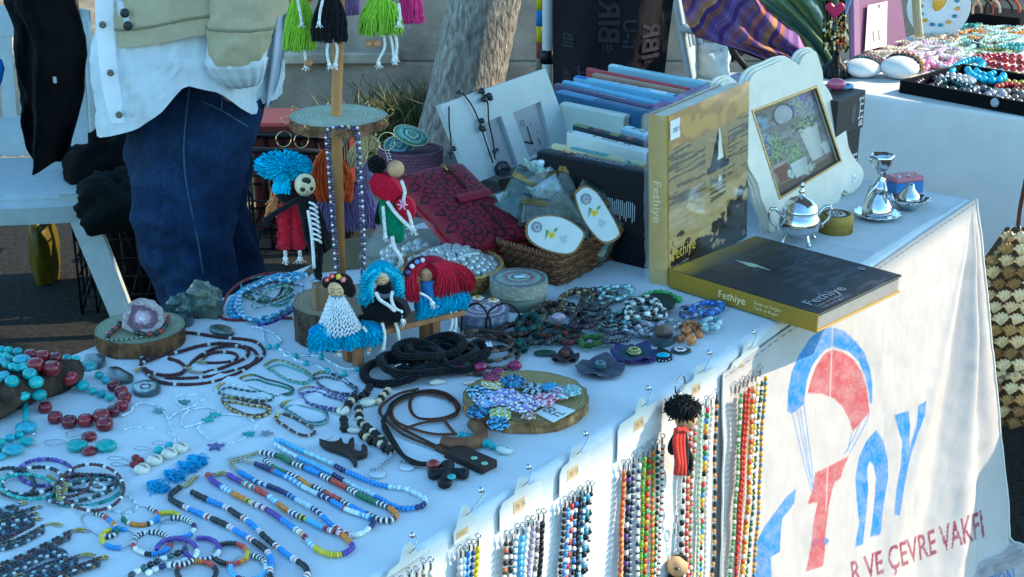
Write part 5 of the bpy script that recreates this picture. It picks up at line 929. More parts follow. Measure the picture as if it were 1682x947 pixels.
# dolls hanging from the middle disc
T=thing('yarn_doll','turquoise haired doll with red knit trousers hanging left of the pole','doll',SP(470,235,.0),GRP);k=mpp(SP(470,300))
hang_ring(T,SP(466,228,-.01),13*k);g=MB()
for q in((470,262),(470,270),(470,278)):torus(g,SP(*q),.003,.0007,'b8bcc0',10,4,axes(A3(1,.4,0),ZZ))
part('chain',g,M['metal'],T,kind='stuff')
g=MB();c=SP(465,268,-.01);m=520;d=nrm(RS.normal(0,1,(m,3))*A3(1.6,1,.9));p0=c+d*.004;p1=c+d*A3(46,26,26)*k+A3(0,0,-.004);strands(g,p0,p1,.0013,'2fb4d8',.25,.003,n=4)
m=200;p0=SP(462,272,-.012)+RS.normal(0,.004,(m,3));p1=np.stack([SP(x,y,-.02)for x,y in zip(RS.uniform(450,476,m),RS.uniform(300,318,m))]);strands(g,p0,p1,.0013,'38c0e4',.25,.0025,n=4);ball(g,c,A3(30,20,17)*k,'1f88ac',14,10);part('hair',g,M['yarn'],T)
g=MB();ball(g,SP(473,318,.0),A3(20,14,16)*k,'17171b',16,12);part('body',g,M['yarn'],T)
g=MB();strands(g,np.repeat([SP(455,310,.0)],60,0)+RS.normal(0,.004,(60,3)),np.stack([SP(x,y)for x,y in zip(RS.uniform(435,458,60),RS.uniform(335,358,60))]),.001,'d8905c',.2,.001);part('scarf',g,M['yarn'],T)
for x0,x1 in((466,468),(486,493)):
 g=MB();p=cat_([SP(x0+4,336,-.006),SP(x0+2,365,-.006),SP(x1,408,-.006)],16);tube(g,p,np.interp(np.linspace(0,1,16),[0,.2,.8,1],[.0085,.0095,.0092,.008]),'c01c34',12);s=RS.uniform(0,15,260);a=RS.uniform(0,6.28,260);i=s.astype(int);q=p[i]+np.stack([np.cos(a),np.sin(a),0*a],1)*.009;strands(g,q,q+np.stack([np.cos(a),np.sin(a),-.8+0*a],1)*.0035,.0008,'c8203a',.3,.0006,k=4);part('trouser_leg',g,M['yarn'],T)
for x in(468,492):g=MB();tube(g,[SP(x,406,-.006),SP(x+1,420,-.006)],.003,'e4e2de',7);knot(g,SP(x+1,424,-.006),.0042,'e6e6e4');part('foot',g,M['yarn'],T)
T=thing('yarn_doll','skeleton yarn doll with a cream wooden skull head hanging beside the pole','doll',SP(500,240,-.03),GRP);dy=-.035
hang_ring(T,SP(495,230,dy),12*k);c=SP(501,303,dy);r=17*k;g=MB();ball(g,c,(r,r*.95,r*1.1),'d6c8a0',20,14);part('head',g,M['wood'],T)
g=MB();Rf=np.array(Matrix.Rotation(.35,3,'Z'));f=lambda x,y:c+Rf@(A3(r,r*.95,r*1.1)*A3(x,-math.sqrt(max(0,1.0-x*x-y*y)),y))
for x,y,a_,b2 in((-.42,.02,.26,.22),(.38,.02,.24,.20)):ball(g,f(x,y-.2),(r*a_,r*.10,r*b2),'121212',12,6)
ball(g,f(.0,-.42),(r*.08,r*.08,r*.12),'141414',8,5);ball(g,f(-.02,.55),(r*.45,r*.12,r*.35),'16161a',12,6)
for q in range(5):ball(g,f(-.3+.15*q,-.68),(r*.03,r*.05,r*.12),'141414',6,4)
part('skull_face',g,M['satin'],T)
g=MB();tube(g,cat_([SP(499,320,dy),SP(500,338,dy),SP(502,356,dy)],8),[.007,.0095,.0105,.0105,.01,.0095,.009,.008],'121216',10);part('body',g,M['yarn'],T)
for pts in([(492,326),(472,338),(452,350),(436,361)],[(510,328),(524,350),(534,378),(539,398)]):g=cord([SP(x,y,dy-.004)for x,y in pts],.0042,'131317',8);knot(g,SP(*pts[-1],dy-.004),.005,'15151a');part('arm',g,M['yarn'],T)
for pts in([(500,352),(503,385),(514,416),(521,450)],[(507,352),(520,390),(526,410),(524,452)]):g=cord([SP(x,y,dy)for x,y in pts],.0042,'131317',8);knot(g,SP(*pts[-1],dy),.0055,'15151a');part('leg',g,M['yarn'],T)
g=MB()
for j in range(8):tube(g,cat_([SP(508+j*.9,332+j*8.5,dy-.01),SP(515+j*1.2,335+j*8.5,dy-.014),SP(521+j,341+j*8.2,dy-.01)],8),.0019,'e2e2e0',6)
tube(g,cat_([SP(506,345,dy-.01),SP(512,385,dy-.01),SP(516,440,dy-.01)],12),.0026,'e2e2e0',7);part('rib_cord',g,M['yarn'],T,kind='stuff')
T=thing('yarn_doll','orange haired yarn doll hanging behind the pole under the log disc','doll',SP(550,235,.05),GRP)
g=MB();m=900;xs=RS.uniform(0,1,m);p0=np.stack([SP(540+22*(x-.5),246,.05+.012*z)for x,z in zip(xs,RS.uniform(-1,1,m))]);p1=np.stack([SP(523+56*x,318+14*y,.05+.02*z)for x,y,z in zip(xs,RS.uniform(-1,1,m),RS.uniform(-1,1,m))]);strands(g,p0,p1,.0015,'e0602c',.22,.0016,bow=np.c_[(xs-.5)*.02,-.01+0*xs,0*xs]);part('hair',g,M['yarn'],T)
g=MB();skirt(g,SP(548,300,.06),.010,SP(560,372,.06),.036,420,.0014,'7a6a9a',.002);skirt(g,SP(590,300,.05),.010,SP(603,366,.05),.020,260,.0014,'80689c',.002);part('skirt',g,M['yarn'],T)
T=thing('yarn_doll','beige haired yarn doll hanging right behind the log disc','doll',SP(600,215,.05),GRP);g=MB();m=300;xs=RS.uniform(-1,1,m);p0=np.stack([SP(604+5*x,221,.04)for x in xs]);p1=np.stack([SP(590+18*x+8*(x>.3),274-26*(x>.3),.04+.01*z)for x,z in zip(xs,RS.uniform(-1,1,m))]);strands(g,p0,p1,.0013,'c8b48a',.18,.001,bow=np.c_[xs*.010,-.004+0*xs,0*xs]);part('hair',g,M['yarn'],T)
g=MB();skirt(g,SP(598,262,.045),.006,SP(600,305,.045),.012,160,.0012,'8a7aa0',.001);part('skirt',g,M['yarn'],T)
T=thing('yarn_doll','red and green yarn doll with a plain wooden head hanging right of the pole','doll',SP(635,215,-.02),GRP);dy=-.03
hang_ring(T,SP(635,232,dy),15*k,'d0bf92');g=MB()
for q in range(4):torus(g,SP(636+q*1.5,249+q*5,dy),.0028,.0006,'c0c4c8',10,4,axes(A3(1,.2,0),ZZ))
part('chain',g,M['metal'],T,kind='stuff');g=MB();ball(g,SP(650,277,dy-.01),14*k,'cfa274',18,12);part('head',g,M['wood'],T)
g=MB();c=SP(619,270,dy);ball(g,c,A3(13,11,13)*k,'0f0f13',14,10);d=nrm(RS.normal(0,1,(200,3)));strands(g,c+d*11*k,c+d*15*k,.0009,'121216',.3,.001,k=4);part('hair',g,M['yarn'],T)
def bulge(name,T,p,r,col,var=.16,mt='yarn'):
 g=MB();c=cat_(p,18);rr=np.interp(np.linspace(0,1,18),np.linspace(0,1,len(r)),r);n=26;t,a,b=frames(c);m=n*8
 ga=np.linspace(0,2*np.pi,m,endpoint=False);paths=np.array([c+(rr*np.cos(q))[:,None]*a+(rr*np.sin(q))[:,None]*b for q in ga]);yarn(g,paths,.0010,jit(col,m,var));tube(g,c,rr*.97,lin(col)*.7,18);return part(name,g,M[mt],T)
bulge('bodice',T,[SP(612,290,dy),SP(630,303,dy),SP(652,322,dy)],[.010,.019,.018,.012],'c81438');bulge('shawl',T,[SP(655,324,dy),SP(668,342,dy),SP(672,362,dy)],[.008,.015,.012,.006],'cc1c3c')
bulge('skirt',T,[SP(630,322,dy+.01),SP(642,355,dy+.01),SP(655,396,dy+.01)],[.006,.014,.017,.015,.008],'2f8a68')
for pts,rr_ in(([(659,296),(665,315),(663,330),(672,352),(677,372)],.0026),([(636,330),(650,350),(668,368),(679,378)],.003),([(644,388),(647,405),(655,418),(660,432),(654,440)],.0032),([(629,338),(631,365),(633,388)],.0026)):g=cord([SP(x,y,dy-.012)for x,y in pts],rr_,'e2e0da',7);knot(g,SP(*pts[-1],dy-.012),.0035,'e6e4e0');part('cord_trim',g,M['yarn'],T)
g=cord([SP(628,330,dy+.01),SP(622,350,dy+.01),SP(620,366,dy+.01)],.005,'131317',8);part('leg',g,M['yarn'],T)
g=MB()
for a in range(6):tube(g,[SP(661,336,dy-.03),SP(661+9*math.cos(a*1.05),336+9*math.sin(a*1.05),dy-.03)],.0013,'e8a8c0',5)
part('flower',g,M['yarn'],T)
T=thing('bead_necklace','long silver and violet bead necklace hung over the front of the stand','necklace',SP(562,215,-.08));dy=-.072
pth=cat_([SP(x,y,dy)for x,y in((552,450),(548,400),(543,330),(538,260),(535,222),(540,211),(562,207),(586,209),(590,224),(592,270),(596,340),(599,400),(598,448))],200);g=MB();seeds(g,pth,.0021,['c8ccd0','3a3444','d6d8da','5a4a7a','24303a'],tpl=ROUND);pth2=cat_([SP(x+5,y+4,dy+.004)for x,y in((552,450),(548,400),(543,330),(538,260),(535,222),(540,211),(562,207),(584,209))],150);seeds(g,pth2,.0021,['3a3040','4a3f6a','2c4a54','6a5a80']);pth3=cat_([SP(x-4,y+5,dy+.004)for x,y in((584,211),(590,224),(592,270),(596,340),(599,400),(598,448))],150);seeds(g,pth3,.0021,['3a3040','5a4f7a','2c3a44','8a7aa0']);part('beads',g,M['gloss'],T)
# three dolls on a little bench
bl,br=P(589,603),P(715,571);bx=nrm(br-bl);by=nrm(P(572,587)-bl);by=nrm(by-bx*(by@bx));bh=hz(bl,549)-TZ;bw=.030;bl_len=float(np.linalg.norm(br-bl));R=axes(bx,by,ZZ)
BE=thing('toy_bench','small brown wooden bench with three yarn dolls sitting on it','bench',bl);W=lambda p:np.asarray(p,float)@R.T+bl
g=MB();box(g,W((bl_len/2+.012,bw/2,bh-.004)),(bl_len+.075,bw+.014,.008),'9a6a42',R,.001);part('seat',g,M['wood'],BE)
for x in(.0,bl_len):
 for y in(.0,bw):g=MB();box(g,W((x,y,(bh-.008)/2)),(.013,.013,bh-.0085),'8a5c3a',R,.001);part('leg',g,M['wood'],BE)
bn_=np.cross(bx,ZZ);bn_=bn_ if bn_[1]<0 else-bn_
def BP(x,y,o=0.):return onp(x,y,W((0,bw/2,0))+bn_*o,bn_)
k=mpp(BP(650,480));G3='yarn dolls sitting on the little bench'
T=thing('yarn_doll','black haired doll in a white crochet cape and flower crown on the bench','doll',BP(555,545),G3)
hc=BP(553,473);r=14.5*k;g=MB();ball(g,hc,(r,r,r*1.05),'d2aa7c',22,16);part('head',g,M['wood'],T);g=MB();face(g,hc,r);part('face',g,M['satin'],T)
g=MB();ball(g,hc+A3(.004,.006,.004),A3(22,17,19)*k,'14100e',18,12);ball(g,hc+A3(.019,.003,-.004),A3(9,9,13)*k,'14100e',12,8);ball(g,hc+A3(-.014,.002,.008),A3(8,8,10)*k,'14100e',12,8);part('hair',g,M['yarn'],T)
for(x,y),c in(((545,453),'d02c3c'),((556,454),'e8c42c'),((564,459),'e07088'),((537,459),'b82838')):
 g=MB();p=BP(x,y,.014)
 for a in range(6):ball(g,p+bx*.0028*math.cos(a*1.05)+ZZ*.0028*math.sin(a*1.05),.0018,c,7,5)
 ball(g,p+bn_*.001,.0016,'f0d890',7,5);part('flower',g,M['satin'],T)
g=MB();tube(g,cat_([BP(553,484),BP(553,498),BP(553,520)],10),np.linspace(.008,.017,10),'2fa8d4',14);part('body',g,M['yarn'],T)
g=MB();top,bot=BP(553,488,.004),BP(556,540,.010)
for i in range(9):
 s=i/8;c=top+(bot-top)*s;rx,ry=(.010+.022*s),(.010+.014*s);m=200;th=np.linspace(0,2*np.pi,m,endpoint=False);nf=12+i*2
 p=np.stack([rx*(1+.06*np.sin(nf*th*2))*np.cos(th),ry*(1+.06*np.sin(nf*th*2))*np.sin(th),.0026*np.sin(nf*th+i*np.pi)],1)@axes(bx,-bn_,ZZ).T+c;tube(g,p,.0011,'dfe2e4',4,closed=True)
for j in range(34):
 th=j*2*np.pi/34;p=[top+(bot-top)*s+bx*(.010+.022*s)*math.cos(th+.1*(i%2))-bn_*(.010+.014*s)*math.sin(th+.1*(i%2))for i,s in enumerate(np.linspace(0,1,9))];tube(g,p,.0009,'e4e7e8',4)
part('crochet_cape',g,M['yarn'],T)
g=MB()
for cx_,cy_,w_,h_,o_ in((535,554,36,21,.012),(602,550,33,19,.010),(568,556,22,18,.014)):
 c=BP(cx_,cy_-14,o_);m=420;a=RS.uniform(0,2*np.pi,m);e=c+bx[None]*(np.cos(a)*w_*k*RS.uniform(.5,1,m))[:,None]+bn_[None]*(np.sin(a)*.016+.004)[:,None]-ZZ[None]*(RS.uniform(.3,1,m)*h_*1.6*k)[:,None];strands(g,np.repeat([c],m,0)+RS.normal(0,.004,(m,3)),e,.0011,'2ba6cc',.22,.0016,bow=(e-c)*.18+ZZ*.003)
 ball(g,c-ZZ*.006,A3(w_*.8,9,h_*.8)*k,'1c78b0',14,8)
part('skirt',g,M['yarn'],T)
for pts in([(552,538),(556,555),(556,572)],[(596,536),(605,552),(605,570)]):
 p=[BP(x,y,.022)for x,y in pts];g=cord(p,.0022);part('leg',g,M['yarn'],T);g=MB();ball(g,p[-1]-ZZ*.002,(.0055,.0055,.0045),'c2986a',12,8);knot(g,p[-1]-ZZ*.008,.0026,'e6e4e0');part('shoe',g,M['wood'],T)
T=thing('yarn_doll','turquoise curly haired doll in black in the middle of the bench','doll',BP(630,525),G3)
hc=BP(626,455);r=13.5*k;g=MB();ball(g,hc,(r,r,r),'d2aa80',22,16);part('head',g,M['wood'],T);Rf=np.array(Matrix.Rotation(-.2,3,'Y'));g=MB();face(g,hc,r,R=Rf);part('face',g,M['satin'],T)
g=MB();ball(g,hc+A3(0,.007,.006),A3(24,16,20)*k,'2a8aa8',18,12);m=120
for i in range(m):
 side=-1 if i%2 else 1;a0_=RS.uniform(0,1);st=hc+bx*side*RS.uniform(2,16)*k+ZZ*RS.uniform(12,19)*k+bn_*RS.uniform(-.010,.010);en=hc+bx*side*RS.uniform(20,41)*k-ZZ*RS.uniform(20,44)*k+bn_*RS.uniform(-.012,.008);md=(st+en)/2+bx*side*.006+ZZ*.006
 p=cat_([st,md,en],60);t=np.linspace(0,1,60)[:,None];p=p+.0024*np.concatenate([np.sin(t*60+i),np.cos(t*60+i),0*t],1)*np.minimum(1,t*4);tube(g,p,.0013,lin(random.choice(['35b4d0','4cc4dc','2fa4c4','58ccd8','2890b4'])),4)
for i in range(50):th=RS.uniform(0,np.pi);p=hc+bx*17*k*math.cos(th)+ZZ*15*k*math.sin(th)+bn_*RS.uniform(-.006,.009);ball(g,p,.0035,'45b8d4',6,5)
part('hair',g,M['yarn'],T)
bulge('body',T,[BP(631,466,.004),BP(632,480,.004),BP(632,488,.004)],[.009,.012,.013,.010],'141418',.3);bulge('dress',T,[BP(634,487,.004),BP(634,503,.004),BP(632,528,.004)],[.012,.030,.036,.030,.014],'111116',.4)
g=MB();tube(g,cat_([BP(620,484,.016),BP(631,487,.019),BP(643,483,.016)],10),.0035,'5a5c66',7);part('collar',g,M['yarn'],T)
for pts in([(618,480),(624,492),(640,503),(652,516),(662,527)],[(645,478),(643,490),(648,505),(658,512)]):p=[BP(x,y,.034)for x,y in pts];g=cord(p,.0026);knot(g,p[-1],.004,'e6e4e0');part('arm',g,M['yarn'],T)
for pts in([(628,530),(632,550),(630,572)],[(648,525),(654,545),(656,564)]):p=[BP(x,y,.026)for x,y in pts];g=cord(p,.0026);knot(g,p[-1],.004,'e6e4e0');part('leg',g,M['yarn'],T)
T=thing('yarn_doll','red haired doll with a blue fringed skirt at the right end of the bench','doll',BP(712,510),G3)
hc=BP(700,450);r=12*k;g=MB();ball(g,hc,(r,r,r*1.15),'c89a74',20,14);part('head',g,M['wood'],T);g=MB();face(g,hc,r);part('face',g,M['satin'],T)
g=MB();ball(g,hc+A3(.008,.010,.006),A3(30,18,22)*k,'9a1430',18,12);m=1500;sd_=RS.uniform(0,1,m);cr_=hc+ZZ*21*k+bx*2*k
xe=np.where(sd_<.35,RS.uniform(668,690,m),RS.uniform(708,782,m));ye=np.where(sd_<.35,RS.uniform(470,497,m),np.interp(xe,[708,740,770,782],[492,490,478,470])+RS.uniform(-14,4,m));oo=RS.uniform(-.012,.014,m)
p1=np.stack([BP(x,y,o)for x,y,o in zip(xe,ye,oo)]);p0=cr_+bx*((xe-712)*.10*k)[:,None]+bn_*oo[:,None]*.6;strands(g,p0,p1,.0009,'c8183c',.22,.0006,bow=np.stack([np.where(sd_<.35,-.010,.012),-.006+0*sd_,.011+0*sd_],1),k=9);part('hair',g,M['yarn'],T)
g=MB();tube(g,cat_([BP(667,452,.008),BP(672,438,.012),BP(684,428,.014),BP(697,425,.015)],14),.0052,'3a1426',8);HB=part('headband',g,M['yarn'],T)
for(x,y),c in(((670,447),'3a4a8a'),((677,437),'e4d8dc'),((685,430),'5a8ac4'),((694,427),'e8c8d0')):g=MB();ball(g,BP(x,y,.020),.0038,c,10,7);part('bead',g,M['gloss'],HB)
g=MB();tube(g,cat_([BP(701,462,.008),BP(702,475,.008),BP(703,490,.006)],8),.0095,'2f6aa4',12);part('body',g,M['yarn'],T)
g=MB();c=BP(715,490,.006);m=700;xs=RS.uniform(0,1,m);p0=np.stack([BP(690+70*x,490-8*x,.006)for x in xs])+RS.normal(0,.004,(m,3));p1=np.stack([BP(680+84*x,528-22*x+y,.012+.012*y/9)for x,y in zip(xs,RS.uniform(-9,2,m))]);strands(g,p0,p1,.0012,'2ca2c8',.22,.0018,bow=np.tile(bn_*.010,(m,1)));tube(g,cat_([BP(688,500,.006),BP(722,500,.006),BP(760,492,.006)],10),.014,'1c70a8',10);part('skirt',g,M['yarn'],T)
p=[BP(x,y,.024)for x,y in((690,481),(700,486),(707,492),(710,498))];g=cord(p,.0022);knot(g,p[-1],.0042,'e8e6e2');part('arm',g,M['yarn'],T)
for pts in([(740,510),(743,530),(735,552)],[(748,510),(749,534),(746,545)]):p=[BP(x,y,.018)for x,y in pts];g=cord(p,.0024);knot(g,p[-1],.004,'e6e4e0');part('leg',g,M['yarn'],T)
# BASKETS, WALLET, SOAPS, TINS
Z7=lambda x,y:(640+x/3.157,180+y/3.157)
# rectangular wicker basket
f_,l_,r_=P(921,470),P(829,443),P(1052,398);ex,ey=r_-f_,l_-f_;wh=.056
BK=thing('wicker_basket','brown rectangular wicker basket full of wrapped soaps','basket',f_)
def rrect(s,n=220,rc=.10,inset=0.):
 q=np.array([(0,0),(1,0),(1,1),(0,1)],float);out=[]
 for i in range(4):
  a,b,c=q[i-1],q[i],q[(i+1)%4];u1,u2=(a-b),(c-b);out+=[b+u1*rc,b+(u1+u2)*rc*.3,b+u2*rc]
 w=resp(np.vstack([out,out[:1]]),n,True);w=.5+(w-.5)*(1+s);return f_+w[:,:1]*ex+w[:,1:]*ey
rows=9;k=64
for i in range(rows):
 s=.03+.13*(i/(rows-1));p=rrect(s,384);ctr=p.mean(0);d=nrm(p-ctr);th=np.arange(384)/384*k*np.pi;g=MB();p=p+d*(.0022*np.sin(th+np.pi*i))[:,None];p[:,2]=TZ+.004+wh*i/rows+.0008*RS.normal(0,1,384);cc=jit(['6a4630','7a5238','5c3c28'][i%3],384,.18);tube(g,p,.0031,cc,5,closed=True);part('weave_row',g,M['wicker'],BK)
g=MB();lo,hi=rrect(.03,k*2),rrect(.165,k*2)
for i in range(k*2):tube(g,[A3(lo[i][0],lo[i][1],TZ+.002),A3(hi[i][0],hi[i][1],TZ+wh+.003)],.0021,lin('6e4a32')*RS.uniform(.8,1.2),4)
part('stake',g,M['wicker'],BK,kind='stuff')
p=rrect(.165,300);p[:,2]=TZ+wh+.003;t,a,b=frames(p,True)
for ph in(0,np.pi):th=np.arange(300)/300*2*np.pi*34+ph;g=MB();tube(g,p+.0028*(np.cos(th)[:,None]*a+np.sin(th)[:,None]*b),.0028,jit('7a523a',300,.2),5,closed=True);part('rim',g,M['wicker'],BK)
g=MB();q=rrect(.02,40);ctr=q.mean(0);G=np.stack([q*A3(1,1,0)+ZZ*(TZ+.003),np.repeat([ctr*A3(1,1,0)+ZZ*(TZ+.003)],40,0)]);grid(g,G,'3c2a1e',wrap=True);part('base',g,M['wicker'],BK)
# soaps in wrappers
wrap=mat('soap_wrapper',.16,.4,70,.45,bs=34,coat=1.)
def soap(label,c,x,y,z,s,col,ribbon=None,top=None):
 T=thing('soap_packet',label,'soap',c,'wrapped soaps in the wicker basket');R=axes(x,y,z);g=MB();n=18;a=np.linspace(-1,1,n);A,B=np.meshgrid(a,a);pz=(1-np.abs(A)**5)*(1-np.abs(B)**5)
 for sg in(1,-1):
  Gz=sg*s[2]/2*pz**.4+.0018*fbm(A*4,B*4,int(s[0]*999)+sg,4);G=np.stack([A*s[0]/2*(1+.02*B),B*s[1]/2,Gz],-1);G=G[:,::sg]if sg<0 else G;cc=(lin(col)*.85+lin('b4c8c4')*.15)*(1+.35*fbm(A*3,B*3+sg,9,4))[...,None];grid(g,(G.reshape(-1,3)@R.T+c).reshape(G.shape),cc)
 part('packet',g,cl_,T);g=MB();box(g,c,(s[0]*.80,s[1]*.80,s[2]*.7),col,R,.004,seg=2);part('soap_bar',g,wrap,T)
 g=MB();e=c+R[:,0]*s[0]/2;fr=np.array([[e+R[:,0]*(.016*u_)+R[:,1]*((v_-.5)*s[1]*(.25+.75*u_+.0))+R[:,2]*.004*math.sin(v_*20+u_*3)for v_ in np.linspace(0,1,16)]for u_ in np.linspace(0,1,5)]);grid(g,fr,top or 'a8b8b0');grid(g,fr[::-1]+R[:,2]*.0006,top or 'a8b8b0');part('frill',g,M['film']if not ribbon else wrap,T)
 if ribbon:
  g=MB();ss=24;q=np.linspace(0,2*np.pi,ss,endpoint=False);sx_,sz_=np.sign(np.cos(q))*np.abs(np.cos(q))**.3*s[1]*.51,np.sign(np.sin(q))*np.abs(np.sin(q))**.3*s[2]*.54;ring_=np.stack([np.stack([0*q+w_,sx_,sz_],1)for w_ in(.2*s[0],.2*s[0]+.010)]);grid(g,(ring_.reshape(-1,3)@R.T+c).reshape(ring_.shape),[ribbon]and lin(ribbon)*(1+.5*RS.uniform(-1,1,(2,ss,1))),wrap=True);part('ribbon',g,M['fabric'],T)
 return T
bY=(f_+.5*ex+.5*ey)[1];vw=nrm(A3(.1,-1,.5));cl_=mat('clear_wrapper',.08,.4,60,.9,bs=50,coat=1.,alpha=.5)
for lb,x,y,dy,w,h,t,ro,col,rib,top in(('dark green soap packet at the far left of the basket heap',858,318,.03,.060,.085,.03,-.5,'34504a','8a7a4a','9ab8a8'),('glassy teal soap packet at the left rear of the heap',842,350,.0,.070,.055,.03,.3,'4c6e68',None,'8cb4a8'),('soap packet with a pale crumpled top at the rear of the heap',893,308,.05,.060,.070,.03,.2,'9ab0b0','6a5a3a','d8e2e2'),('soap packet wrapped in white paper with blue print',905,322,.0,.055,.06,.028,.5,'b4c4ca',None,'dfe8ea'),('soap packet tied with a brown spotted ribbon',938,305,.04,.055,.09,.03,-.25,'5a4c34','8a6a3c','b49c70'),('smoky grey soap packet in the middle of the heap',890,352,-.03,.075,.055,.03,-.2,'4c4c40','7a6a44','8aa098'),('olive clear soap packet behind the left flower tag',925,350,-.03,.06,.07,.03,.6,'6a6c54',None,'a8b090'),('dark soap packet behind the right flower tag',962,348,-.02,.06,.10,.03,-.5,'3c3a2c','8a6a3c','9a9a80'),('clear teal soap packet leaning at the right of the heap',1000,322,.02,.050,.115,.028,-.75,'6c948c','8a6a40','9cc4bc'),('grey green soap packet at the right end of the basket',1022,356,.0,.055,.085,.03,-.6,'4a4c40','8a6a40','8ca8a0'),('small dark soap packet between the two flower tags',945,385,-.05,.055,.06,.026,.1,'3a382c',None,'8a9078'),('long clear soap packet at the front right of the basket',990,388,-.04,.05,.09,.03,-.6,'5c5a48','7a5c34','a8a890')):
 c=at(x,y,bY+dy);xx=nrm(np.cross(ZZ,vw));yy=np.cross(vw,xx);ca,sa=math.cos(ro),math.sin(ro);soap(lb,c,nrm(yy*ca-xx*sa),nrm(xx*ca+yy*sa),None,(h,w,t),col,rib,top)
def tag(label,outline,ctr,depth,tiltz,ang,fl,emb):
 """stiff paper label: outline in sight-line coordinates on its own leaning plane"""
 nn=nrm(-(ray(*ctr))*A3(1,1,0)*1.0+ZZ*tiltz+A3(.25,0,0));o=CAM+ray(*ctr)*depth;x=nrm(np.cross(ZZ,nn));y=np.cross(nn,x);R=axes(x,y,nn);L=lambda q:(lambda p:(float((p-o)@x),float((p-o)@y)))(onp(*q,o,nn))
 T=thing('paper_tag',label,'label',o,'printed flower tags on the soaps');q=np.array([L(p)for p in outline]);oq=cat_(np.c_[q,0*q[:,0]],72,True)[:,:2];oc=oq.mean(0);bq=oc+(oq-oc)*(1.075+.018*(np.arange(72)%2))[:,None];g=MB();prism(g,bq,-.003,-.0014,o,R,'85693c');part('border',g,M['paper'],T);g=MB();prism(g,oq,-.0012,0,o,R,'c2cac8');part('tag',g,M['paper'],T)
 g=MB();Wd=lambda p,z=.0006:o+x*p[0]+y*p[1]+nn*z;cx_,cy_=L(fl);ca,sa=math.cos(ang),math.sin(ang)
 for i in range(6):
  a=i*1.047+.3;e=np.array([cx_+.0068*math.cos(a),cy_+.0068*math.sin(a)]);n1=np.array([-math.sin(a),math.cos(a)])*.0034;md=np.array([cx_+.004*math.cos(a),cy_+.004*math.sin(a)]);g.raw([Wd((cx_,cy_)),Wd(md-n1),Wd(e),Wd(md+n1)],[(0,1,2,3)],None,['e0bc3c','ecd468'][i%2],False)
 for sgn in(-1,1):g.raw([Wd((cx_+.004*sgn,cy_+.004),.0005),Wd((cx_+.007*sgn+.003,cy_+.007),.0005),Wd((cx_+.012*sgn,cy_+.012 if sgn>0 else cy_-.008),.0005),Wd((cx_+.007*sgn-.001,cy_+.010),.0005)],[(0,1,2,3)],None,'6a8a4a',False)
 ball(g,Wd((cx_,cy_),.0008),(.0022,.0022,.0006),'a86a2c',8,4);part('flower_print',g,M['paper'],T,kind='stuff')
 g=MB();ec=L(emb);
 for r_e in(.0088,.0072):torus(g,Wd(ec,.0004),r_e,.0005,'7a8288',24,3,R)
 torus(g,Wd(ec,.0003),.0036,.0032,'a4aaae',18,3,R);part('emblem',g,M['paper'],T)
 g=MB();xd=x*ca+y*sa;yd=-x*sa+y*ca;lp=Wd((cx_,cy_))+xd*.012-yd*.006
 for j in range(4):box(g,lp-yd*.0032*j+xd*.006,(.014-.002*j,.0008,.0004),'8a8f94',axes(xd,yd))
 part('text_lines',g,M['paper'],T,kind='stuff')
d0_=float(np.linalg.norm(P(921,420,TZ+.06)-CAM))
tag('white oval soap tag with a yellow flower at the basket front left',[Z7(*p)for p in((718,640),(726,585),(780,556),(870,556),(950,590),(1002,640),(985,690),(950,735),(890,742),(800,718),(740,680))],Z7(860,650),d0_-.01,.55,.1,Z7(840,650),Z7(762,608))
tag('white upright soap tag with a yellow flower at the basket right',[Z7(*p)for p in((968,455),(985,420),(1022,404),(1070,430),(1120,500),(1185,620),(1180,655),(1130,682),(1080,662),(1010,570))],Z7(1075,540),d0_+.02,.45,-.5,Z7(1062,535),Z7(1018,462))
# red patterned wallet
Fm=P(819,392,TZ+.062);d=ray(706,271);best=None
for tt in np.linspace(1.6,3.2,800):
 p=CAM+d*tt
 if abs(np.linalg.norm(p-Fm)-.215)<.002 and p[2]>TZ+.03:best=p if best is None or p[2]<best[2]else best
Bm=best if best is not None else CAM+d*2.4
xl=nrm(Bm-Fm);yw=P(866,379,TZ+.062)-P(770,404,TZ+.062);yw=yw-xl*(yw@xl);wd=.142;yw=nrm(yw);zn=np.cross(xl,yw);zn=zn if zn[2]>0 else-zn;Lw=.215
WT=thing('wallet','dark red zip wallet with a black geometric pattern lying on the pearls','wallet',Fm)
nu,nv=150,90;u_,v_=np.meshgrid(np.linspace(0,1,nu),np.linspace(0,1,nv));rs=np.random.RandomState(5);dist=np.ones(u_.shape)*9;X_,Y_=u_*Lw*1000,v_*112.
for i in range(11):
 for j in range(6):
  c0=np.array([(i+.5)*20+rs.uniform(-3,3),(j+.5+.5*(i%2))*19+rs.uniform(-3,3)]);m_=rs.choice([3,4,4,5]);ph=rs.uniform(0,6.28);q=np.array([c0+rs.uniform(7.5,11.5)*np.array([math.cos(ph+6.283*s/m_),.85*math.sin(ph+6.283*s/m_)])for s in range(m_)])
  for s in range(m_ if rs.rand()<.8 else m_-1):
   a_,b2=q[s],q[(s+1)%m_];e=b2-a_;t=np.clip(((X_-a_[0])*e[0]+(Y_-a_[1])*e[1])/(e@e),0,1);dist=np.minimum(dist,np.hypot(X_-a_[0]-t*e[0],Y_-a_[1]-t*e[1]))
kk=np.clip((1.45-dist)/.7+.5,0,1);cw=lin('7e1a2e')*np.ones(u_.shape+(1,))*(1+.15*fbm(X_/9,Y_/9,4))[...,None];cw=cw*(1-kk[...,None])+lin('17121a')*kk[...,None]
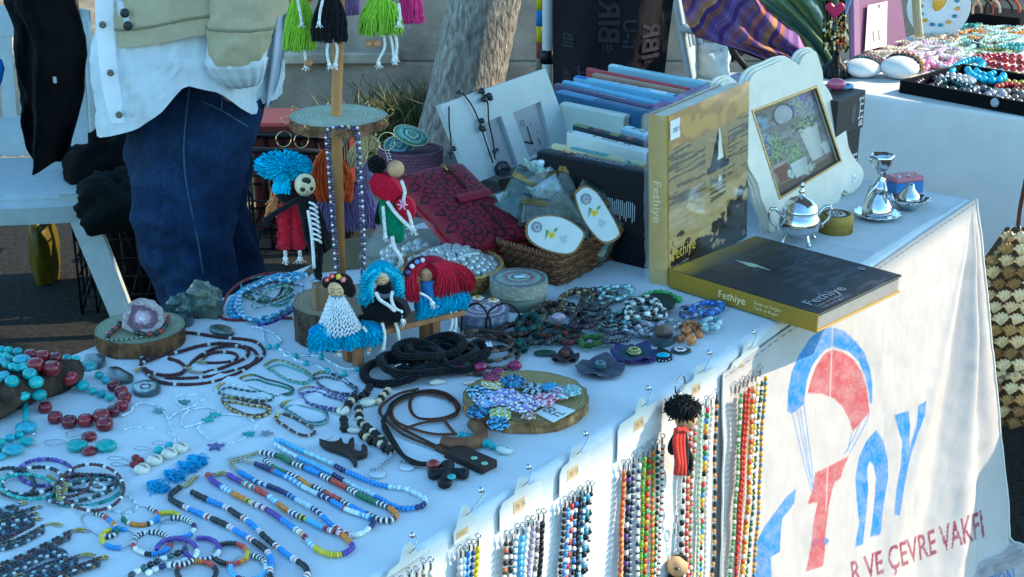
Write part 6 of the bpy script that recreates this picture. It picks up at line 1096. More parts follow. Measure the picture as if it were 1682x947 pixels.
pf=((1-np.abs(2*u_-1)**7)*(1-np.abs(2*v_-1)**5))**.5;G=Fm+xl*(u_*Lw)[...,None]+yw*((v_-.5)*wd)[...,None]+zn*(-.010+.014*pf+.0015*fbm(u_*6,v_*4,7,3))[...,None]
g=MB();grid(g,G[:,::-1]if np.dot(np.cross(xl,yw),zn)<0 else G,cw[:,::-1]if np.dot(np.cross(xl,yw),zn)<0 else cw);part('front_panel',g,M['leather'],WT)
g=MB();o=Fm-zn*.020;Rw=axes(xl,yw,zn);box(g,Fm+xl*Lw/2-zn*.0165,(Lw,wd,.012),'8a1a30',Rw,.004,seg=2);box(g,Fm+xl*(Lw/2-.004)-zn*.031,(Lw+.004,wd*.98,.012),'a01c34',Rw,.004,seg=2);part('body',g,M['leather'],WT)
g=MB();rim=[Fm+xl*(-.0008)+yw*(y-.5)*wd-zn*(.0235-.002*math.sin(y*3.14))for y in np.linspace(.06,.94,40)];tube(g,rim,.0022,'a8843c',5)
for q in rim[::1]:box(g,q-xl*.0008,(.002,.0012,.0036),'c8a04c',Rw)
part('zip',g,M['dull'],WT,kind='stuff')
g=MB();n=14;ff=np.array([[Fm+xl*(Lw*(.46+.10*s))+yw*((y-.5)*wd*1.02)+zn*(.0055+.002*math.sin(3.14*s)-.02*max(0,y-.92)/.08*.8)for y in np.linspace(.40,1.0,n)]for s in np.linspace(0,1,6)]);grid(g,ff[::-1]if np.dot(np.cross(xl,yw),zn)>0 else ff,'6a1428');grid(g,ff+zn*.002,'84182e');part('strap',g,M['leather'],WT)
for s,e in((.62,.95),(.08,.40)):
 g=MB();tube(g,[Fm+xl*Lw*q+yw*wd*.16+zn*.0052 for q in np.linspace(s,e,8)],.0022,'4a3828',5);part('slider_track',g,M['dull'],WT)
g=MB();c=Fm+xl*Lw*.93+yw*wd*.12+zn*.007;torus(g,c,.004,.0009,'b09048',12,5,Rw);tube(g,[c-xl*.002,c-xl*.014],.0019,'b09048',6);part('zip_pull',g,M['dull'],WT)
# crochet basket with pouches behind the wallet
c=P(676,288);c=c-A3(0,.02,0);k=mpp(c);r=52*k;hgt=hz(c,243)-TZ;T=thing('crochet_basket','round mauve crochet basket holding green patterned pouches','basket',c)
for i in range(9):
 z=hgt*(i+.5)/9;g=MB();m=88;th=np.linspace(0,2*np.pi,m,endpoint=False);rr_=r*(.92+.08*i/8)
 ctr=np.stack([c[0]+rr_*np.cos(th),c[1]+rr_*.8*np.sin(th),c[2]+z+0*th],1);tg=np.stack([-np.sin(th),np.cos(th),.9*np.where(i%2,1,-1)+0*th],1);put(g,SEED,ctr,tg,.0030,.009,jit('7a5264',m,.2));part('crochet_row',g,M['yarn'],T)
g=MB();lathe(g,[(r*.88,.002),(r*.94,hgt*.95)],c,'4a3440',40,sy=.8);part('lining',g,M['yarn'],T)
def pouch(label,px,py,rx,ry,rot,cols,seed,dz=0.):
 q=at(px,py,c[1]-.02+dz);g=MB();n=40;a=np.linspace(0,2*np.pi,n,endpoint=False);rr_=np.linspace(0,1,16)
 A,B=np.meshgrid(a,rr_);Rr=np.array(Matrix.Rotation(rot,3,'Y'))@np.array(Matrix.Rotation(-.6,3,'X'));C_=np.array([lin(x)for x in cols]);v=np.floor(B*7+1.2*fbm(np.cos(A)*2+4,np.sin(A)*2+4,seed)).astype(int)%len(cols);cc=C_[v]*(1+.5*fbm(np.cos(A)*B*9+20,np.sin(A)*B*9+20,seed+1))[...,None]
 T2=thing('pouch',label,'pouch',q)
 for sg in(1,-1):Gp=np.stack([rx*B*np.cos(A),sg*-.011*np.sqrt(np.maximum(0,1-B**2)),ry*B*np.sin(A)],-1);Gp=(Gp.reshape(-1,3)@Rr.T+q).reshape(Gp.shape);grid(g,Gp if sg>0 else Gp[:,::-1],cc if sg>0 else cc[:,::-1],wrap=True)
 part('body',g,M['satin'],T2);e=np.stack([rx*np.cos(a),0*a,ry*np.sin(a)],1)@Rr.T+q;g=MB();seeds(g,np.vstack([e,e[:1]]),.0016,['c8b070','e0d8b8']);part('piping',g,M['gloss'],T2)
pouch('green pouch with gold piping lying on the crochet basket',675,222,.036,.019,.35,['6a9a8a','3f7c78','a8c4a0','2f5a64','86b0a4'],3)
pouch('teal pouch under the green one in the crochet basket',655,240,.030,.022,.1,['4a7c84','6aa0a8','2f4f5a'],7,.02)
# pearls in a shallow basket with a plastic bag
pc=P(742,470);k=mpp(pc);pr_=82*k;T=thing('pearl_basket','shallow round cane basket heaped with white pearls beside the red haired doll','basket',pc)
for i in range(6):
 g=MB();rr_=pr_*(.72+.28*i/5);m=180;th=np.linspace(0,2*np.pi,m,endpoint=False);tube(g,np.stack([pc[0]+(rr_+.0015*np.sin(th*30+i*np.pi))*np.cos(th),pc[1]+(rr_+.0015*np.sin(th*30+i*np.pi))*np.sin(th),pc[2]+.004+.036*i/5+0*th],1),.0034,jit('a8844e',m,.2),5,closed=True);part('cane_row',g,M['wicker'],T)
g=MB();lathe(g,[(.001,.003),(pr_*.7,.004),(pr_*.94,.036)],pc,'8a6c42',40);part('lining',g,M['wicker'],T)
pm=MB();ball(pm,(0,0,0),1,'b4bab8',16,10);pme=pm.mesh('pearl',mat('pearl_shine',.28,.1,60,spec=.8,metal=.55))
pts=[];rs=np.random.RandomState(4)
for lay,(rad,z)in enumerate(((.86,.034),(.62,.046),(.36,.056),(.12,.062))):
 m=max(1,int(2*np.pi*rad*pr_/.0150))
 for i in range(m):a=i*2*np.pi/m+lay*.3;pts.append((pc[0]+pr_*rad*math.cos(a),pc[1]+pr_*rad*math.sin(a),pc[2]+z+rs.uniform(-.002,.002)))
 m2=int(2*np.pi*(rad-.13)*pr_/.0150)
 for i in range(max(0,m2)):a=i*2*np.pi/m2+.2;pts.append((pc[0]+pr_*(rad-.13)*math.cos(a),pc[1]+pr_*(rad-.13)*math.sin(a),pc[2]+z+.005))
for p in pts:s=rs.uniform(.0068,.0092);inst('pearl',pme,T,Matrix.Translation(p)@Matrix.Diagonal((s,s,s,1)))
q0=np.array(pts)
T2=thing('plastic_bag','clear plastic bag of pearls crumpled behind the blue haired doll','bag',P(655,430));pb=P(672,442);bgp=[]
for i in range(46):a=rs.uniform(0,6.28);r2=rs.uniform(0,1)**.5;bgp.append(pb+A3(.055*r2*math.cos(a),.04*r2*math.sin(a),.012+.052*(1-r2**2)*rs.uniform(.3,1)))
for p in bgp:s=rs.uniform(.0066,.0088);inst('pearl',pme,T2,Matrix.Translation(p)@Matrix.Diagonal((s,s,s,1)))
n=46;a=np.linspace(0,2*np.pi,n,endpoint=False);h=np.linspace(0,1,18);A,H_=np.meshgrid(a,h);rb=(1-H_**2.2)**.5*1.1+.02;Gp=np.stack([pb[0]+(.068*rb)*np.cos(A)*(1+.25*fbm(np.cos(A)*3+9,H_*6+np.sin(A)*3,3,4)),pb[1]+.05*rb*np.sin(A),pb[2]+.004+.085*H_*(1+.2*fbm(np.cos(A)*3+5,np.sin(A)*3+5,8,4))],-1);g=MB();grid(g,Gp,'e4eeee',wrap=True);part('film',g,M['film'],T2)
g=MB();G=[]
for i in range(24):
 s=i/23;G.append([at(604+46*t+8*math.sin(s*5),446-66*s-8*t+6*math.sin(t*9+s*3),P(640,446)[1]+.01+.03*s+.012*math.sin(t*7+s*6))for t in np.linspace(0,1,20)])
grid(g,np.array(G),'9ec0bc');part('film_fold',g,M['film'],T2)
g=MB();tube(g,cat_([at(752,425,pc[1]-.06),at(768,418,pc[1]-.06),at(786,416,pc[1]-.05)],10),.0042,'e0e4dc',6,flat=.4);single('white_ribbon',g,M['fabric'],'white ribbon end lying on the pearls below the wallet','ribbon')
# ribbed mat under the stand
g=MB();a,b_,c_=P(500,452),P(700,428),P(560,400);G=[]
for i in range(90):
 s=i/89;G.append([a+(b_-a)*t+(c_-a)*s+ZZ*(.006+.0022*math.sin(s*150)+.006*math.sin(t*3.1))for t in np.linspace(0,1,30)])
grid(g,np.array(G),'7a6c52');G2_=np.array(G);G2_[...,2]=TZ+.001;grid(g,G2_[::-1],'7a6c52');grid(g,np.stack([G2_[0],np.array(G)[0]]),'7a6c52');grid(g,np.stack([G2_[:,0],np.array(G)[:,0]],1)[::-1],'7a6c52');single('ribbed_mat',g,M['fabric'],'brown ribbed placemat lying behind the display stand','mat')
# round trinket boxes
def trinket(label,px,py,rx,h,side,lidc,rings,seed):
 c=P(px,py);k=mpp(c);r=rx*k;T=thing('round_box',label,'box',c);g=MB();lathe(g,[(r*.96,0),(r*.97,h*.5)],c,side,48);part('base',g,M['card'],T);n=64;ga=np.linspace(0,2*np.pi,n,endpoint=False);rr_=np.linspace(.001,1,26);A,B=np.meshgrid(ga,rr_);C_=np.array([lin(x)for x in rings]);v=np.floor(B*10+.5*(np.abs(np.sin(A*8))*B)).astype(int)%len(rings);cc=C_[v]*(1+.6*(fbm(np.cos(A)*B*14+30,np.sin(A)*B*14+30,seed,3)))[...,None]
 g=MB();grid(g,np.stack([c[0]+r*B*np.cos(A),c[1]+r*B*np.sin(A),c[2]+h+.002*(1-B**2)],-1),cc,wrap=True);zs=np.linspace(h,h*.48,8);A2,Z2=np.meshgrid(ga,zs);v2_=(np.floor(A2*7+Z2*600)+np.floor(Z2*900)).astype(int)%len(rings);grid(g,np.stack([c[0]+r*1.02*np.cos(A2),c[1]+r*1.02*np.sin(A2),c[2]+Z2],-1)[::-1],(lin(lidc)*.6+C_[v2_]*.4)[::-1],wrap=True);part('lid',g,M['satin'],T);return T,c,r
T,c,r=trinket('round green grey trinket box with pink ringed pattern by the basket',852,496,47,.042,'6e7464','9a9c8c',['6f9a94','8a4e52','3f6a68','b8b8a0','4a6268','a8625c','7c9080'],4)
g=MB();box(g,c+ZZ*.0455+A3(.002,-.004,0),(.018,.012,.0006),'c8d8dc',axes(A3(1,.3,0),None,ZZ));part('price_sticker',g,M['paper'],T)
trinket('flat round box with a mosaic side between bench and trinket box',793,532,43,.026,'5a6068','5a6a80',['3a4a7a','8a5a6a','a8a8b0','44506a','7a6a8a','b0a090'],9)
# JEWELLERY SPREAD OUT ON THE CLOTH
ZA=lambda x,y:(x/4.303,540+y/4.303)
ZB=lambda x,y:(200+x/3.947,480+y/3.947)
ZC=lambda x,y:(x/4.173,720+y/4.173)
ZD=lambda x,y:(260+x/3.657,720+y/3.657)
ZE=lambda x,y:(540+x/3.657,600+y/3.657)
ZF=lambda x,y:(760+x/3.504,440+y/3.504)
ZG=lambda x,y:(340+x/5.26,540+y/5.26)
ZH=lambda x,y:(340+x/6.764,420+y/6.764)
ZI=lambda x,y:(x,y)
def tp(Z,x,y,z=0.):return P(*Z(x,y),TZ+z)
def tpath(Z,pts,z,n=200,closed=False):
 p=cat_([tp(Z,q[0],q[1],z+(q[2]if len(q)>2 else 0))for q in pts],n,closed);return np.vstack([p,p[:1]])if closed else p
def ell(cx,cy,rx,ry,rot=0.,a0=0.,a1=360.,n=14,wob=0.):
 a=np.radians(np.linspace(a0,a1,n+1)[:-1]if a1-a0>=360 else np.linspace(a0,a1,n));c,s=math.cos(rot),math.sin(rot);w=1+wob*np.sin(a*3+cx)
 return[(cx+(rx*math.cos(t)*c-ry*math.sin(t)*s)*k,cy+(rx*math.cos(t)*s+ry*math.sin(t)*c)*k)for t,k in zip(a,w)]
def jew(name,label,cat,Z,pts,r,cols,closed=True,z=0.,group=None,asp=1.1,tpl=SEED,mt='gloss',clasp=None,wire=False,runs_=None,gap=1.):
 p=tpath(Z,pts,r*.9+z,260,closed);T=thing(name,label,cat,p.mean(0)*A3(1,1,0)+ZZ*TZ,group)
 if runs_:
  w=np.cumsum([0]+[q[1]for q in runs_],dtype=float);w/=w[-1]
  for i,(c,_)in enumerate(runs_):g=MB();seeds(g,p,r,c if isinstance(c,(list,tuple))else[c],s0=w[i],s1=w[i+1],aspect=asp,gap=gap);part('bead_run',g,M[mt],T)
 else:g=MB();seeds(g,p,r,cols,aspect=asp,tpl=tpl,gap=gap);part('beads',g,M[mt],T)
 if clasp:
  g=MB();q=tpath(Z,clasp,.0022+z,30)
  for i in range(0,30,2):torus(g,q[i],.0026,.0006,random.choice(['c8b060','b8bcbe','d0c080']),9,4,axes(nrm(A3(1,.2,0)),ZZ if i%4 else A3(0,1,0)))
  part('clasp_chain',g,M['metal'],T,kind='stuff')
 return T
 # long beaded necklaces in bands of colour
BK_,W_,BL,LB,OR,YE,RD,GR,PU,NV,PK='141518','e6e6e2','2f8ed6','62b4e4','d88424','d8c428','c43c2c','1f7048','5a3c9c','1c2460','d8a0b4'
BW=[BK_,W_];GL='beaded band necklaces laid out along the table'
pat=[(BK_,9),([W_,PK],3),(BL,8),([W_,RD,W_],3)]
jew('bead_necklace','black and blue banded bead necklace lowest on the table','necklace',ZD,[(130,290),(80,330),(75,360),(110,385),(180,420),(250,450),(320,480),(390,510),(460,550),(530,590),(610,640),(655,680),(680,740),(670,800),(690,860),(760,900),(840,880),(890,830),(890,780),(850,745),(780,700),(700,640),(640,590),(590,540),(530,490),(470,455),(420,420),(340,385),(270,355),(200,320)],.0036,None,False,runs_=[(BK_,8)]+pat*6+[(BK_,8),([W_,PK],3),(BL,8),(BK_,9)],asp=.42,group=GL,clasp=[(130,290),(170,280),(215,235),(240,225)])
jew('bead_necklace','orange purple and yellow banded bead necklace','necklace',ZD,[(295,215),(330,255),(390,295),(450,330),(520,365),(580,395),(650,425),(720,470),(790,520),(840,555),(890,600),(930,645),(985,680),(1040,695),(1100,695),(1150,670),(1165,640),(1130,600),(1090,570),(1030,550),(960,520),(900,490),(850,470),(790,440),(730,400),(660,345),(600,310),(540,280),(480,250),(415,215)],.0036,None,False,group=GL,asp=.42,runs_=[(RD,3),(PU,9),([LB,W_],7),(OR,8),([YE,BK_],3),([W_,PK,BK_],9),(PU,9),(BL,9),([W_,OR,W_],6),([RD,BK_],3),([LB,W_],6),(YE,12),(PU,8),(OR,7),([RD,W_,PK,BK_],9),(LB,9),([YE,BK_],4),([W_,NV],5),(OR,8),([LB,W_],7),(RD,8),(['2fa0a0',RD,W_],8),(PU,9)],clasp=[(300,215),(340,215),(380,205),(415,212)])
jew('bead_necklace','light blue and navy banded bead necklace with dotted beads','necklace',ZD,[(480,195),(540,230),(600,265),(680,290),(760,325),(820,360),(900,405),(950,435),(1000,480),(1040,520),(1100,560),(1150,580),(1220,570),(1270,535),(1290,500),(1260,470),(1200,450),(1130,425),(1060,385),(1000,350),(940,325),(870,290),(800,245),(730,210),(660,180),(580,150)],.0034,None,False,group=GL,asp=.42,runs_=[(BL,9),([NV,LB,W_],8),(NV,10),([NV,LB],6),(['bcd8e4'],9),([NV,W_,NV],7),(BL,9),([W_,BK_,RD],9),(['dfe4e4',W_],8),(NV,7),([LB,'dfe8ea'],5),(['dfe8ea'],7),(RD,1),(BL,7),([NV,NV,W_],8),(['c8dce4'],8),([BL,W_,LB],11),(BL,6),(RD,1),(NV,9)],clasp=[(480,190),(450,170),(440,140),(500,130),(570,145)])
jew('bead_necklace','striped black and white necklace with green red and orange bands','necklace',ZD,[(640,130),(700,180),(760,205),(840,240),(900,280),(960,300),(1030,340),(1090,370),(1150,405),(1220,440),(1290,470),(1340,490),(1400,490),(1430,460),(1400,425),(1340,395),(1270,370),(1200,335),(1130,295),(1060,260),(990,225),(930,195),(870,170),(800,145),(740,110),(680,95),(610,80)],.0036,None,False,group=GL,asp=.42,runs_=[(BW,6),(GR,9),(BW,7),(OR,9),(BW,7),(RD,9),(BW,6),(BL,9),(BW,13),(OR,9),(BW,6),(GR,10),(BW,7),(RD,9),(BW,7),(BL,9),(BW,7),(GR,9),(BW,8)],clasp=[(610,78),(560,95),(500,110),(420,125)])
jew('bead_necklace','sky blue and pearly white bead necklace nearest the wooden animal','necklace',ZD,[(690,12),(740,15),(800,45),(870,75),(950,110),(1040,150),(1100,185),(1160,210),(1240,245),(1320,275),(1400,290),(1480,300),(1550,330),(1600,360),(1590,400),(1540,415),(1470,420),(1400,400),(1330,360),(1250,320),(1180,290),(1110,250),(1050,215),(980,180),(900,140),(850,120),(790,90),(740,60),(700,30)],.0034,None,False,group=GL,asp=.8,runs_=[(LB,10),(['c4d8dc','9cc4d0'],10),([NV],4),(BL,12),(['d8e4e6','b8d0d8'],12),([NV],3),(BL,11),(['c4d8dc','a4ccd8'],10),([NV],4),(LB,12),(['d8e4e6','b4d0da'],9)])
# beaded hoop earrings
GH='beaded hoop earrings scattered at the lower left'
def hoop(label,Z,cx,cy,rx,ry,rs_,a0=0.,a1=250.,rot=0.,r=.0030,z=0.):
 full=tpath(Z,ell(cx,cy,rx,ry,rot),.001+z,60,True);arc=tpath(Z,ell(cx,cy,rx,ry,rot,a0,a1,20),r*.9+z,200);T=thing('hoop_earring',label,'earring',full.mean(0)*A3(1,1,0)+ZZ*TZ,GH);g=MB();tube(g,full,.0006,'b8bcc0',5);part('wire',g,M['metal'],T)
 w=np.cumsum([0]+[q[1]for q in rs_],dtype=float);w/=w[-1]
 for i,(c,_)in enumerate(rs_):g=MB();seeds(g,arc,r,c if isinstance(c,(list,tuple))else[c],s0=w[i],s1=w[i+1],aspect=.42);part('bead_run',g,M['gloss'],T)
hoop('hoop earring with green, orange and blue bands nearest the bracelet pile',ZC,680,590,128,66,[(BW,6),(RD,3),(BL,4),(OR,4),(W_,1),(GR,5),(BW,6)],60,240,3.6)
hoop('hoop earring with green and ochre bands beside the yellow one',ZC,960,530,122,62,[(BW,4),(RD,3),(BL,5),(W_,1),(BK_,1),(OR,6),(W_,1),(GR,4)],-60,165)
hoop('yellow and blue hoop earring among the striped hoops',ZC,810,682,112,66,[(BL,8),(YE,14),(BL,7)],80,300)
hoop('hoop earring with a yellow band beside blue tassels',ZC,1150,540,80,36,[(YE,8)],190,340)
hoop('black and white striped hoop earring with a navy bead',ZC,1210,612,122,70,[(BW,12),(NV,3),(W_,3),(BL,6)],250,450)
hoop('striped hoop earring with red, blue and white bands',ZC,1040,716,128,76,[(BW,9),(NV,3),(RD,2),(BL,6),(BK_,2),(W_,5),(RD,2),(BW,8)],-100,250)
hoop('purple hoop earring crossing a striped one',ZC,1210,775,140,92,[(PU,18),(W_,4),([W_,BK_],8)],-170,110,z=.002)
hoop('purple and white hoop earring lying lowest by the dark chain',ZD,262,662,105,66,[(PU,12),(W_,3),([W_,NV],6),(PU,8)],-110,190)
hoop('hoop earring in black, red, orange and yellow bands',ZD,432,690,106,62,[(BK_,7),(RD,5),(OR,3),(YE,5),(OR,3),(RD,5),(BK_,6)],-130,150)
hoop('light blue hoop earring with black and white stripes',ZD,540,775,108,74,[(BW,8),(W_,3),(LB,8),(NV,3),(LB,7)],-80,190)
hoop('red and black hoop earring at the bottom edge of the cloth',ZD,230,800,118,66,[(BK_,5),(RD,5),(OR,4),(RD,5),(BK_,6)],150,390)
g=MB();p=tpath(ZC,[(880,945),(980,890),(1080,840),(1180,800),(1290,760)],.004,120);seeds(g,p,.0036,['24303a',W_,'3a5a60',BK_]);p2=tpath(ZC,[(1000,930),(1100,880),(1200,860),(1290,825)],.004,100);seeds(g,p2,.0034,[W_,'c8d4d8',NV,W_]);single('bead_bracelet',g,M['gloss'],'dark and white beaded bracelet lying over the purple hoop','bracelet')
# dark beaded bracelets in rows at the lower left
GD='dark beaded bracelets in rows at the lower left corner'
DK=[['17222c','2c3a44','8fa8b0'],['1c2a3a','3f5a70','141a20'],['10151a','2f4a58','b8c8cc'],['1f3040','17202a','5a7a8c'],['14181c','6a5a3c','20302c'],['121820','9cb8c0','1c2c34'],['182034','2c3858','10141c'],['14161c','28303c','4a5868'],['3a1c20','14161a','5a2c2c']]
DL=['uppermost dark bracelet of the rows at the lower left','blue black bracelet with a thick twist, second of the rows','dark bracelet with silver links, third of the rows','slate blue bracelet, fourth of the dark rows','dark bracelet with gold beads beside the pale blue one','pale blue and black bracelet with a gold chain end','navy bracelet folded into a loop in the dark rows','black bracelet with a silver chain end','reddish dark bracelet lowest in the rows']
RW=[[(-60,495),(60,470),(130,450)],[(-60,560),(80,520),(235,475)],[(-60,605),(90,575),(210,520)],[(-60,665),(60,640),(235,556)],[(-60,735),(120,690),(305,598)],[(-60,890),(150,800),(330,715),(485,635)],[(-40,960),(160,850),(330,765),(430,770),(440,815),(320,860),(120,945)],[(150,965),(350,885),(535,805)],[(330,965),(520,880),(690,820)]]
for i,(lb,w_)in enumerate(zip(DL,RW)):
 e=w_[-1];T=jew('bead_bracelet',lb,'bracelet',ZC,w_,.0026,DK[i],False,group=GD,mt='gloss',asp=1.0,clasp=[e,(e[0]+55,e[1]-12),(e[0]+110,e[1]-5)]if i in(4,5,7)else[e,(e[0]+22,e[1]-8),(e[0]+40,e[1]-6)])
 g=MB();p=tpath(ZC,[(x+4,y+22)for x,y in w_],.0036,160);seeds(g,p,.0024,DK[(i+3)%9]);part('second_row',g,M['gloss'],T);g=MB();p=tpath(ZC,[(x-2,y+42)for x,y in w_],.0026,160);seeds(g,p,.0022,DK[(i+5)%9]);part('third_row',g,M['gloss'],T)
 # pile of bracelets at the left
GP='bracelets piled at the left edge'
for i,(lb,e,cols,r)in enumerate([('purple and navy banded bracelet on top of the pile',ell(312,232,186,92),[PU,PU,PU,'8a6cc0',NV],.0025),('black bracelet with white beads in the pile',ell(215,290,205,90,-.15),['14161a','14161a','2c2430',W_],.0027),('thin turquoise bracelet at the left of the pile',ell(190,330,195,82,.1),['2f9c94','4ab0a8','2a8a84'],.0024),('dark red bracelet at the right of the pile',ell(630,335,218,158,.05),['4a1a20','5a2028','4a1a20','17181c',W_],.0022),('teal bracelet in the middle of the pile',ell(600,370,235,88,-.15),['2a8c84','3aa098','2a8c84','1f6c6c'],.0026),('dark slate bracelet in the pile',ell(600,300,205,52,-.05),['1c2a34','3a5460','14161a'],.0025),('black and silver bracelet in the pile',ell(560,360,240,60,-.22),['16181e','2c343c','a8b4b8'],.0024),('maroon bracelet looped under the teal one',ell(500,320,130,70,-.3),['3c1820','5c2c30','1c1216'],.0021),('pale beaded bracelet straggling right of the pile',ell(720,400,230,78,.35),['c8d4d4','8fb0b4','dfe6e6'],.0020),('black leather like bracelet at the far left of the pile',ell(90,300,150,95,.2),['121418','20242a'],.0026),('white bead bracelet across the pile',ell(660,330,60,24,.2),['d8dcd8','b8c0bc'],.0022)]):
 jew('bead_bracelet',lb,'bracelet',ZC,e,r,cols,True,z=.0022*(i%4),group=GP,clasp=[(330+18*i,250+30*(i%5)),(380+8*i,300+14*i),(400,380+8*i)]if i<8 else None)
 # big turquoise and red bead necklaces over a dark log
lg0,lg1=tp(ZA,-260,600,.022),tp(ZA,545,290,.018);lc=cat_([lg0,(lg0+lg1)/2+ZZ*.004,lg1],40);n=36;t,a,b=frames(lc);ga=np.linspace(0,2*np.pi,n,endpoint=False);rr_=np.interp(np.linspace(0,1,40),[0,.8,1],[.027,.024,.016])[:,None]*(1+.35*fbm(ga[None]*2+0*np.arange(40)[:,None],np.arange(40)[:,None]*.25+np.sin(ga)[None],5,4));G=lc[:,None]+rr_[...,None]*(np.cos(ga)[None,:,None]*a[:,None]+np.sin(ga)[None,:,None]*b[:,None]);cc=lin('40352e')*(1+.9*fbm(G[...,0]*60,G[...,1]*25+G[...,2]*60,4,5))[...,None];g=MB();grid(g,G[:,::-1],cc[:,::-1],wrap=True);grid(g,np.stack([G[-1],G[-1]*0+G[-1].mean(0)]),cc[-1][None].repeat(2,0),wrap=True);single('driftwood_log',g,M['bark'],'dark weathered log under the turquoise bead necklaces','log')
def bead(T,Z,x,y,rx,ry,col,mt,z=0.,h=.8,nm='bead',facet=False):
 k=mpp(tp(Z,x,y))/(4.303 if Z is ZA else 4.173);c=tp(Z,x,y,z+rx*k*h*.8);g=MB();sc=A3(rx,ry if ry else rx,1)*k;s=A3(sc[0],min(sc[0],sc[1]*1.6),sc[1]if ry else sc[0])*A3(1,1,1);s[2]=min(s[0],s[1])*h if ry else sc[0]*h*1.0
 ball(g,(0,0,0),s,col,14,10);
 if facet:g.V[0]=np.sign(g.V[0])*np.abs(g.V[0]/s)**.72*s
 g.V[0]=g.V[0]+c;return part(nm,g,M[mt],T)
TQ=['2f9c9c','3aa8a4','2a8c90','48b0a8','349494','3f9aa8']
T=thing('stone_necklace','turquoise bead necklace in several strands draped over the log','necklace',tp(ZA,120,330));ZZl=.050
for i,(x,y,r,z)in enumerate([(10,145,30,1),(60,150,32,1),(125,160,34,1),(35,190,28,1),(75,205,26,1),(18,225,28,1),(45,250,30,1),(90,265,32,1),(130,275,34,1),(168,268,36,1),(210,315,48,.9),(30,330,40,.9),(85,370,50,.8),(255,375,52,.7),(280,465,52,.3),(-15,190,32,1),(-10,370,40,.8),(70,770,36,0),(135,750,34,0),(8,800,34,0),(-8,840,34,0)]):bead(T,ZA,x,y,r,0,TQ[i%6],'turq',ZZl*z)
for x,y,rx,ry,z in((155,215,60,34,1.05),(145,465,74,68,.35),(185,695,78,44,0),(95,850,80,42,0),(180,795,62,30,0),(5,900,42,36,0)):bead(T,ZA,x,y,rx,ry,TQ[int(x)%6],'turq',ZZl*z,.55,'disc_bead')
g=MB();tube(g,[tp(ZA,180,530,.012),tp(ZA,182,655,.006)],.0042,'2f9494',10);part('tube_bead',g,M['turq'],T)
g=MB();c=tp(ZA,228,800,.004);torus(g,c,.0035,.0009,'c4c8cc',12,5);ball(g,tp(ZA,238,745,.004),.0028,'c4c8cc',8,6);part('clasp',g,M['metal'],T)
T=thing('stone_necklace','dark red and turquoise bead necklace curling off the log','necklace',tp(ZA,500,640));RDs=['6e1220','841828','5c0e1c','7a1624']
for i,(x,y,rx,ry,z)in enumerate([(215,180,45,26,.9),(300,190,46,38,.85),(390,205,46,46,.75),(250,252,56,44,.95),(365,278,60,44,.8),(490,345,56,50,.3),(805,400,46,40,0),(855,440,46,42,0),(880,485,48,38,.05),(860,540,48,44,0),(800,580,48,46,0),(715,615,58,46,.05),(740,672,58,52,0),(605,645,54,42,0),(490,655,54,36,0),(390,625,50,46,0),(320,555,46,50,0)]):bead(T,ZA,x,y,rx,ry,RDs[i%4],'stone',ZZl*z,.8,'red_bead',True)
for i,(x,y,r,z)in enumerate([(475,205,33,.6),(535,213,33,.4),(700,325,33,.0),(745,360,32,0),(585,400,48,.05),(655,437,31,0),(715,457,35,0),(775,480,34,0)]):bead(T,ZA,x,y,r,0,TQ[(i+2)%6],'turq',ZZl*z)
bead(T,ZA,620,262,66,50,'3f8c94','turq',.012,.5,'disc_bead')
for side,(hx0,hx1,hy),els in(('upper',(470,600,737),[(630,760,55,50,'r'),(750,825,76,44,'t')]),('lower',(318,470,800),[(630,862,54,48,'r'),(545,822,76,42,'t')])):
 T=thing('stone_earring','%s red and turquoise stone earring below the red bead necklace'%side,'earring',tp(ZA,600,hy+40),'red and turquoise stone earrings');g=MB();tube(g,tpath(ZA,[(hx1+20,hy+8),(hx1-40,hy-16),(hx0+20,hy-12),(hx0,hy+6),(hx0+40,hy+22),(hx1-20,hy+10),(hx1+40,hy+4)],.002,40),.0006,'a8aca8',5);part('hook',g,M['metal'],T)
 for x,y,rx,ry,c in els:bead(T,ZA,x,y,rx,ry,'74121f' if c=='r' else '2f9492','stone' if c=='r' else 'turq',0,.6,'stone')
 # agate slabs and stones on the cloth
def slab(label,Z,pts,h,cols,seed,mt='stone',name='agate_slice',rim='3a4a4c',tiltv=None):
 q=tpath(Z,pts,0,48,True)[:-1];c=q.mean(0);n=48;rr2=np.linspace(.001,1,14);G=np.array([c+(q-c)*r_+ZZ*(h*(1-.25*r_**6))for r_ in rr2]);C_=np.array([lin(x)for x in cols]);A,B=np.meshgrid(np.arange(n),rr2);rel=G-c;v=np.clip((B*len(cols)+1.6*fbm(rel[...,0]*90+5,rel[...,1]*60+5,seed,4)),0,len(cols)-.01).astype(int);cc=C_[v]
 if tiltv is not None:pass
 g=MB();grid(g,G[::-1]if np.cross(q[1]-q[0],c-q[0])[2]<0 else G,cc[::-1]if np.cross(q[1]-q[0],c-q[0])[2]<0 else cc,wrap=True);s=np.stack([G[-1],q+ZZ*.0004]);grid(g,s if np.cross(q[1]-q[0],c-q[0])[2]>0 else s[::-1],rim,wrap=True);return single(name,g,M[mt],label,'stone',org=c*A3(1,1,0)+ZZ*TZ)
slab('dark teal agate pendant with a pale centre stripe',ZA,[(765,300),(830,285),(900,320),(945,350),(930,380),(850,390),(790,375)],.006,['5a7884','27484e','0e1a1c','1a3236'],3)
slab('oval agate with white and dark swirl',ZA,ell(1035,432,104,52,-.05),.006,['b8c4c8','1f2c30','9cb0b4','8aa4a8','2f4448'],6)
slab('dark blue stone slab half under the wood disc',ZA,[(600,215),(700,200),(750,230),(720,275),(650,280)],.008,['27424c','1c3038','35545c'],9)
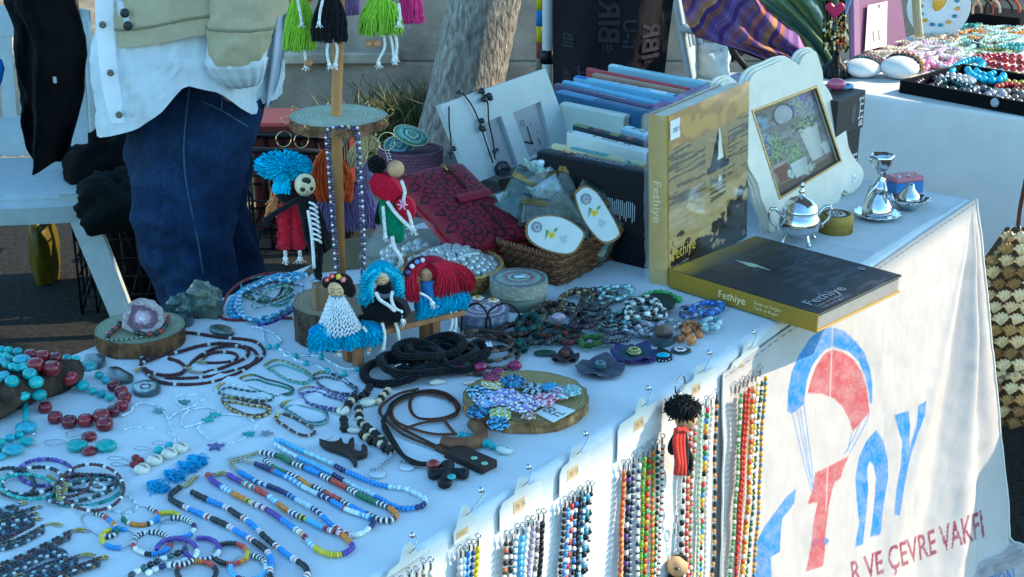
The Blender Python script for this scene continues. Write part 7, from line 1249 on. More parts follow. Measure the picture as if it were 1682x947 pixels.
slab('grey green oval stone near the wood disc',ZB,ell(650,258,82,30,.15),.007,['4a5a54','3c4a46','5c6c60'],2)
slab('flat dark green slab leaning on the mossy rock',ZB,[(320,195),(330,130),(400,85),(450,110),(470,190),(440,225),(370,225)],.020,['2f4a4c','3a5654','24383a'],12)
def rock(label,Z,x,y,rx,ry,h,col,seed):
 c=tp(Z,x,y);k=mpp(c)/3.947;g=MB();ball(g,(0,0,0),1,col,44,30);V=g.V[0];d=1+.5*fbm(V[:,0]*2+9,V[:,2]*2+V[:,1]*1.7+9,seed,5);V=np.sign(V)*np.abs(V)**.75*d[:,None]*A3(rx*k,ry*k,h);V[:,2]=np.maximum(V[:,2],-h*.7);g.V[0]=V+c+ZZ*h*.7;g.C[0]=lin(col)[None]*(1+1.1*fbm(V[:,0]*70,V[:,2]*70+V[:,1]*40,seed,5))[:,None];return single('rock',g,M['stone'],label,'stone',org=c)
rock('mossy grey green rock standing behind the dark red coil',ZB,545,150,112,70,.030,'4c5a50',3)
rock('small teal rock left of the mossy one',ZB,400,175,85,60,.024,'35504e',7)
# wood disc with an agate slice and a coral necklace
wc=P(232,561);kw=mpp(wc);T=thing('wood_slice','round wood slice carrying a purple agate and a coral necklace','wood slice',wc);log_slice(T,'slice',wc,72*kw,.024,'8f9478','6a4c36',21,amp=.03)
ac=P(236,545,TZ+.026);nn=nrm(A3(.05,-.85,.42));x=nrm(np.cross(ZZ,nn));y=np.cross(nn,x);n=60;a=np.linspace(0,2*np.pi,n,endpoint=False);rr3=np.linspace(.001,1,18);A,B=np.meshgrid(a,rr3);rx,ry=33*kw,29*kw;wob=1+.16*fbm(np.cos(a)*2+7,np.sin(a)*2+7,4,4);X_,Y_=rx*B*np.cos(A)*wob,ry*B*np.sin(A)*wob
v=np.clip(B*5.5+1.5*fbm(X_*70+8,Y_*70+8,5,4),0,4.99).astype(int);C_=np.array([lin(q)for q in('c8b4b8','a48c94','6a4450','5a3644','9a8a88')]);cc=C_[v]*(1+.3*fbm(X_*300,Y_*300,9))[...,None]
G=ac+ZZ*ry*.9+x*X_[...,None]+y*Y_[...,None];T=thing('agate_slice','purple grey agate slice standing upright on the wood slice','stone',ac);g=MB();grid(g,G,cc,wrap=True);grid(g,np.stack([G[-1],G[-1]-nn*.007])[::1],'8a7c78',wrap=True);grid(g,G[::-1]-nn*.007,cc[::-1],wrap=True);part('slab',g,M['stone'],T)
jew('coral_necklace','red and black coral bead necklace lying round the agate on the wood slice','necklace',ZI,[(176,553),(183,545),(192,537),(200,530),(225,545,.0),(240,549),(262,545),(272,532),(276,518)],.0046,['141a18','8a2420','1c2420','a83028','2f4a44','17181a'],False,z=.026,tpl=ROUND,mt='stone')
g=MB();seeds(g,tpath(ZI,[(172,556),(185,558),(205,557),(225,554),(238,552)],.028,80),.0016,['2a3a34','8a9a84']);single('seed_strand',g,M['gloss'],'fine dark seed bead strand along the front of the wood slice','necklace')
# dark red seed bead coil
MR=['3c0f14','4a141a','2c0c10','501a1e','3a1012','47161a','3c0f14','4a141a','2c0c10','501a1e','b8c4c0']
jew('bead_necklace','long dark red seed bead necklace coiled in front of the wood slice','necklace',ZB,[(120,452),(150,425),(175,370),(240,305),(330,265),(450,262),(640,290),(780,302),(870,322),(922,375),(905,430),(830,482),(740,530),(600,578),(460,596),(300,590),(210,562),(140,500),(130,460),(250,415),(380,382),(500,347),(640,330),(760,342),(850,372),(876,420),(830,470),(700,512),(560,546),(400,556),(280,550)],.0027,MR,False,mt='satin',asp=.9)
jew('bead_bracelet','small dark red loop at the left of the coil','bracelet',ZB,[(300,425),(370,450),(410,488),(380,525),(280,537),(190,518),(150,490)],.0028,MR,False,z=.001,mt='satin',clasp=[(150,490),(110,490),(90,510)],asp=.9)
jew('bead_bracelet','dark red bracelet with a gold chain inside the coil','bracelet',ZB,[(430,485),(480,430),(560,382),(640,352),(740,346),(815,370),(805,420),(720,462),(620,500),(530,520)],.0028,MR,False,z=.001,mt='satin',clasp=[(430,485),(460,515),(530,520)],asp=.9)
jew('bead_bracelet','innermost small dark red bracelet of the coil','bracelet',ZB,[(520,435),(560,400),(640,385),(720,392),(750,415),(730,440),(640,455),(550,456)],.0024,MR,False,z=.001,mt='satin',clasp=[(520,435),(505,450),(550,456)],asp=.9)
slab('small pale blue diamond charm on the dark red coil',ZB,[(108,410),(150,375),(175,395),(160,425),(120,435)],.004,['bcd8e0','a4c8d4'],3,'gloss','charm')
# bundle of blue strands and a red one
GB='bead strands looped together in front of the ribbed mat'
bl_=[(1150,210),(960,215),(800,190),(620,205),(450,260),(330,330),(230,430),(170,560),(160,680),(300,712),(480,705),(700,690),(950,690)]
jew('bead_necklace','thin red bead strand around the bundle of blue strands','necklace',ZH,bl_,.0024,['7a1420','8c1826','6a101a'],False,group=GB,mt='satin')
BLU=[['3a9cc8','2a84b0','5ab4d8'],['4ab0d4','9cd0e0','2f90bc'],['2f6cb0','3a9cc8','1c3c70'],['7cc4dc','2f9cc4','d8e4e8'],['d8e0e4','7fb8cc','2c3a5c'],['c8d8dc','2f8cb8','4aa8cc']]
for i in range(6):
 d=i*17;jew('bead_necklace',['outermost sky blue strand of the looped bundle','pale and sky blue strand inside the first','royal blue strand of the looped bundle','pale turquoise strand in the bundle','white and navy strand of the bundle','innermost blue and white strand of the bundle'][i],'necklace',ZH,[(1120,190+d*.3),(900,195+d),(760,210+d*.6),(600,270+d*.5),(440,340+d*.5),(330+d*.6,420),(240+d*1.5,540),(250+d*1.6,650-d),(330+d,690-d*.4),(430+d,680+d*.4),(600+d,745-d),(760,690-d*.5),(900,600-d*.4),(1040,520-d*.5),(1170,450-d*.4)],.0024,BLU[i],False,z=.0015*i,group=GB,mt='satin',gap=1.1)
jew('bead_necklace','violet and navy strand crossing the front of the bundle','necklace',ZH,[(560,770),(700,745),(820,690),(960,600),(1080,520),(1170,455)],.0026,['3a2c80','5a48a4','1c1c44'],False,z=.008,group=GB,mt='satin')
for i in range(8):
 jew('thin_necklace','%s cord coiled inside the bundle of blue strands'%['dull teal','dark slate and grey','bright sea green','dark teal','olive and teal','pale grey green','blackish teal','silvery blue'][i],'necklace',ZH,ell(760+RS.uniform(-110,60),400+RS.uniform(-60,60),RS.uniform(120,300),RS.uniform(70,130),RS.uniform(-.4,.2),wob=.08),.0019,[['2a5a64','3f7c80','6a8c84'],['4a6a70','2c4048','a8b8b0'],['2f9484','4aac98','3a7a6c'],['243c44','3c6c74','1c2a30'],['6a6c3a','9a9c6a','3a5a5c'],['8ca89c','6a8c84','a8bcb0'],['141e22','243438','1c2a30'],['9cb4c0','6c8c9c','c4d4d8']][i],True,z=.001*(i%6),group='thin teal necklaces coiled together',mt='satin')
 # long white and turquoise necklace
for lb,pts,bl2 in(('white bead necklace with turquoise balls running to the black bracelets',[(380,-20),(478,0),(490,90),(540,152),(640,170),(680,228),(760,235),(860,230),(985,240),(1080,290),(1180,340),(1300,345),(1370,345)],[(535,153),(763,232),(985,240),(1300,345)]),('second white necklace with turquoise balls beside the first',[(480,5),(550,20),(610,65),(640,105),(600,150),(660,190),(720,215),(760,262),(855,295),(960,318),(1040,368),(1185,388),(1280,405),(1370,410)],[(600,150),(855,295),(1040,362),(1185,388)])):
 T=jew('bead_necklace',lb,'necklace',ZG,pts,.0019,['d4dce0','e2e8ea','c8d8e0','d4dce0','7fc0d0','d4dce0','e2e8ea'],False,asp=1.8,mt='pearl')
 for x,y in bl2:g=MB();ball(g,tp(ZG,x,y,.0046),.0046,'36a0ac',12,8);part('turquoise_ball',g,M['turq'],T)
 # small bracelets in a cluster
GC='small seed bead bracelets in the middle of the cloth'
for i,(lb,pts,c1,c2)in enumerate([('green gold bracelet nearest the white necklaces',[(500,312),(600,270),(720,300),(850,360),(905,420),(850,460),(740,450),(640,410),(560,350)],['4a7a6c','8aa478','c0b078'],['3f8c88','7ab0a8']),('dark green bracelet with a gold chain',[(290,425),(400,400),(520,440),(640,470),(740,512),(720,550),(600,570),(480,530),(350,480)],['17362c','20483a','0f2620','2f6a50'],['1f5a4c','2f7c68']),('white bracelet with black sections',[(75,520),(150,470),(260,490),(400,512),(520,520),(580,560),(540,600),(420,600),(280,580),(140,552)],['c8d4d0','dfe6e2','b4c8c0'],['17262c','22343a','8aa8a4']),('dark red bracelet beside the white one',[(140,595),(240,600),(380,630),(500,650),(550,690),(480,738),(360,742),(240,700),(150,645)],['3a1214','4c1a1a','2c0e10','a88c50'],['a8904c','5a2a20','c8b070']),('navy blue bracelet closest to the black braids',[(930,395),(1020,375),(1150,420),(1250,480),(1298,520),(1240,558),(1120,550),(1000,500),(940,445)],['141a26','1c2438','2c3a50','9cb0b8'],['101420','6a8090']),('mauve and blue double bracelet',[(800,525),(900,500),(1050,550),(1200,600),(1240,650),(1150,690),(1000,670),(880,640),(820,580)],['6a5a8c','8a7cac','3a3c6a','b0a8c0'],['3c4c7c','9a8cac','22305a']),('teal bracelet with a gold chain end',[(640,655),(740,622),(880,650),(1000,690),(1040,760),(980,808),(860,800),(760,742),(680,692)],['2a5c6a','3f7c88','1c3c48'],['8a9a90','5a8a90']),('plain dark red bracelet lowest of the cluster',[(595,765),(620,732),(720,752),(840,812),(930,880),(880,920),(780,902),(680,842),(612,795)],['3c1216','501c20','2a0c10','3c1216','c8b898'],None)]):
 T=jew('bead_bracelet',lb,'bracelet',ZG,pts,.0020,c1,True,group=GC,mt='gloss',asp=.9,clasp=[pts[0],((pts[0][0]+pts[1][0])/2,(pts[0][1]+pts[1][1])/2-10),pts[1]])
 if c2:cx_,cy_=np.mean(pts,0);g=MB();p=tpath(ZG,[(cx_+(x-cx_)*.93+12,cy_+(y-cy_)*.86+26)for x,y in pts],.0024,200,True);seeds(g,p,.0018,c2,aspect=.9);part('second_row',g,M['gloss'],T)
 # thin white necklaces with starfish charms
def star(T,c,r,col,rot=0.,nm='starfish',mt='satin'):
 q=[(r*(1 if i%2==0 else .42)*math.cos(i*math.pi/5+rot),r*(1 if i%2==0 else .42)*math.sin(i*math.pi/5+rot))for i in range(10)];g=MB();prism(g,cat_(np.array([list(v)+[0]for v in q]),40,True)[:,:2],0,r*.35,c,np.eye(3),col,bev=r*.12);return part(nm,g,M[mt],T)
GW='thin white bead necklaces with small charms'
for lb,pts,chs in(('thin white necklace with a grey starfish charm near the oval agate',[(0,800),(60,770),(80,735),(150,715),(240,745),(290,800),(310,850),(345,940),(330,1000)],[(240,770,'6c8c90')]),('thin white necklace looping below the red stones',[(10,905),(40,880),(150,874),(260,892),(340,930),(420,1000),(520,1030)],[]),('knotted thin white necklace with a flower charm',[(450,770),(400,745),(350,700),(370,670),(440,665),(530,655),(545,680),(490,715),(450,742),(370,770),(300,820)],[(405,715,'5c7c84')]),('thin white necklace with a turquoise starfish',[(460,755),(560,745),(620,768),(600,800),(510,845),(400,870),(395,805),(440,760)],[(602,798,'3a9c98'),(560,830,'3a9c98')]),('thin white necklace at the right with two starfish',[(500,860),(500,890),(560,945),(660,975),(760,960),(850,900),(865,850),(810,805),(700,790),(640,790)],[(825,922,'349490'),(940,918,'7a8890')])):
 T=jew('thin_necklace',lb,'necklace',ZB,pts,.0015,['cdd8dc','dde4e6','bccfd6'],False,asp=2.0,group=GW,mt='pearl')
 for x,y,c in chs:star(T,tp(ZB,x,y,.001),.0088,c,x)
T=thing('starfish_charm','violet starfish charm on a fine chain near the blue tassels','charm',tp(ZD,345,55));star(T,tp(ZD,345,55,.001),.012,'5a5a8c',.4);g=MB();tube(g,tpath(ZD,[(300,90),(250,95),(200,80),(120,50),(60,20)],.001,30),.0006,'b8bcc0',4);part('chain',g,M['metal'],T)
# cowrie earrings with blue tassels
def shell(T,c,rx,ry,rot=0.,nm='shell',col='d8d0bc'):
 g=MB();n=28;R=np.array(Matrix.Rotation(rot,3,'Z'));ball(g,(0,0,0),(rx,ry,ry*.7),col,n,16);V=g.V[0];V[:,1]*=1-.25*(V[:,0]/rx);slit=np.exp(-(V[:,1]/(ry*.13))**2)*(V[:,2]>0)*np.clip(1.15-np.abs(V[:,0]/rx),0,1);V[:,2]-=slit*ry*.3;g.C[0]=lin(col)[None]*(1-.8*np.clip(slit*1.6,0,1))[:,None]*(1+.1*fbm(V[:,0]*300,V[:,1]*300,3))[:,None];g.V[0]=V@R.T+c+ZZ*ry*.6;return part(nm,g,M['pearl'],T)
for i,(sx,sy,tx,ty,lb)in enumerate([(980,240,1060,325,'nearest cowrie shell earring with a blue tassel and a red flower'),(1065,178,1175,250,'cowrie shell earring with a blue tassel, second from the red flower'),(1165,132,1270,188,'cowrie shell earring with a blue tassel and turquoise bead'),(1240,92,1335,148,'farthest cowrie shell earring with a blue tassel')]):
 T=thing('shell_earring',lb,'earring',tp(ZC,sx,sy),'cowrie shell earrings with blue tassels');k=mpp(tp(ZC,sx,sy))/4.173;shell(T,tp(ZC,sx,sy),58*k,56*k,-.5)
 m=190;s0=tp(ZC,tx-40,ty-20,.004);dr=nrm(tp(ZC,tx+40,ty+30)-s0);sd2=np.cross(ZZ,dr);e=s0+dr*RS.uniform(.017,.031,(m,1))+sd2*RS.normal(0,.0062,(m,1))+ZZ*RS.uniform(-.003,.010,(m,1));g=MB();strands(g,np.repeat([s0],m,0)+RS.normal(0,.0012,(m,3)),e,.0006,'46b0e0',.35,.0022);ball(g,s0+dr*.004,.0042,'2f8cc8',10,7);part('tassel',g,M['yarn'],T)
 g=MB();hx,hy=((740,130),(760,170),(920,62),(1045,25))[i];tube(g,tpath(ZC,[(sx-40,sy-20),(hx+120,hy+10),(hx+40,hy-8),(hx,hy+6),(hx+30,hy+18),(hx+110,hy+14)],.0018,40),.0006,'b0b4b4',5);part('hook',g,M['metal'],T)
 if i in(2,3):g=MB();ball(g,tp(ZC,(1087,1160)[i-2],(84,54)[i-2],.0055),.0062,'35a0a8',14,9);part('bead',g,M['turq'],T)
 if i==0:
  for x,y in((930,130),(960,150),(915,175),(945,185)):g=MB();ball(g,tp(ZC,x,y,.004),(.0055,.0055,.004),'8a2420',10,7);part('petal',g,M['satin'],T)
  # carved wooden animal
def flatshape(label,name,cat,Z,pts,h,col,mt='wood',bev=.001,z=0.):
 q=np.array([tp(Z,x,y,z)for x,y in pts]);c=q.mean(0);o=A3(c[0],c[1],TZ+z+.0005);T=thing(name,label,cat,o);g=MB();loc_=(q-o)[:,:2];prism(g,cat_(np.c_[loc_,0*loc_[:,0]],len(pts)*4,True)[:,:2],0,h,o,np.eye(3),col,bev=bev);return T,g
T,g=flatshape('carved dark wooden animal with a spiky back','wooden_animal','carving',ZD,[(968,32),(1010,45),(1050,50),(1082,42),(1100,22),(1112,52),(1138,66),(1150,36),(1174,24),(1178,50),(1165,82),(1200,106),(1226,102),(1220,74),(1236,64),(1258,86),(1250,118),(1212,130),(1190,138),(1196,166),(1180,178),(1164,150),(1138,122),(1080,98),(1020,78),(982,56)],.008,'2a1c14');part('body',g,M['wood'],T)
g=MB();tube(g,tpath(ZD,[(965,30),(985,12),(1020,5),(1050,-15)],.004,20),.0007,'b8bcc0',5);part('hook',g,M['metal'],T)
# shell and wooden disc necklace
def discs(T,Z,pts,r,cols,nm='disc_bead',z=0.,mt='wood',step=1.15):
 p=tpath(Z,pts,r*.9+z,300);L=plen(p);m=max(3,int(L/(r*step)));q=resp(p,m);t=np.gradient(q,axis=0)
 for i in range(m):g=MB();put(g,SEED,q[i:i+1],t[i:i+1],r*(1,.86,1.06)[i%3],r*step*.93,cols[i%len(cols)]);part(nm,g,M[mt],T)
T=thing('shell_necklace','cowrie shell necklace with black and cream wooden discs','necklace',tp(ZE,200,330));WB=['17120f','c8b28c','17120f','2a1e16','d8cbb0','17120f']
discs(T,ZE,[(245,128),(225,165),(200,185)],.0062,['17120f','1f1814']);discs(T,ZE,[(155,195),(130,220),(105,255)],.0064,WB);discs(T,ZE,[(90,325),(95,375)],.0064,['17120f']);discs(T,ZE,[(205,415),(250,445),(295,460),(335,488),(365,505)],.0066,WB)
discs(T,ZE,[(355,152),(322,185),(300,215)],.0058,['c8b28c','17120f']);discs(T,ZE,[(180,262),(182,305)],.0062,WB);discs(T,ZE,[(195,345),(225,370),(260,395),(295,425),(325,455),(352,485)],.0062,WB)
for x,y,rx,ry,ro in((90,290,42,40,1.2),(150,400,50,28,-.4),(236,240,52,38,.3),(180,325,28,30,1.0),(255,460,30,24,-.3),(430,120,60,26,.2),(650,112,50,24,.2),(860,112,56,22,.1)):k=mpp(tp(ZE,x,y))/3.657;shell(T,tp(ZE,x,y),rx*k,ry*k,ro,col='d4ccb8')
g=MB();q=tpath(ZE,[(365,510),(375,545),(340,580),(310,605),(292,630)],.0025,18)
for i in range(18):torus(g,q[i],.0026,.0006,'b8bcc0',9,4,axes(nrm(A3(.4,1,0)),ZZ if i%2 else A3(1,0,0)))
part('chain',g,M['metal'],T,kind='stuff')
for lb,x,y,rx,ry in(('round silver disc charm at the end of the shell necklace chain',292,655,50,30),('silver disc charm with a ring by the black cord',472,612,46,32)):
 c=tp(ZE,x,y,.0005);k=mpp(c)/3.657;T=thing('disc_charm',lb,'charm',c);g=MB();lathe(g,[(.001,0),(rx*k,0),(rx*k,.0016),(rx*k*.96,.002),(.001,.0018)],c,'c8d0d2',30);part('disc',g,M['pearl'],T);g=MB();torus(g,tp(ZE,x-rx*.5,y-ry*.9,.002),.0036,.0008,'a8acb0',14,5);part('ring',g,M['metal'],T)
 # brown leather cord necklaces with pendants
GLc='leather cord necklaces with wooden pendants'
def cordneck(label,paths,r,col,fl=.6):
 T=thing('cord_necklace',label,'necklace',tp(ZE,*paths[0][0][:2]),GLc)
 for i,pts in enumerate(paths):g=MB();tube(g,tpath(ZE,pts,r+.001+.0016*i,90),r,col,6,flat=fl);part('cord',g,M['leather'],T)
 return T
T=cordneck('brown leather cord necklace with a dark rectangular pendant',[[(700,512),(600,460),(480,400),(400,350),(370,290),(400,225),(480,175),(600,148),(700,165),(765,215),(780,265),(720,305),(620,322),(530,312),(490,260),(500,195),(580,150)],[(705,518),(580,470),(440,410),(350,330),(306,280),(330,230),(420,170),(540,140)]],.0026,'4a2a1c')
g=MB();tube(g,tpath(ZE,[(655,490),(690,512),(730,525)],.005,20),.005,'4a2c1e',8);part('knot',g,M['leather'],T)
q=np.array([tp(ZE,*p)for p in((690,562),(920,665),(992,598),(760,506))]);xd=nrm(q[1]-q[0]);yd=q[3]-q[0];yd=nrm(yd-xd*(yd@xd));L_,W2=float(np.linalg.norm(q[1]-q[0])),float((q[3]-q[0])@yd);R=axes(xd,yd,ZZ);c=q[0]+xd*L_/2+yd*W2/2;g=MB();box(g,c+ZZ*.0068,(L_,W2,.011),'26180f',R,.0012);part('pendant',g,M['wood'],T)
for x,y in((873,556),(936,588)):g=MB();lathe(g,[(.001,.001),(.004,.0008),(.0044,0)],tp(ZE,x,y,.0126)+A3(0,0,0),'7cb49c',16);part('inlay',g,M['turq'],T)
T=cordneck('brown cord necklace with a curved horn pendant and turquoise chips',[[(765,412),(640,412),(520,385),(420,345),(380,300),(385,250),(450,200),(560,168),(680,185),(755,230),(770,290),(700,320),(560,345),(450,380)],[(690,322),(720,365),(755,405),(775,415)]],.0026,'5a3422')
g=MB();tube(g,tpath(ZE,[(858,348),(895,372),(915,405),(900,440),(850,470),(760,475),(685,458)],.009,40),np.interp(np.linspace(0,1,40),[0,.15,.8,1],[.0075,.009,.0095,.0085]),'6a4428',12);part('horn_pendant',g,M['wood'],T)
for x,y,r in((795,418,.0055),(815,424,.005),(832,428,.0055),(850,430,.005),(912,458,.0055),(932,464,.006),(955,470,.0055),(975,478,.0055),(995,486,.0045)):g=MB();ball(g,tp(ZE,x,y,r),(r,r*.9,r),'3aa0a4',10,7);part('turquoise_chip',g,M['turq'],T)
k=mpp(tp(ZE,1055,525))/3.657;shell(T,tp(ZE,1055,525),56*k,38*k,-.55,col='c8d4c8')
T=cordneck('black cord necklace with a three lobed black pendant',[[(605,590),(530,582),(450,540),(395,460),(350,380),(325,330),(360,280),(380,230),(460,180),(560,165),(680,175),(740,215)],[(600,596),(510,585),(430,530),(370,440),(330,370),(345,300),(400,220),(520,160)]],.0028,'14120f',.8)
g=MB();ball(g,tp(ZE,628,600,.008),(.0095,.007,.008),'7a1c20',14,9);part('red_bead',g,M['stone'],T);g=MB();ce=tp(ZE,716,640,.006)
for x,y in((598,655),(712,588),(838,652),(692,722)):tube(g,cat_([ce,(ce+tp(ZE,x,y,.006))/2,tp(ZE,x,y,.006)],12),[.0085,.0085,.008,.0078,.0078,.008,.0082,.0086,.009,.009,.0085,.006],'17171a',12,flat=.75)
part('lobed_pendant',g,M['rubber'],T);g=MB();ball(g,tp(ZE,738,668,.013),(.0055,.0055,.003),'3f9c98',12,8);part('inlay',g,M['turq'],T)
# wood slice with bead earrings and a price card
c=tp(ZE,1188,246);c=P(864,668);k=mpp(c);T=thing('wood_slice','flat wood slice with pale bead earrings and a handwritten price card','wood slice',c);log_slice(T,'slice',c,101*k,.017,'9a8656','94704a',33,amp=.035,ring_=.93)
zt=.0178;GE='beaded earrings heaped on the wood slice'
ecl=[('pale blue and black',900,160,60,['5ab0d8','17222c','cfe0e8']),('white and blue',960,200,80,['dfe6ea','7cb4dc','a8b4dc']),('pink and white',1290,205,60,['d88cac','e6dfe4','c83c64']),('lilac and white',1060,190,80,['b8a8d8','e2e2ec','8c9cd4']),('dark blue',900,275,62,['2f7cac','14202c','4a9cc8']),('yellow green and white',1030,290,60,['c8cc6c','dfe4d8','a0b058']),('black and sky blue',1018,348,58,['3f9ccc','141c24','62b4dc']),('white and violet',1160,225,90,['dcdce8','9c8ccc','e4e4ec']),('grey spotted',1230,140,56,['c8d4d4','2c3a3c','8cb0b4']),('sky blue',1330,130,36,['4aa4d4','2f84b4','6cc0e0']),('pale blue and red',1390,165,60,['8cc0d4','c8606c','dfe6e6']),('pale teal',1460,150,52,['8fb8bc','b8d0d0','5a9aa4']),('brown speckled',1195,298,40,['a8806c','dfd8cc','6a4c44']),('cream and gold',990,105,60,['d4d0a0','c8b060','e6e4d0']),('sea blue',1105,95,62,['2f6c9c','4a9cc4','1c3c5c']),('magenta',980,70,40,['7c1c44','9c2c58','5a1430'])]
for i,(cn,x,y,rad,cols)in enumerate(ecl):
 T=thing('bead_earring','%s bead earring in the heap on the wood slice'%cn,'earring',tp(ZE,x,y,zt),GE);g=MB();m=20
 for ring_i,(rf,zz_)in enumerate(((1.,.003),(.66,.005),(.34,.006))):
  mm_=(m,14,8)[ring_i];aa=np.linspace(0,2*np.pi,mm_,endpoint=False)+i;pts=[tp(ZE,x+rad*rf*math.cos(t)*(1+.12*math.sin(2*t+i)),y+rad*rf*.55*math.sin(t),zt+zz_+.002*(i%4))for t in aa]
  for j,p in enumerate(pts):torus(g,p,.0021,.0013,cols[j%len(cols)],8,4,axes(nrm(RS.normal(0,1,3)),nrm(RS.normal(0,1,3)+A3(0,0,.01)))if False else np.array(Matrix.Rotation(RS.uniform(0,6),3,'Z')@Matrix.Rotation(RS.uniform(-.7,.7),3,'X')))
 part('beads',g,M['gloss'],T,kind='stuff')
q=np.array([tp(ZE,*p,zt)for p in((1240,290),(1350,345),(1480,275),(1345,230))]);T=thing('price_card','small white card reading 50 TL lying on the wood slice','card',q[0]);g=MB();V=np.concatenate([q+ZZ*.0006,q+ZZ*.0018]);g.raw(V,[(4,5,6,7),(0,1,5,4),(1,2,6,5),(2,3,7,6),(3,0,4,7)],None,'d4dcda',False);part('card',g,M['paper'],T)
xd=nrm(q[1]-q[0]);yd=nrm(q[3]-q[0]);xd=nrm(q[2]-q[1]);yd=-nrm(q[1]-q[0]);o=q[1]*.70+q[0]*.30+ZZ*.0024;g=MB();letter(g,'50',q[0]*.52+q[1]*.48+(q[2]-q[1])*.22+ZZ*.0024,xd,yd,.014,'2c3440');letter(g,'TL',q[0]*.08+q[1]*.92+(q[2]-q[1])*.22+ZZ*.0024,xd,yd,.013,'2c3440');part('writing',g,M['paper'],T)
# black braided bracelets
GK='black braided cord bracelets in front of the bench'
for i,(lb,cx,cy,rx,ry,z,rot)in enumerate([('thick black braided bracelet nearest the cream shells',646,614,44,19,0,-.05),('black braided bracelet lying on top of the first',668,596,46,18,.010,-.1),('black braided bracelet in the middle of the row',705,592,50,20,0,-.15),('black braided bracelet next to the magenta beads',735,585,46,20,.006,-.2),('black braided bracelet leaning against the bench leg',716,572,44,15,.014,-.15),('flattened black braided bracelet left of the magenta beads',700,606,52,13,.004,-.2),('small black braided bracelet on top of the heap',690,580,36,12,.018,.1),('black braided bracelet tucked under the brown bead stack',762,590,38,17,.002,-.3)]):
 p=tpath(ZI,ell(cx,cy,rx,ry,rot,wob=.10),.0055+z,260,True);p[:,2]+=.004*(1+np.sin(np.arange(len(p))*.05+i*2));T=thing('braided_bracelet',lb,'bracelet',p.mean(0)*A3(1,1,0)+ZZ*TZ,GK);m=int(plen(p)/.0044);q=resp(p,m,False);t,a,b=frames(q);g=MB()
 for s in(-1,0,1):put(g,SEED,q+b*s*.0036+a*(.001 if s==0 else-.001),t+b*(.7 if(s+1)%2 else-.7),.0034,.0074,jit('14151a',m,.5))
 put(g,SEED,q+a*.0016,b,.0036,.0095,jit('101116',m,.5));part('braid',g,M['yarn'],T)
 if i<2:g=MB();c=tp(ZI,cx+rx*.2-6,cy-ry*.9+4,z+.012);tube(g,[c,c+A3(.02,.004,.001)],.0034,'b8bcb8',8);part('clasp',g,M['metal'],T)
GM='brown beaded bracelets with magenta beads'
for i,(lb,cx,cy,rx,ry,rot,z)in enumerate([('brown tube bead bracelet uppermost in the stack',796,560,46,17,.05,.012),('brown tube bead bracelet in the middle of the stack',792,572,52,21,.05,.006),('dark brown bracelet with magenta beads at the front',800,592,50,22,-.15,0),('brown bracelet leaning out towards the leather petals',808,580,44,24,.1,.003)]):
 T=jew('bead_bracelet',lb,'bracelet',ZI,ell(cx,cy,rx,ry,rot),.0029,['4a3428','5c4434','3a281e','6a5440','2c2018'],True,z=z,asp=2.2,group=GM,mt='wood')
 if i==2:
  for x,y in((756,606),(788,603),(818,612),(846,600)):g=MB();ball(g,tp(ZI,x,y,.007),(.0105,.0075,.0075),'8c1448',16,10);part('magenta_bead',g,M['stone'],T)
 if i==0:g=MB();box(g,tp(ZI,803,565,.02),(.008,.0012,.016),'d8dcdc',axes(A3(1,.2,0),ZZ));part('price_tag',g,M['paper'],T)
g=MB();tube(g,tpath(ZI,[(757,545),(762,512,.035),(785,498,.05),(803,520,.03),(806,545)],.003,60),.0016,'16120f',5);tube(g,tpath(ZI,[(797,545),(803,512,.035),(828,498,.05),(848,508,.03),(856,528)],.003,60),.0016,'16120f',5);single('leather_thong',g,M['leather'],'thin dark leather thong standing in loops over the mosaic box','cord')
for lb,x,y in(('pale shell button with a gold core beside the mosaic box',785,490),('second pale shell button with a gold core',810,494)):
 c=tp(ZI,x,y,.028);T=thing('shell_flower',lb,'charm',c)
 for i in range(5):g=MB();ball(g,c+A3(.0055*math.cos(i*1.256),.0055*math.sin(i*1.256),.001),(.0048,.0048,.0022),'d4c8b0',10,6);part('petal',g,M['pearl'],T)
 g=MB();ball(g,c+ZZ*.003,.0036,'b08a3c',10,7);part('core',g,M['dull'],T)
 # heap of leather flowers, chains and stones at the right
def tangle(label,cx,cy,rx,ry,cols,r,seed,mt='satin',loops=2.6,z=0.,tpl=SEED,asp=1.2,grp='tangled necklaces at the right of the table',cat='necklace',name='tangled_necklace',gap=1.):
 rs=np.random.RandomState(seed);a=np.linspace(0,loops*2*np.pi,int(loops*9));rr_=.55+.45*rs.uniform(0,1,len(a));pts=[(cx+rx*q*math.cos(t+.5*rs.rand()),cy+ry*q*math.sin(t),.002*rs.rand()+.0022*t/6.28)for t,q in zip(a,rr_)];p=tpath(ZF,pts,r+z,420);T=thing(name,label,cat,p.mean(0)*A3(1,1,0)+ZZ*TZ,grp);g=MB();seeds(g,p,r,cols,tpl=tpl,aspect=asp,gap=gap);part('beads',g,M[mt],T);return T
def chain(label,pts,r,wr,col,Z=ZF,name='chain_necklace',z=0.):
 p=tpath(Z,pts,r+z,300);m=int(plen(p)/(r*1.5));q=resp(p,m);t,a,b=frames(q);T=thing(name,label,'necklace',p.mean(0)*A3(1,1,0)+ZZ*TZ,'chain necklaces at the right of the table');g=MB()
 for i in range(m):torus(g,q[i],r,wr,col,9,4,axes(t[i],b[i]if i%2 else nrm(a[i]+.35*b[i])),sx=1.2)
 part('links',g,M['dull'],T,kind='stuff');return T
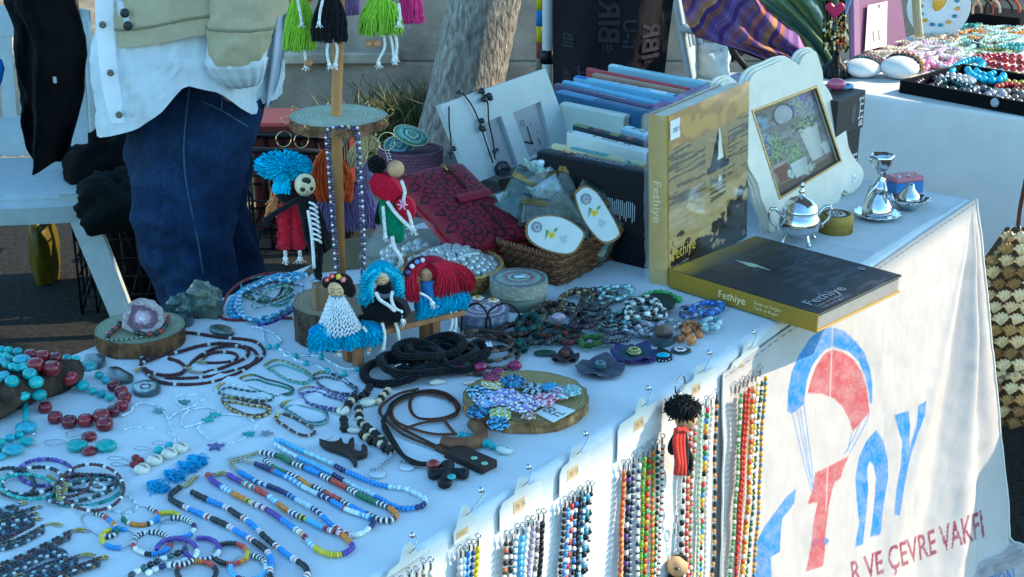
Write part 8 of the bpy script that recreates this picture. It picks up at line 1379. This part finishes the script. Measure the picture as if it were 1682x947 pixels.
for i,(lb,cx,cy,rx,ry,cols,r,mt,lo)in enumerate([('dark green braided cord running to the purple flower',560,385,150,30,['1f3028','2c4034','3a2c20','4a1c20'],.0042,'yarn',1.6),('moss green knitted cord beside the purple flower',740,420,95,36,['3a5a2c','2c4424','4a6a38'],.0046,'yarn',1.8),('brown and black leather cord heap',300,350,130,50,['2a1e1a','3c2a24','1c1614'],.0044,'leather',2.6),('dark teal leather petals on a cord',380,320,90,50,['17403c','1f504a','122e2c'],.0046,'leather',2.2),('thin bronze beads around the chain heap',640,190,110,70,['3c2c1c','6a5436','1c1814','a89868'],.0034,'gloss',2.8),('black and bronze bead tangle',760,190,100,60,['17140f','4a3c28','2c241c'],.0036,'gloss',2.8),('pale teal seed bead tangle',880,140,110,50,['8fb8b4','c8dcd8','5a8c8c'],.0028,'gloss',3.0),('white and black bead tangle',1030,230,110,70,['d8d8d0','1c1c1e','c4c8bc','17181c'],.0044,'gloss',3.0),('cream and dark bead tangle beside the green leaf',1080,265,120,46,['14181a','d4d4c8','2c3c34'],.0044,'gloss',2.5),('grey pearl tangle in front of the chains',1010,340,100,40,['7c8488','a8b0b4','4a5054'],.0034,'pearl',2.4),('smoky crystal bead tangle before the grey pearls',1080,355,90,40,['8c8490','b4acb4','5c5460'],.0032,'gloss',2.4),('dark plum bead tangle',690,320,90,34,['2c1c24','3c2834','17141a'],.0040,'satin',2.2),('green grey bead tangle at the middle',860,330,90,36,['3a4a44','1c2624','6a7c74'],.0034,'gloss',2.2),('blue bead tangle by the lying book',1400,230,110,42,['2c5cac','3f7cc8','1c3c7c','6a9cd4'],.0042,'gloss',2.6),('navy and silver bead tangle by the lying book',1310,255,80,40,['1c2c4c','8c98a8','2c447c'],.0036,'gloss',2.2),('pale green crystal tangle beside the orange beads',1430,320,60,34,['8cacac','b8ccc8','6a8c90'],.0044,'gloss',2.0),('dark red cord with green beads',620,410,90,26,['4c1c1c','2c3c24','5c2420'],.0044,'satin',1.5),('plain black bead tangle in the middle of the heap',470,400,110,40,['14161a','20282c','2c3a38'],.0042,'satin',2.2),('teal and copper cord tangle',430,270,60,40,['4a3c2c','1c3c3c','6a543c'],.0036,'satin',2.2),('dark cord with rust coloured knots in the middle',520,360,120,40,['15181a','15181a','5c2c20','1c2c2c'],.0036,'yarn',2.4),('charcoal bead tangle under the chains',720,260,130,60,['1a1c1e','3a3e40','24282a'],.0032,'gloss',3.2),('grey green seed bead tangle at the back',800,170,130,50,['4c6460','7c9890','2c3c3c'],.0026,'gloss',3.2),('black and turquoise tangle before the white beads',950,285,110,44,['16181a','16181a','3a8c8c'],.0034,'gloss',2.6),('brown wooden bead tangle by the trinket box',500,230,80,36,['3c2a1c','5c4430','241a12'],.0036,'wood',2.2),('deep green bead tangle beside the leather petals',450,345,110,36,['12302a','1c4438','0e1c1a'],.0036,'satin',2.4),('silver grey seed bead tangle by the orange beads',1180,330,80,36,['8c9494','5c6468','b0b8b8'],.0028,'gloss',2.4),('dark violet bead tangle behind the purple flower',880,400,100,34,['241c30','3a2c4c','16141c'],.0034,'gloss',2.2)]):
 tangle(lb,cx,cy,rx,ry,cols,r,40+i,mt,lo,z=.0015*(i%4))
chain('oval link dark chain across the heap',[(560,200),(600,250),(680,262),(760,290),(860,310)],.0058,.0012,'4a4844');chain('silver link chain with large links',[(790,330),(850,345),(920,335),(990,350),(1010,380)],.0068,.0014,'8c9094');chain('fine bronze chain at the back of the heap',[(600,160),(680,130),(760,120),(860,110),(960,105)],.0042,.0010,'6a5a40');chain('fine silver chain lying over the pearls',[(820,150),(900,180),(960,170),(1040,190),(1100,240)],.0038,.0009,'a0a4a8');chain('dark chain on the cloth near the trinket box',[(440,260),(520,215),(580,205),(640,215),(680,280)],.0050,.0012,'3c3a38')
T=thing('bead_necklace','bright green round bead necklace behind the dark green leaf','necklace',tp(ZF,1150,165),None)
for i,(x,y)in enumerate([(1050,160),(1080,150),(1110,145),(1140,142),(1168,148),(1195,158),(1220,172),(1245,180)]):g=MB();ball(g,tp(ZF,x,y,.0055),.0058,['3f9c3c','4aac48','2f8030'][i%3],12,8);part('bead',g,M['gloss'],T)
T,g=flatshape('dark green leather leaf pendant among the white beads','leaf_pendant','pendant',ZF,[(1060,170),(1120,155),(1190,165),(1225,195),(1200,240),(1140,245),(1090,215)],.004,'10302a','leather',z=.008);part('leaf',g,M['leather'],T)
T=thing('bead_bracelet','orange round bead bracelet at the right of the heap','bracelet',tp(ZF,1310,370))
for i,(x,y,r)in enumerate([(1245,325,18),(1270,330,20),(1300,315,18),(1330,320,20),(1355,330,20),(1380,350,22),(1285,365,32),(1255,405,24),(1315,412,33),(1360,385,26),(1330,350,20),(1310,340,18)]):k=mpp(tp(ZF,x,y))/3.504;g=MB();ball(g,tp(ZF,x,y,r*k),r*k,['b0642c','a45828','c07434'][i%3],14,9);part('bead',g,M['stone'],T)
slab('dark oval ribbed stone beside the orange beads',ZF,ell(1152,412,80,44,-.05),.016,['1c1820','14121a','2c2630'],4)
slab('flat black and white slice next to the dark oval stone',ZF,[(1195,480),(1240,462),(1290,470),(1315,482),(1280,500),(1230,498)],.005,['10141a','d8dcda','1c2428'],6);slab('dark plum flat stone in front of the cream beads',ZF,ell(945,305,62,22,-.1),.010,['2c2028','3c2c34'],8)
T,g=flatshape('turquoise drop pendant with a beaded black edge','drop_pendant','pendant',ZF,[(1120,475),(1160,480),(1200,505),(1205,530),(1170,542),(1120,538)],.005,'17181c','rubber');part('setting',g,M['rubber'],T);g=MB();ball(g,tp(ZF,1152,500,.006),(.011,.008,.003),'2fa4bc',16,8);part('stone',g,M['turq'],T)
for x,y in((1130,530),(1150,534),(1170,534),(1188,526)):g=MB();ball(g,tp(ZF,x,y,.006),.0013,'c8ccd0',7,5);part('stud',g,M['metal'],T)
def flower(label,Z,x,y,r,n,cols,core,h=.006,name='leather_flower',petal=.5,holes=False):
 c=tp(Z,x,y,.004);k=mpp(c)/3.504;T=thing(name,label,'brooch',c-ZZ*.004)
 for i in range(n):
  a=i*2*np.pi/n+.2;d=A3(math.cos(a),math.sin(a),0);s=A3(-d[1],d[0],0);R_=r*k;g=MB();G=[]
  for u2 in np.linspace(0,1,9):
   w=petal*R_*math.sin(math.pi*min(1,.12+u2*.80))**.8;G.append([c+d*R_*(.15+.87*u2)+s*w*v2_+ZZ*(.002+.010*u2**2*(.6+.4*math.sin(i*2.1))-.003*v2_**2+.0018*(i%2))for v2_ in np.linspace(-1,1,7)])
  G=np.array(G);cc=np.array([lin(cols[0])*(1-u2)+lin(cols[1])*u2 for u2 in np.linspace(0,1,9)])[:,None].repeat(7,1)*(1+.3*fbm(G[...,0]*200,G[...,1]*200,i))[...,None];grid(g,G,cc);grid(g,G[::-1]-ZZ*.0022,cc[::-1]);
  for e in(0,-1):grid(g,np.stack([G[:,e],G[:,e]-ZZ*.0022],1),cols[1])
  grid(g,np.stack([G[-1],G[-1]-ZZ*.0022]),cols[1]);part('petal',g,M['leather'],T)
 g=MB();lathe(g,[(.001,.010),(core[1]*k,.010),(core[1]*k*1.1,.006),(core[1]*k,.002)],c,core[0],20);
 part('core',g,M[core[2]],T);g=MB()
 for i in range(9):ball(g,c+ZZ*.0105+A3(math.cos(i*.7),math.sin(i*.7),0)*core[1]*k*.65,.0022,core[3],8,5)
 part('core_beads',g,M[core[2]],T,kind='stuff')
flower('purple leather flower brooch with a green heart and brass centre',ZF,985,505,132,9,('1c5a50','3a2460'),('8a8460',40,'dull','b0a878'))
flower('grey leather flower brooch with a dark button',ZF,790,585,140,6,('3a3c48','4c4e5c'),('2c4a54',34,'rubber','6a7c84'),petal=.62)
flower('dark brown leather flower at the left of the grey one',ZF,590,520,80,5,('2c2024','3c2c34'),('4a2c28',22,'leather','5c3a34'),petal=.6)
flower('dark teal leather flower between bracelets and heap',ZF,320,470,62,5,('123c36','1a4c44'),('10302c',14,'leather','1c4c44'),petal=.65)
flower('small dark green leather flower on the cord heap',ZF,405,315,60,5,('143a34','1c4a42'),('10302c',14,'leather','1c4c44'),petal=.65)
slab('long dark green leaf lying on the cloth',ZF,ell(475,495,66,15,.0),.004,['1c3a30','264a3c'],5,'leather','leather_leaf')
g=MB();c=tp(ZF,550,285,.010);ball(g,c,(.012,.009,.008),'a89098',14,9);single('quartz_pendant',g,M['stone'],'pale pink quartz lump hanging on the dark chain','pendant')
# THE NEIGHBOURING STALL
e2=P(1425,153);T2n=nrm(N);
def QP(t,s,z=0.):p=e2+N*t+U*s;p[2]=TZ+z;return p
TB2=thing('folding_table','neighbouring folding table under a white cloth and trays of beads','table',QP(.6,.5,-TZ));R2=axes(N,U,ZZ)
g=MB();box(g,QP(.55,.62,-.03),(1.5,1.16,.035),'d6d6d2',R2,.006);part('tabletop',g,M['plastic'],TB2)
for a,b in(((.30,.16),(.66,.10)),((.62,.16),(.26,.10))):
 g=MB();p,q=QP(a[0],a[1],-.05),QP(b[0],b[1],-TZ+.01);d=nrm(q-p);box(g,(p+q)/2,(.026,.018,np.linalg.norm(q-p)),'4a2a1c',axes(None,U,d),.002);part('leg',g,M['wood'],TB2)
for s in(1.0,):
 for t in(-.1,1.2):g=MB();tube(g,[QP(t,s,-.05),QP(t,s,-TZ)],.014,'4a2a1c',8);part('leg',g,M['wood'],TB2)
tv=np.concatenate([np.linspace(-.55,-.225,40),np.linspace(-.22,1.35,150)]);sv=np.concatenate([np.linspace(-.42,-.03,44),np.linspace(-.025,.02,14),np.linspace(.04,1.25,60)]);Tt,Ss=np.meshgrid(tv,sv);o1=np.maximum(-Ss,0);o2_=np.maximum(-.22-Tt,0);on=np.hypot(o1,o2_);dl=np.arctan2(o2_,o1+1e-9);out,dn=drop(on,.010,.02)
out=out+np.clip(dn/.25,0,1)*(.012*np.sin(Tt*16)+.014*fbm(Tt*7,dn*3,4))*(on>0);Gq=e2+N*np.maximum(Tt,-.22)[...,None]+U*np.maximum(Ss,0)[...,None]-U*(out*np.cos(dl))[...,None]-N*(out*np.sin(dl))[...,None];Gq[...,2]=TZ-dn+.001*fbm(Tt*9,Ss*9,3)-.0005
g=MB();grid(g,Gq,'d9dad8');single('tablecloth',g,M['cloth'],'white cloth on the neighbouring table with a smooth shaded front','tablecloth',org=A3(*QP(.55,.5)))
g=MB();x=np.linspace(-.5,1.4,50);back=np.array([[QP(t,.30+.03*math.sin(t*9),z)for t in x]for z in(-.12,-.4,-TZ+.02)]);grid(g,back,'cfc8bc');H=back+U*.01;grid(g,H[::-1],'cfc8bc');single('drape_lining',g,M['cloth'],'pale cloth hanging under the neighbouring table behind the wooden leg','cloth')
def qz(x,y,z=0.):return P(x,y,TZ+z)
t0,t1,t2=qz(1476,152,.0),qz(1720,198,.0),qz(1560,112,.0);xd=nrm(t1-t0);yd=t2-t0;yd=nrm(yd-xd*(yd@xd));TL,TW=float(np.linalg.norm(t1-t0)),.30;R=axes(xd,yd,ZZ);W=lambda p:np.asarray(p,float)@R.T+t0
T=thing('jewellery_tray','black velvet tray full of stone bead necklaces on the next table','tray',t0);g=MB();box(g,W((TL/2,TW/2,.004)),(TL,TW,.006),'111114',R);part('base',g,M['fabric'],T)
for c,s in(((TL/2,.006,.018),(TL,.012,.030)),((TL/2,TW-.006,.018),(TL,.012,.030)),((.006,TW/2,.018),(.012,TW-.025,.029)),((TL-.006,TW/2,.018),(.012,TW-.025,.029))):g=MB();box(g,W(c),s,'0e0e11',R,.002);part('side',g,M['fabric'],T)
def heapn(label,pts,r,cols,z=.008,mt='gloss',cat='necklace',grp='stone bead necklaces in the black tray',tpl=ROUND,rows=2,single_=True):
 p=cat_([qz(x,y,z+r+(q[0]if q else 0))for x,y,*q in pts],300);T=thing('bead_necklace',label,cat,p.mean(0)*A3(1,1,0)+ZZ*(TZ+z),grp);L=plen(p);m=int(L/(2*r*.95));q=resp(p,m)
 if r>.006 and m<90:
  for i in range(m):g=MB();ball(g,q[i],r,lin(cols[i%len(cols)])*RS.uniform(.85,1.15),12,8);part('bead',g,M[mt],T)
 else:g=MB();seeds(g,p,r,cols,tpl=tpl);part('beads',g,M[mt],T)
heapn('bright turquoise round bead necklace heaped in the tray',[(1562,118),(1575,106),(1600,98),(1615,104),(1604,118),(1622,124),(1642,118),(1648,128),(1632,132),(1600,126),(1590,112),(1612,112)],.0105,['2fb0cc','3cbcd8','26a4c4'],.012)
heapn('white pearl necklace in the tray behind the dark stones',[(1532,120),(1560,122),(1590,128),(1598,135),(1570,130),(1545,126)],.0082,['d8d4d0','e4e0dc'],.010,'pearl')
heapn('deep red coral branch necklace at the back of the tray',[(1600,96),(1625,92),(1650,98),(1680,102),(1700,108),(1670,112),(1640,108),(1615,100),(1640,92),(1675,94)],.0100,['a81c2c','c02434','8c1422'],.014)
heapn('dull purple stone bead necklace at the tray front left',[(1505,138),(1520,128),(1540,132),(1535,142),(1515,143)],.0105,['3c2c3a','4a3848','2c2028'],.008,'stone')
heapn('dark teal stone bead necklace in the tray front',[(1542,136),(1560,132),(1585,142),(1600,150),(1575,150),(1552,146)],.0110,['2c4c50','3a5c5c','203a40'],.008,'stone')
heapn('grey stone chip necklace in the middle of the tray',[(1590,152),(1610,145),(1630,152),(1650,160),(1625,160),(1605,156)],.0110,['6a6c74','585a62','7c7c84'],.008,'stone')
heapn('pale grey agate necklace beside the brown chips',[(1622,158),(1640,150),(1648,160),(1635,168)],.0120,['8c94a0','9ca4ae','747c88'],.008,'stone')
heapn('taupe stone chip necklace at the tray right',[(1645,152),(1665,150),(1690,158),(1700,168),(1670,168),(1650,162),(1680,160)],.0100,['7a7268','8a8278','645c54'],.008,'stone')
heapn('lime and amber glass necklace in the tray',[(1645,128),(1665,122),(1690,126),(1700,134),(1675,136),(1655,134)],.0085,['a8c02c','c8a43c','d8c45c','8cb038'],.010)
heapn('small red and orange necklace in the tray',[(1638,142),(1660,138),(1690,142),(1700,148),(1670,146)],.0080,['b82c2c','c86c3c','a8242c'],.010)
for lb,x0,x1,y0,y1,bands in(('left white bracelet cushion with woven bands',1386,1446,96,131,['3a5a50','b84c58','4a6a5c']),('right white bracelet cushion with an amber bracelet',1447,1508,92,133,['17120f','c87c24'])):
 c=qz((x0+x1)/2,y1-6,.0);k=mpp(c);h=hz(c,y0)-TZ;T=thing('bracelet_cushion',lb,'cushion',c,'white bracelet cushions at the edge of the next table');g=MB();ball(g,(0,0,0),1,'d9dcdc',30,20);V=g.V[0];V=np.sign(V)*np.abs(V)**.8*A3((x1-x0)/2*k*1.02,.055,h/2);V[:,2]*=1-.25*(V[:,0]/((x1-x0)/2*k))**2;V=V@R2.T;g.V[0]=V+c+ZZ*h*.5+.002*fbm(V[:,0]*60,V[:,2]*60,3)[:,None];part('cushion',g,M['cloth'],T)
 for i,b in enumerate(bands):g=MB();a=np.linspace(-.3,np.pi+.3,60);p=c+ZZ*h*.5+R2[:,0]*((x1-x0)/2*k*1.0*np.cos(a))[:,None]+ZZ*(h*.56*np.sin(a))[:,None]+R2[:,1]*(.012+.016*i);seeds(g,p,.0070 if 'amber' in lb and i else .0052,[b,lin(b)*1.3,lin(b)*.7],tpl=ROUND);part('bracelet',g,M['gloss'],T)
h0,h1=qz(1398,96),qz(1490,72);xd=nrm(h1-h0);nn=np.cross(xd,ZZ);nn=nn if nn[1]<0 else-nn;yv=nrm(ZZ-nn*.28);R=axes(xd,yv,None);T=thing('card_holder','mauve display panel with a pale pink earring card leaning on it','display panel',h0);w=float(np.linalg.norm(h1-h0));g=MB()
prism(g,[(0,0),(w,0),(w*1.02,.34),(w*.28,.34)],-.006,0,h0,R,'7a5070');part('panel',g,M['card'],T);g=MB();prism(g,[(0,0),(w*.10,0),(w*.36,.34),(w*.28,.34)],-.003,.012,h0,R,'8f6486');part('fold',g,M['card'],T)
g=MB();o=h0+R[:,0]*w*.20+R[:,1]*.012+R[:,2]*.008;q=[(0,0),(.115,0),(.155,.125),(.05,.125)];prism(g,q,0,.0015,o,R,'dcc4c4');CD=part('earring_card',g,M['paper'],T);g=MB()
for dx in(.055,.085):tube(g,[o+R[:,0]*dx+R[:,1]*.05+R[:,2]*.003,o+R[:,0]*(dx-.004)+R[:,1]*.02+R[:,2]*.003],.0009,'8a8488',4)
torus(g,o+R[:,0]*.105+R[:,1]*.115+R[:,2]*.002,.004,.0012,'6a5a60',12,4,R);part('earring',g,M['metal'],CD)
rb=qz(1372,126);k=mpp(rb);T=thing('ornament_rack','black ornament stand with a ribbed foot at the left of the next table','display stand',rb);g=MB();lathe(g,[(22*k,0),(24*k,.006),(21*k,.03),(9*k,.042),(6*k,.06)],rb,'101216',30);part('foot',g,M['rubber'],T);g=MB();tube(g,[rb+ZZ*.05,rb+A3(.0,0,.42)],.006,'101216',8);part('post',g,M['rubber'],T)
for i in range(12):g=MB();tube(g,cat_([rb+ZZ*.045,rb+A3(math.cos(i*.52)*20*k,math.sin(i*.52)*20*k,.026),rb+A3(math.cos(i*.52)*25*k,math.sin(i*.52)*25*k,.004)],8),.005,'14161c',5);part('rib',g,M['rubber'],T)
g=MB();tube(g,cat_([rb+ZZ*.1,rb+A3(-.035,0,.16),rb+A3(-.035,0,.3),rb+A3(-.02,0,.42)],20),.0025,'14141a',5);part('cord',g,M['rubber'],T)
def RP(x,y,d=0.):return at(x,y,rb[1]-.03+d)
hq=[(0,-1),(.55,-.35),(.95,.2),(.85,.75),(.45,.92),(0,.55),(-.45,.92),(-.85,.75),(-.95,.2),(-.55,-.35)];g=MB();prism(g,cat_(np.array([[a*.026,b*.022,0]for a,b in hq]),50,True)[:,:2],0,.012,RP(1371,16),axes(A3(1,0,0),ZZ),'b01850',bev=.004);single('heart_ornament',g,M['satin'],'magenta heart ornament hanging on the black rack','ornament')
tr=MB()
for i in range(150):x,y=RS.uniform(1353,1394),RS.uniform(26,82);s=RS.uniform(.003,.006);box(tr,RP(x,y,RS.uniform(-.02,.02)),(s,.003,s*RS.uniform(1,3.5)),random.choice(['b08c3c','d8cba8','3c3424','8a7c4c','c8b878','24241e','6a7a4c','e0dccc','9a3c2c']),np.array(Matrix.Rotation(RS.uniform(-.6,.6),3,'Y')),.0006)
for i in range(16):x=RS.uniform(1353,1394);tube(tr,[RP(x,0),RP(x+RS.uniform(-3,3),80)],.0014,'2a261c',4)
single('charm_fringe',tr,M['dull'],'gold and black charm fringe hanging below the magenta heart','ornament',kind='stuff')
g=MB();box(g,RP(1392,-10,.06),(.03,.012,.20),'6a8cac',np.array(Matrix.Rotation(.25,3,'Y')),.003);single('display_backing',g,M['card'],'pale blue display panel behind the charm fringe','panel')
pc_=qz(1538,58);nn=nrm(A3(-.35,-.8,.35));x=nrm(np.cross(ZZ,nn));y=np.cross(nn,x);R=axes(x,y,nn);c=pc_+ZZ*.085;T=thing('painted_plate','white plate with a yellow and blue pattern standing on the next table','plate',pc_);pr=np.array([(.001,0),(.05,.001),(.07,.006),(.092,.014),(.094,.015),(.092,.013),(.06,-.002),(.001,-.004)]);n=60;m_=MB();g=MB();ga=np.linspace(0,2*np.pi,n,endpoint=False);G=np.stack([pr[:,:1]*np.cos(ga),pr[:,:1]*np.sin(ga),np.repeat(pr[:,1:],n,1)],-1);G=(G.reshape(-1,3)@R.T+c).reshape(G.shape);grid(g,G,'e4e4e0',wrap=True);part('plate',g,M['gloss'],T)
g=MB()
for i in range(14):a=i*.4488;p=c+x*.055*math.cos(a)+y*.055*math.sin(a)+nn*.0045;ball(g,p,(.009,.006,.006),['d89c2c','3a7ca4','2f94a8'][i%3],8,5)
ball(g,c+y*.012+nn*.002,(.022,.008,.03),'dba02c',12,8);part('pattern',g,M['gloss'],T,kind='stuff')
g=MB();p=c-nn*.01-y*.03;q=p+U*.09;q[2]=TZ+.004;tube(g,[p,q],.005,'d8d0c0',6);part('easel',g,M['painted'],T)
GS='bead strands spread over the sunlit next table';PALS=[('cream',['e0d8c0','d0c4a8']),('amber',['c87c1c','d8942c']),('white and pink',['e8dce4','d89cb8','f0e8ec']),('pink',['d86c9c','e8a4c0']),('pale green',['a8c8a4','7cac88','d8e0d0']),('teal',['2c8c8c','5cb0ac']),('white',['e6e4de','d8d8d4']),('dark plum',['4a3444','6a5464']),('sea green',['8cc4b4','b8dccc']),('sand',['c8a884','d8bc9c']),('mint',['b4d8c8','d8e8e0']),('olive',['6a7c3c','8c9c58'])]
specs=[(6,1560,100,40,10),(0,1525,60,30,7),(8,1580,74,30,8),(10,1600,90,30,6),(6,1655,64,34,8),(0,1640,92,36,5),(2,1475,100,26,8),(0,1440,80,30,7),(0,1470,74,34,8),(2,1490,95,30,12),(2,1520,80,34,12),(3,1500,108,34,8),(3,1545,100,26,9),(2,1560,85,24,10),(6,1535,72,40,6),(9,1560,62,20,8),(1,1600,55,24,9),(5,1592,44,18,6),(4,1625,72,26,6),(7,1612,70,24,5),(8,1640,60,36,6),(10,1650,48,34,6),(4,1630,40,34,6),(1,1668,50,24,5),(5,1665,76,24,5),(11,1630,84,40,5),(9,1660,28,30,7),(10,1620,28,30,6),(6,1680,38,28,5),(8,1600,62,26,6),(0,1580,90,18,6)]
seen={}
for i,(pi,x,y,rx,ry)in enumerate(specs):
 nm_,cols=PALS[pi];seen[pi]=seen.get(pi,0)+1;where=['near the cushions','beside the plate','towards the right edge','at the back'][0 if x<1480 else 1 if x<1570 else 2 if y>50 else 3];wd_=['','second ','third ','fourth ','fifth '][seen[pi]-1]
 rs=np.random.RandomState(i);a=np.linspace(0,2.4*2*np.pi,26);pts=[(x+rx*(.5+.5*rs.rand())*math.cos(t),y+ry*(.5+.5*rs.rand())*math.sin(t),.004*rs.rand()+.0018*t/6.28)for t in a];heapn('%s%s bead strand %s of the sunlit next table'%(wd_,nm_,where),pts,.0052 if i%3 else .0064,cols,.001,'gloss',grp=GS)
g=MB();box(g,qz(1612,26,.02),(.30,.16,.04),'111114',R2,.004);single('black_case',g,M['fabric'],'black case with leather bands behind the sunlit beads','case')
for i,(x,c)in enumerate(((1590,'a8806c'),(1606,'2c2420'),(1620,'c8a890'),(1640,'1c1a1a'),(1652,'a8402c'))):g=MB();torus(g,qz(x,18,.075),.042,.004,c,24,6,axes(N,ZZ),arc=np.pi*1.1);single('leather_band',g,M['leather'],'%s leather band standing on the black case'%['tan','dark brown','beige','black','rust red'][i],'bracelet','leather bands on the black case')
for i,x in enumerate((1500,1508)):g=MB();tube(g,cat_([at(x,-20,4.0),at(x+2,20,3.98),at(x+6,60,3.97)],12),.006,['a8946c','c8b890'][i],6);single('hanging_cord',g,M['yarn'],['tan','cream'][i]+' cord hanging between the mauve panel and the plate','cord','cords beside the plate')
YB=2.88;T=thing('crochet_bag','beige and brown crochet shoulder bag hanging beside the tablecloth corner','bag',at(1660,690,YB));fan=MB()
for i in range(6):a=math.radians(205+26*i);e=A3(math.cos(a)*.016,-.004,-math.sin(a)*.016*-1);tube(fan,cat_([A3(0,0,-.010),A3(math.cos(a)*.010,-.006,math.sin(a)*-.010),A3(math.cos(a)*.0165,-.003,math.sin(a)*-.0165-.002)],8),np.interp(np.linspace(0,1,8),[0,.6,1],[.0016,.0036,.0026]),'ffffff',6)
fm={}
for cn in('e0c494','b4905a','e8d2a4','906e44'):
 f2=MB();f2.V=list(fan.V);f2.Q=list(fan.Q);f2.T=list(fan.T);f2.qi=list(fan.qi);f2.ti=list(fan.ti);f2.n=fan.n;f2.C=[np.broadcast_to(lin(cn),v.shape)for v in fan.V];fm[cn]=f2.mesh('crochet_fan',M['yarn'])
xl=lambda y:np.interp(y,[380,440,520,600,690],[1664,1622,1608,1612,1640]);rowi=0
G=np.array([[at(xl(y)+4+(1790-xl(y))*t,y,YB+.03-.05*math.sin(3.14*min(1,.1+t)))for t in np.linspace(0,1,20)]for y in np.linspace(385,700,24)]);g=MB();grid(g,G[::-1],'6a5640');H=G+A3(0,.05,0);grid(g,H,'6a5640');grid(g,np.stack([G[:,0],H[:,0]],1),'4a3c2c');grid(g,np.stack([G[-1],H[-1]])[::-1],'4a3c2c');part('lining',g,M['yarn'],T)
kb=mpp(at(1660,500,YB));y=392
while y<698:
 x=xl(y)+(10 if rowi%2 else-2)
 while x<1780:
  tpos=(x-xl(y))/(1790-xl(y));p=at(x,y,YB+.022-.05*math.sin(3.14*min(1,.1+max(0,tpos))));s=RS.uniform(.92,1.1)*1.15;cn=['e0c494','e8d2a4','b4905a','e0c494','906e44','e8d2a4'][(rowi+int(RS.uniform(0,1.4)))%6]
  inst('crochet_fan',fm[cn],T,Matrix.Translation(p)@Matrix.Rotation(RS.uniform(-.3,.3),4,'Y')@Matrix.Diagonal((s,s,s,1)));x+=25
 y+=19;rowi+=1
g=MB();p=np.array([at(xl(q)-2,q,YB-.002)for q in np.linspace(384,694,60)]);braid(g,p,.007,['a08c68','b8a684','8a7350']);part('edge_braid',g,M['yarn'],T)
g=MB();p=np.array([at(1628+60*t,628-22*t,YB-.028)for t in np.linspace(0,1.5,40)]);braid(g,p,.008,['b0a07c','9a8662']);part('band',g,M['yarn'],T)
g=MB();tube(g,cat_([at(1672,372,YB-.01),at(1676,340,YB-.01),at(1686,290,YB-.01)],10),.009,'5a3420',8,flat=.35);part('strap',g,M['leather'],T);g=MB();torus(g,at(1668,378,YB-.01),.011,.0022,'c8ccd0',20,6,axes(A3(1,0,0),ZZ));part('ring',g,M['metal'],T)
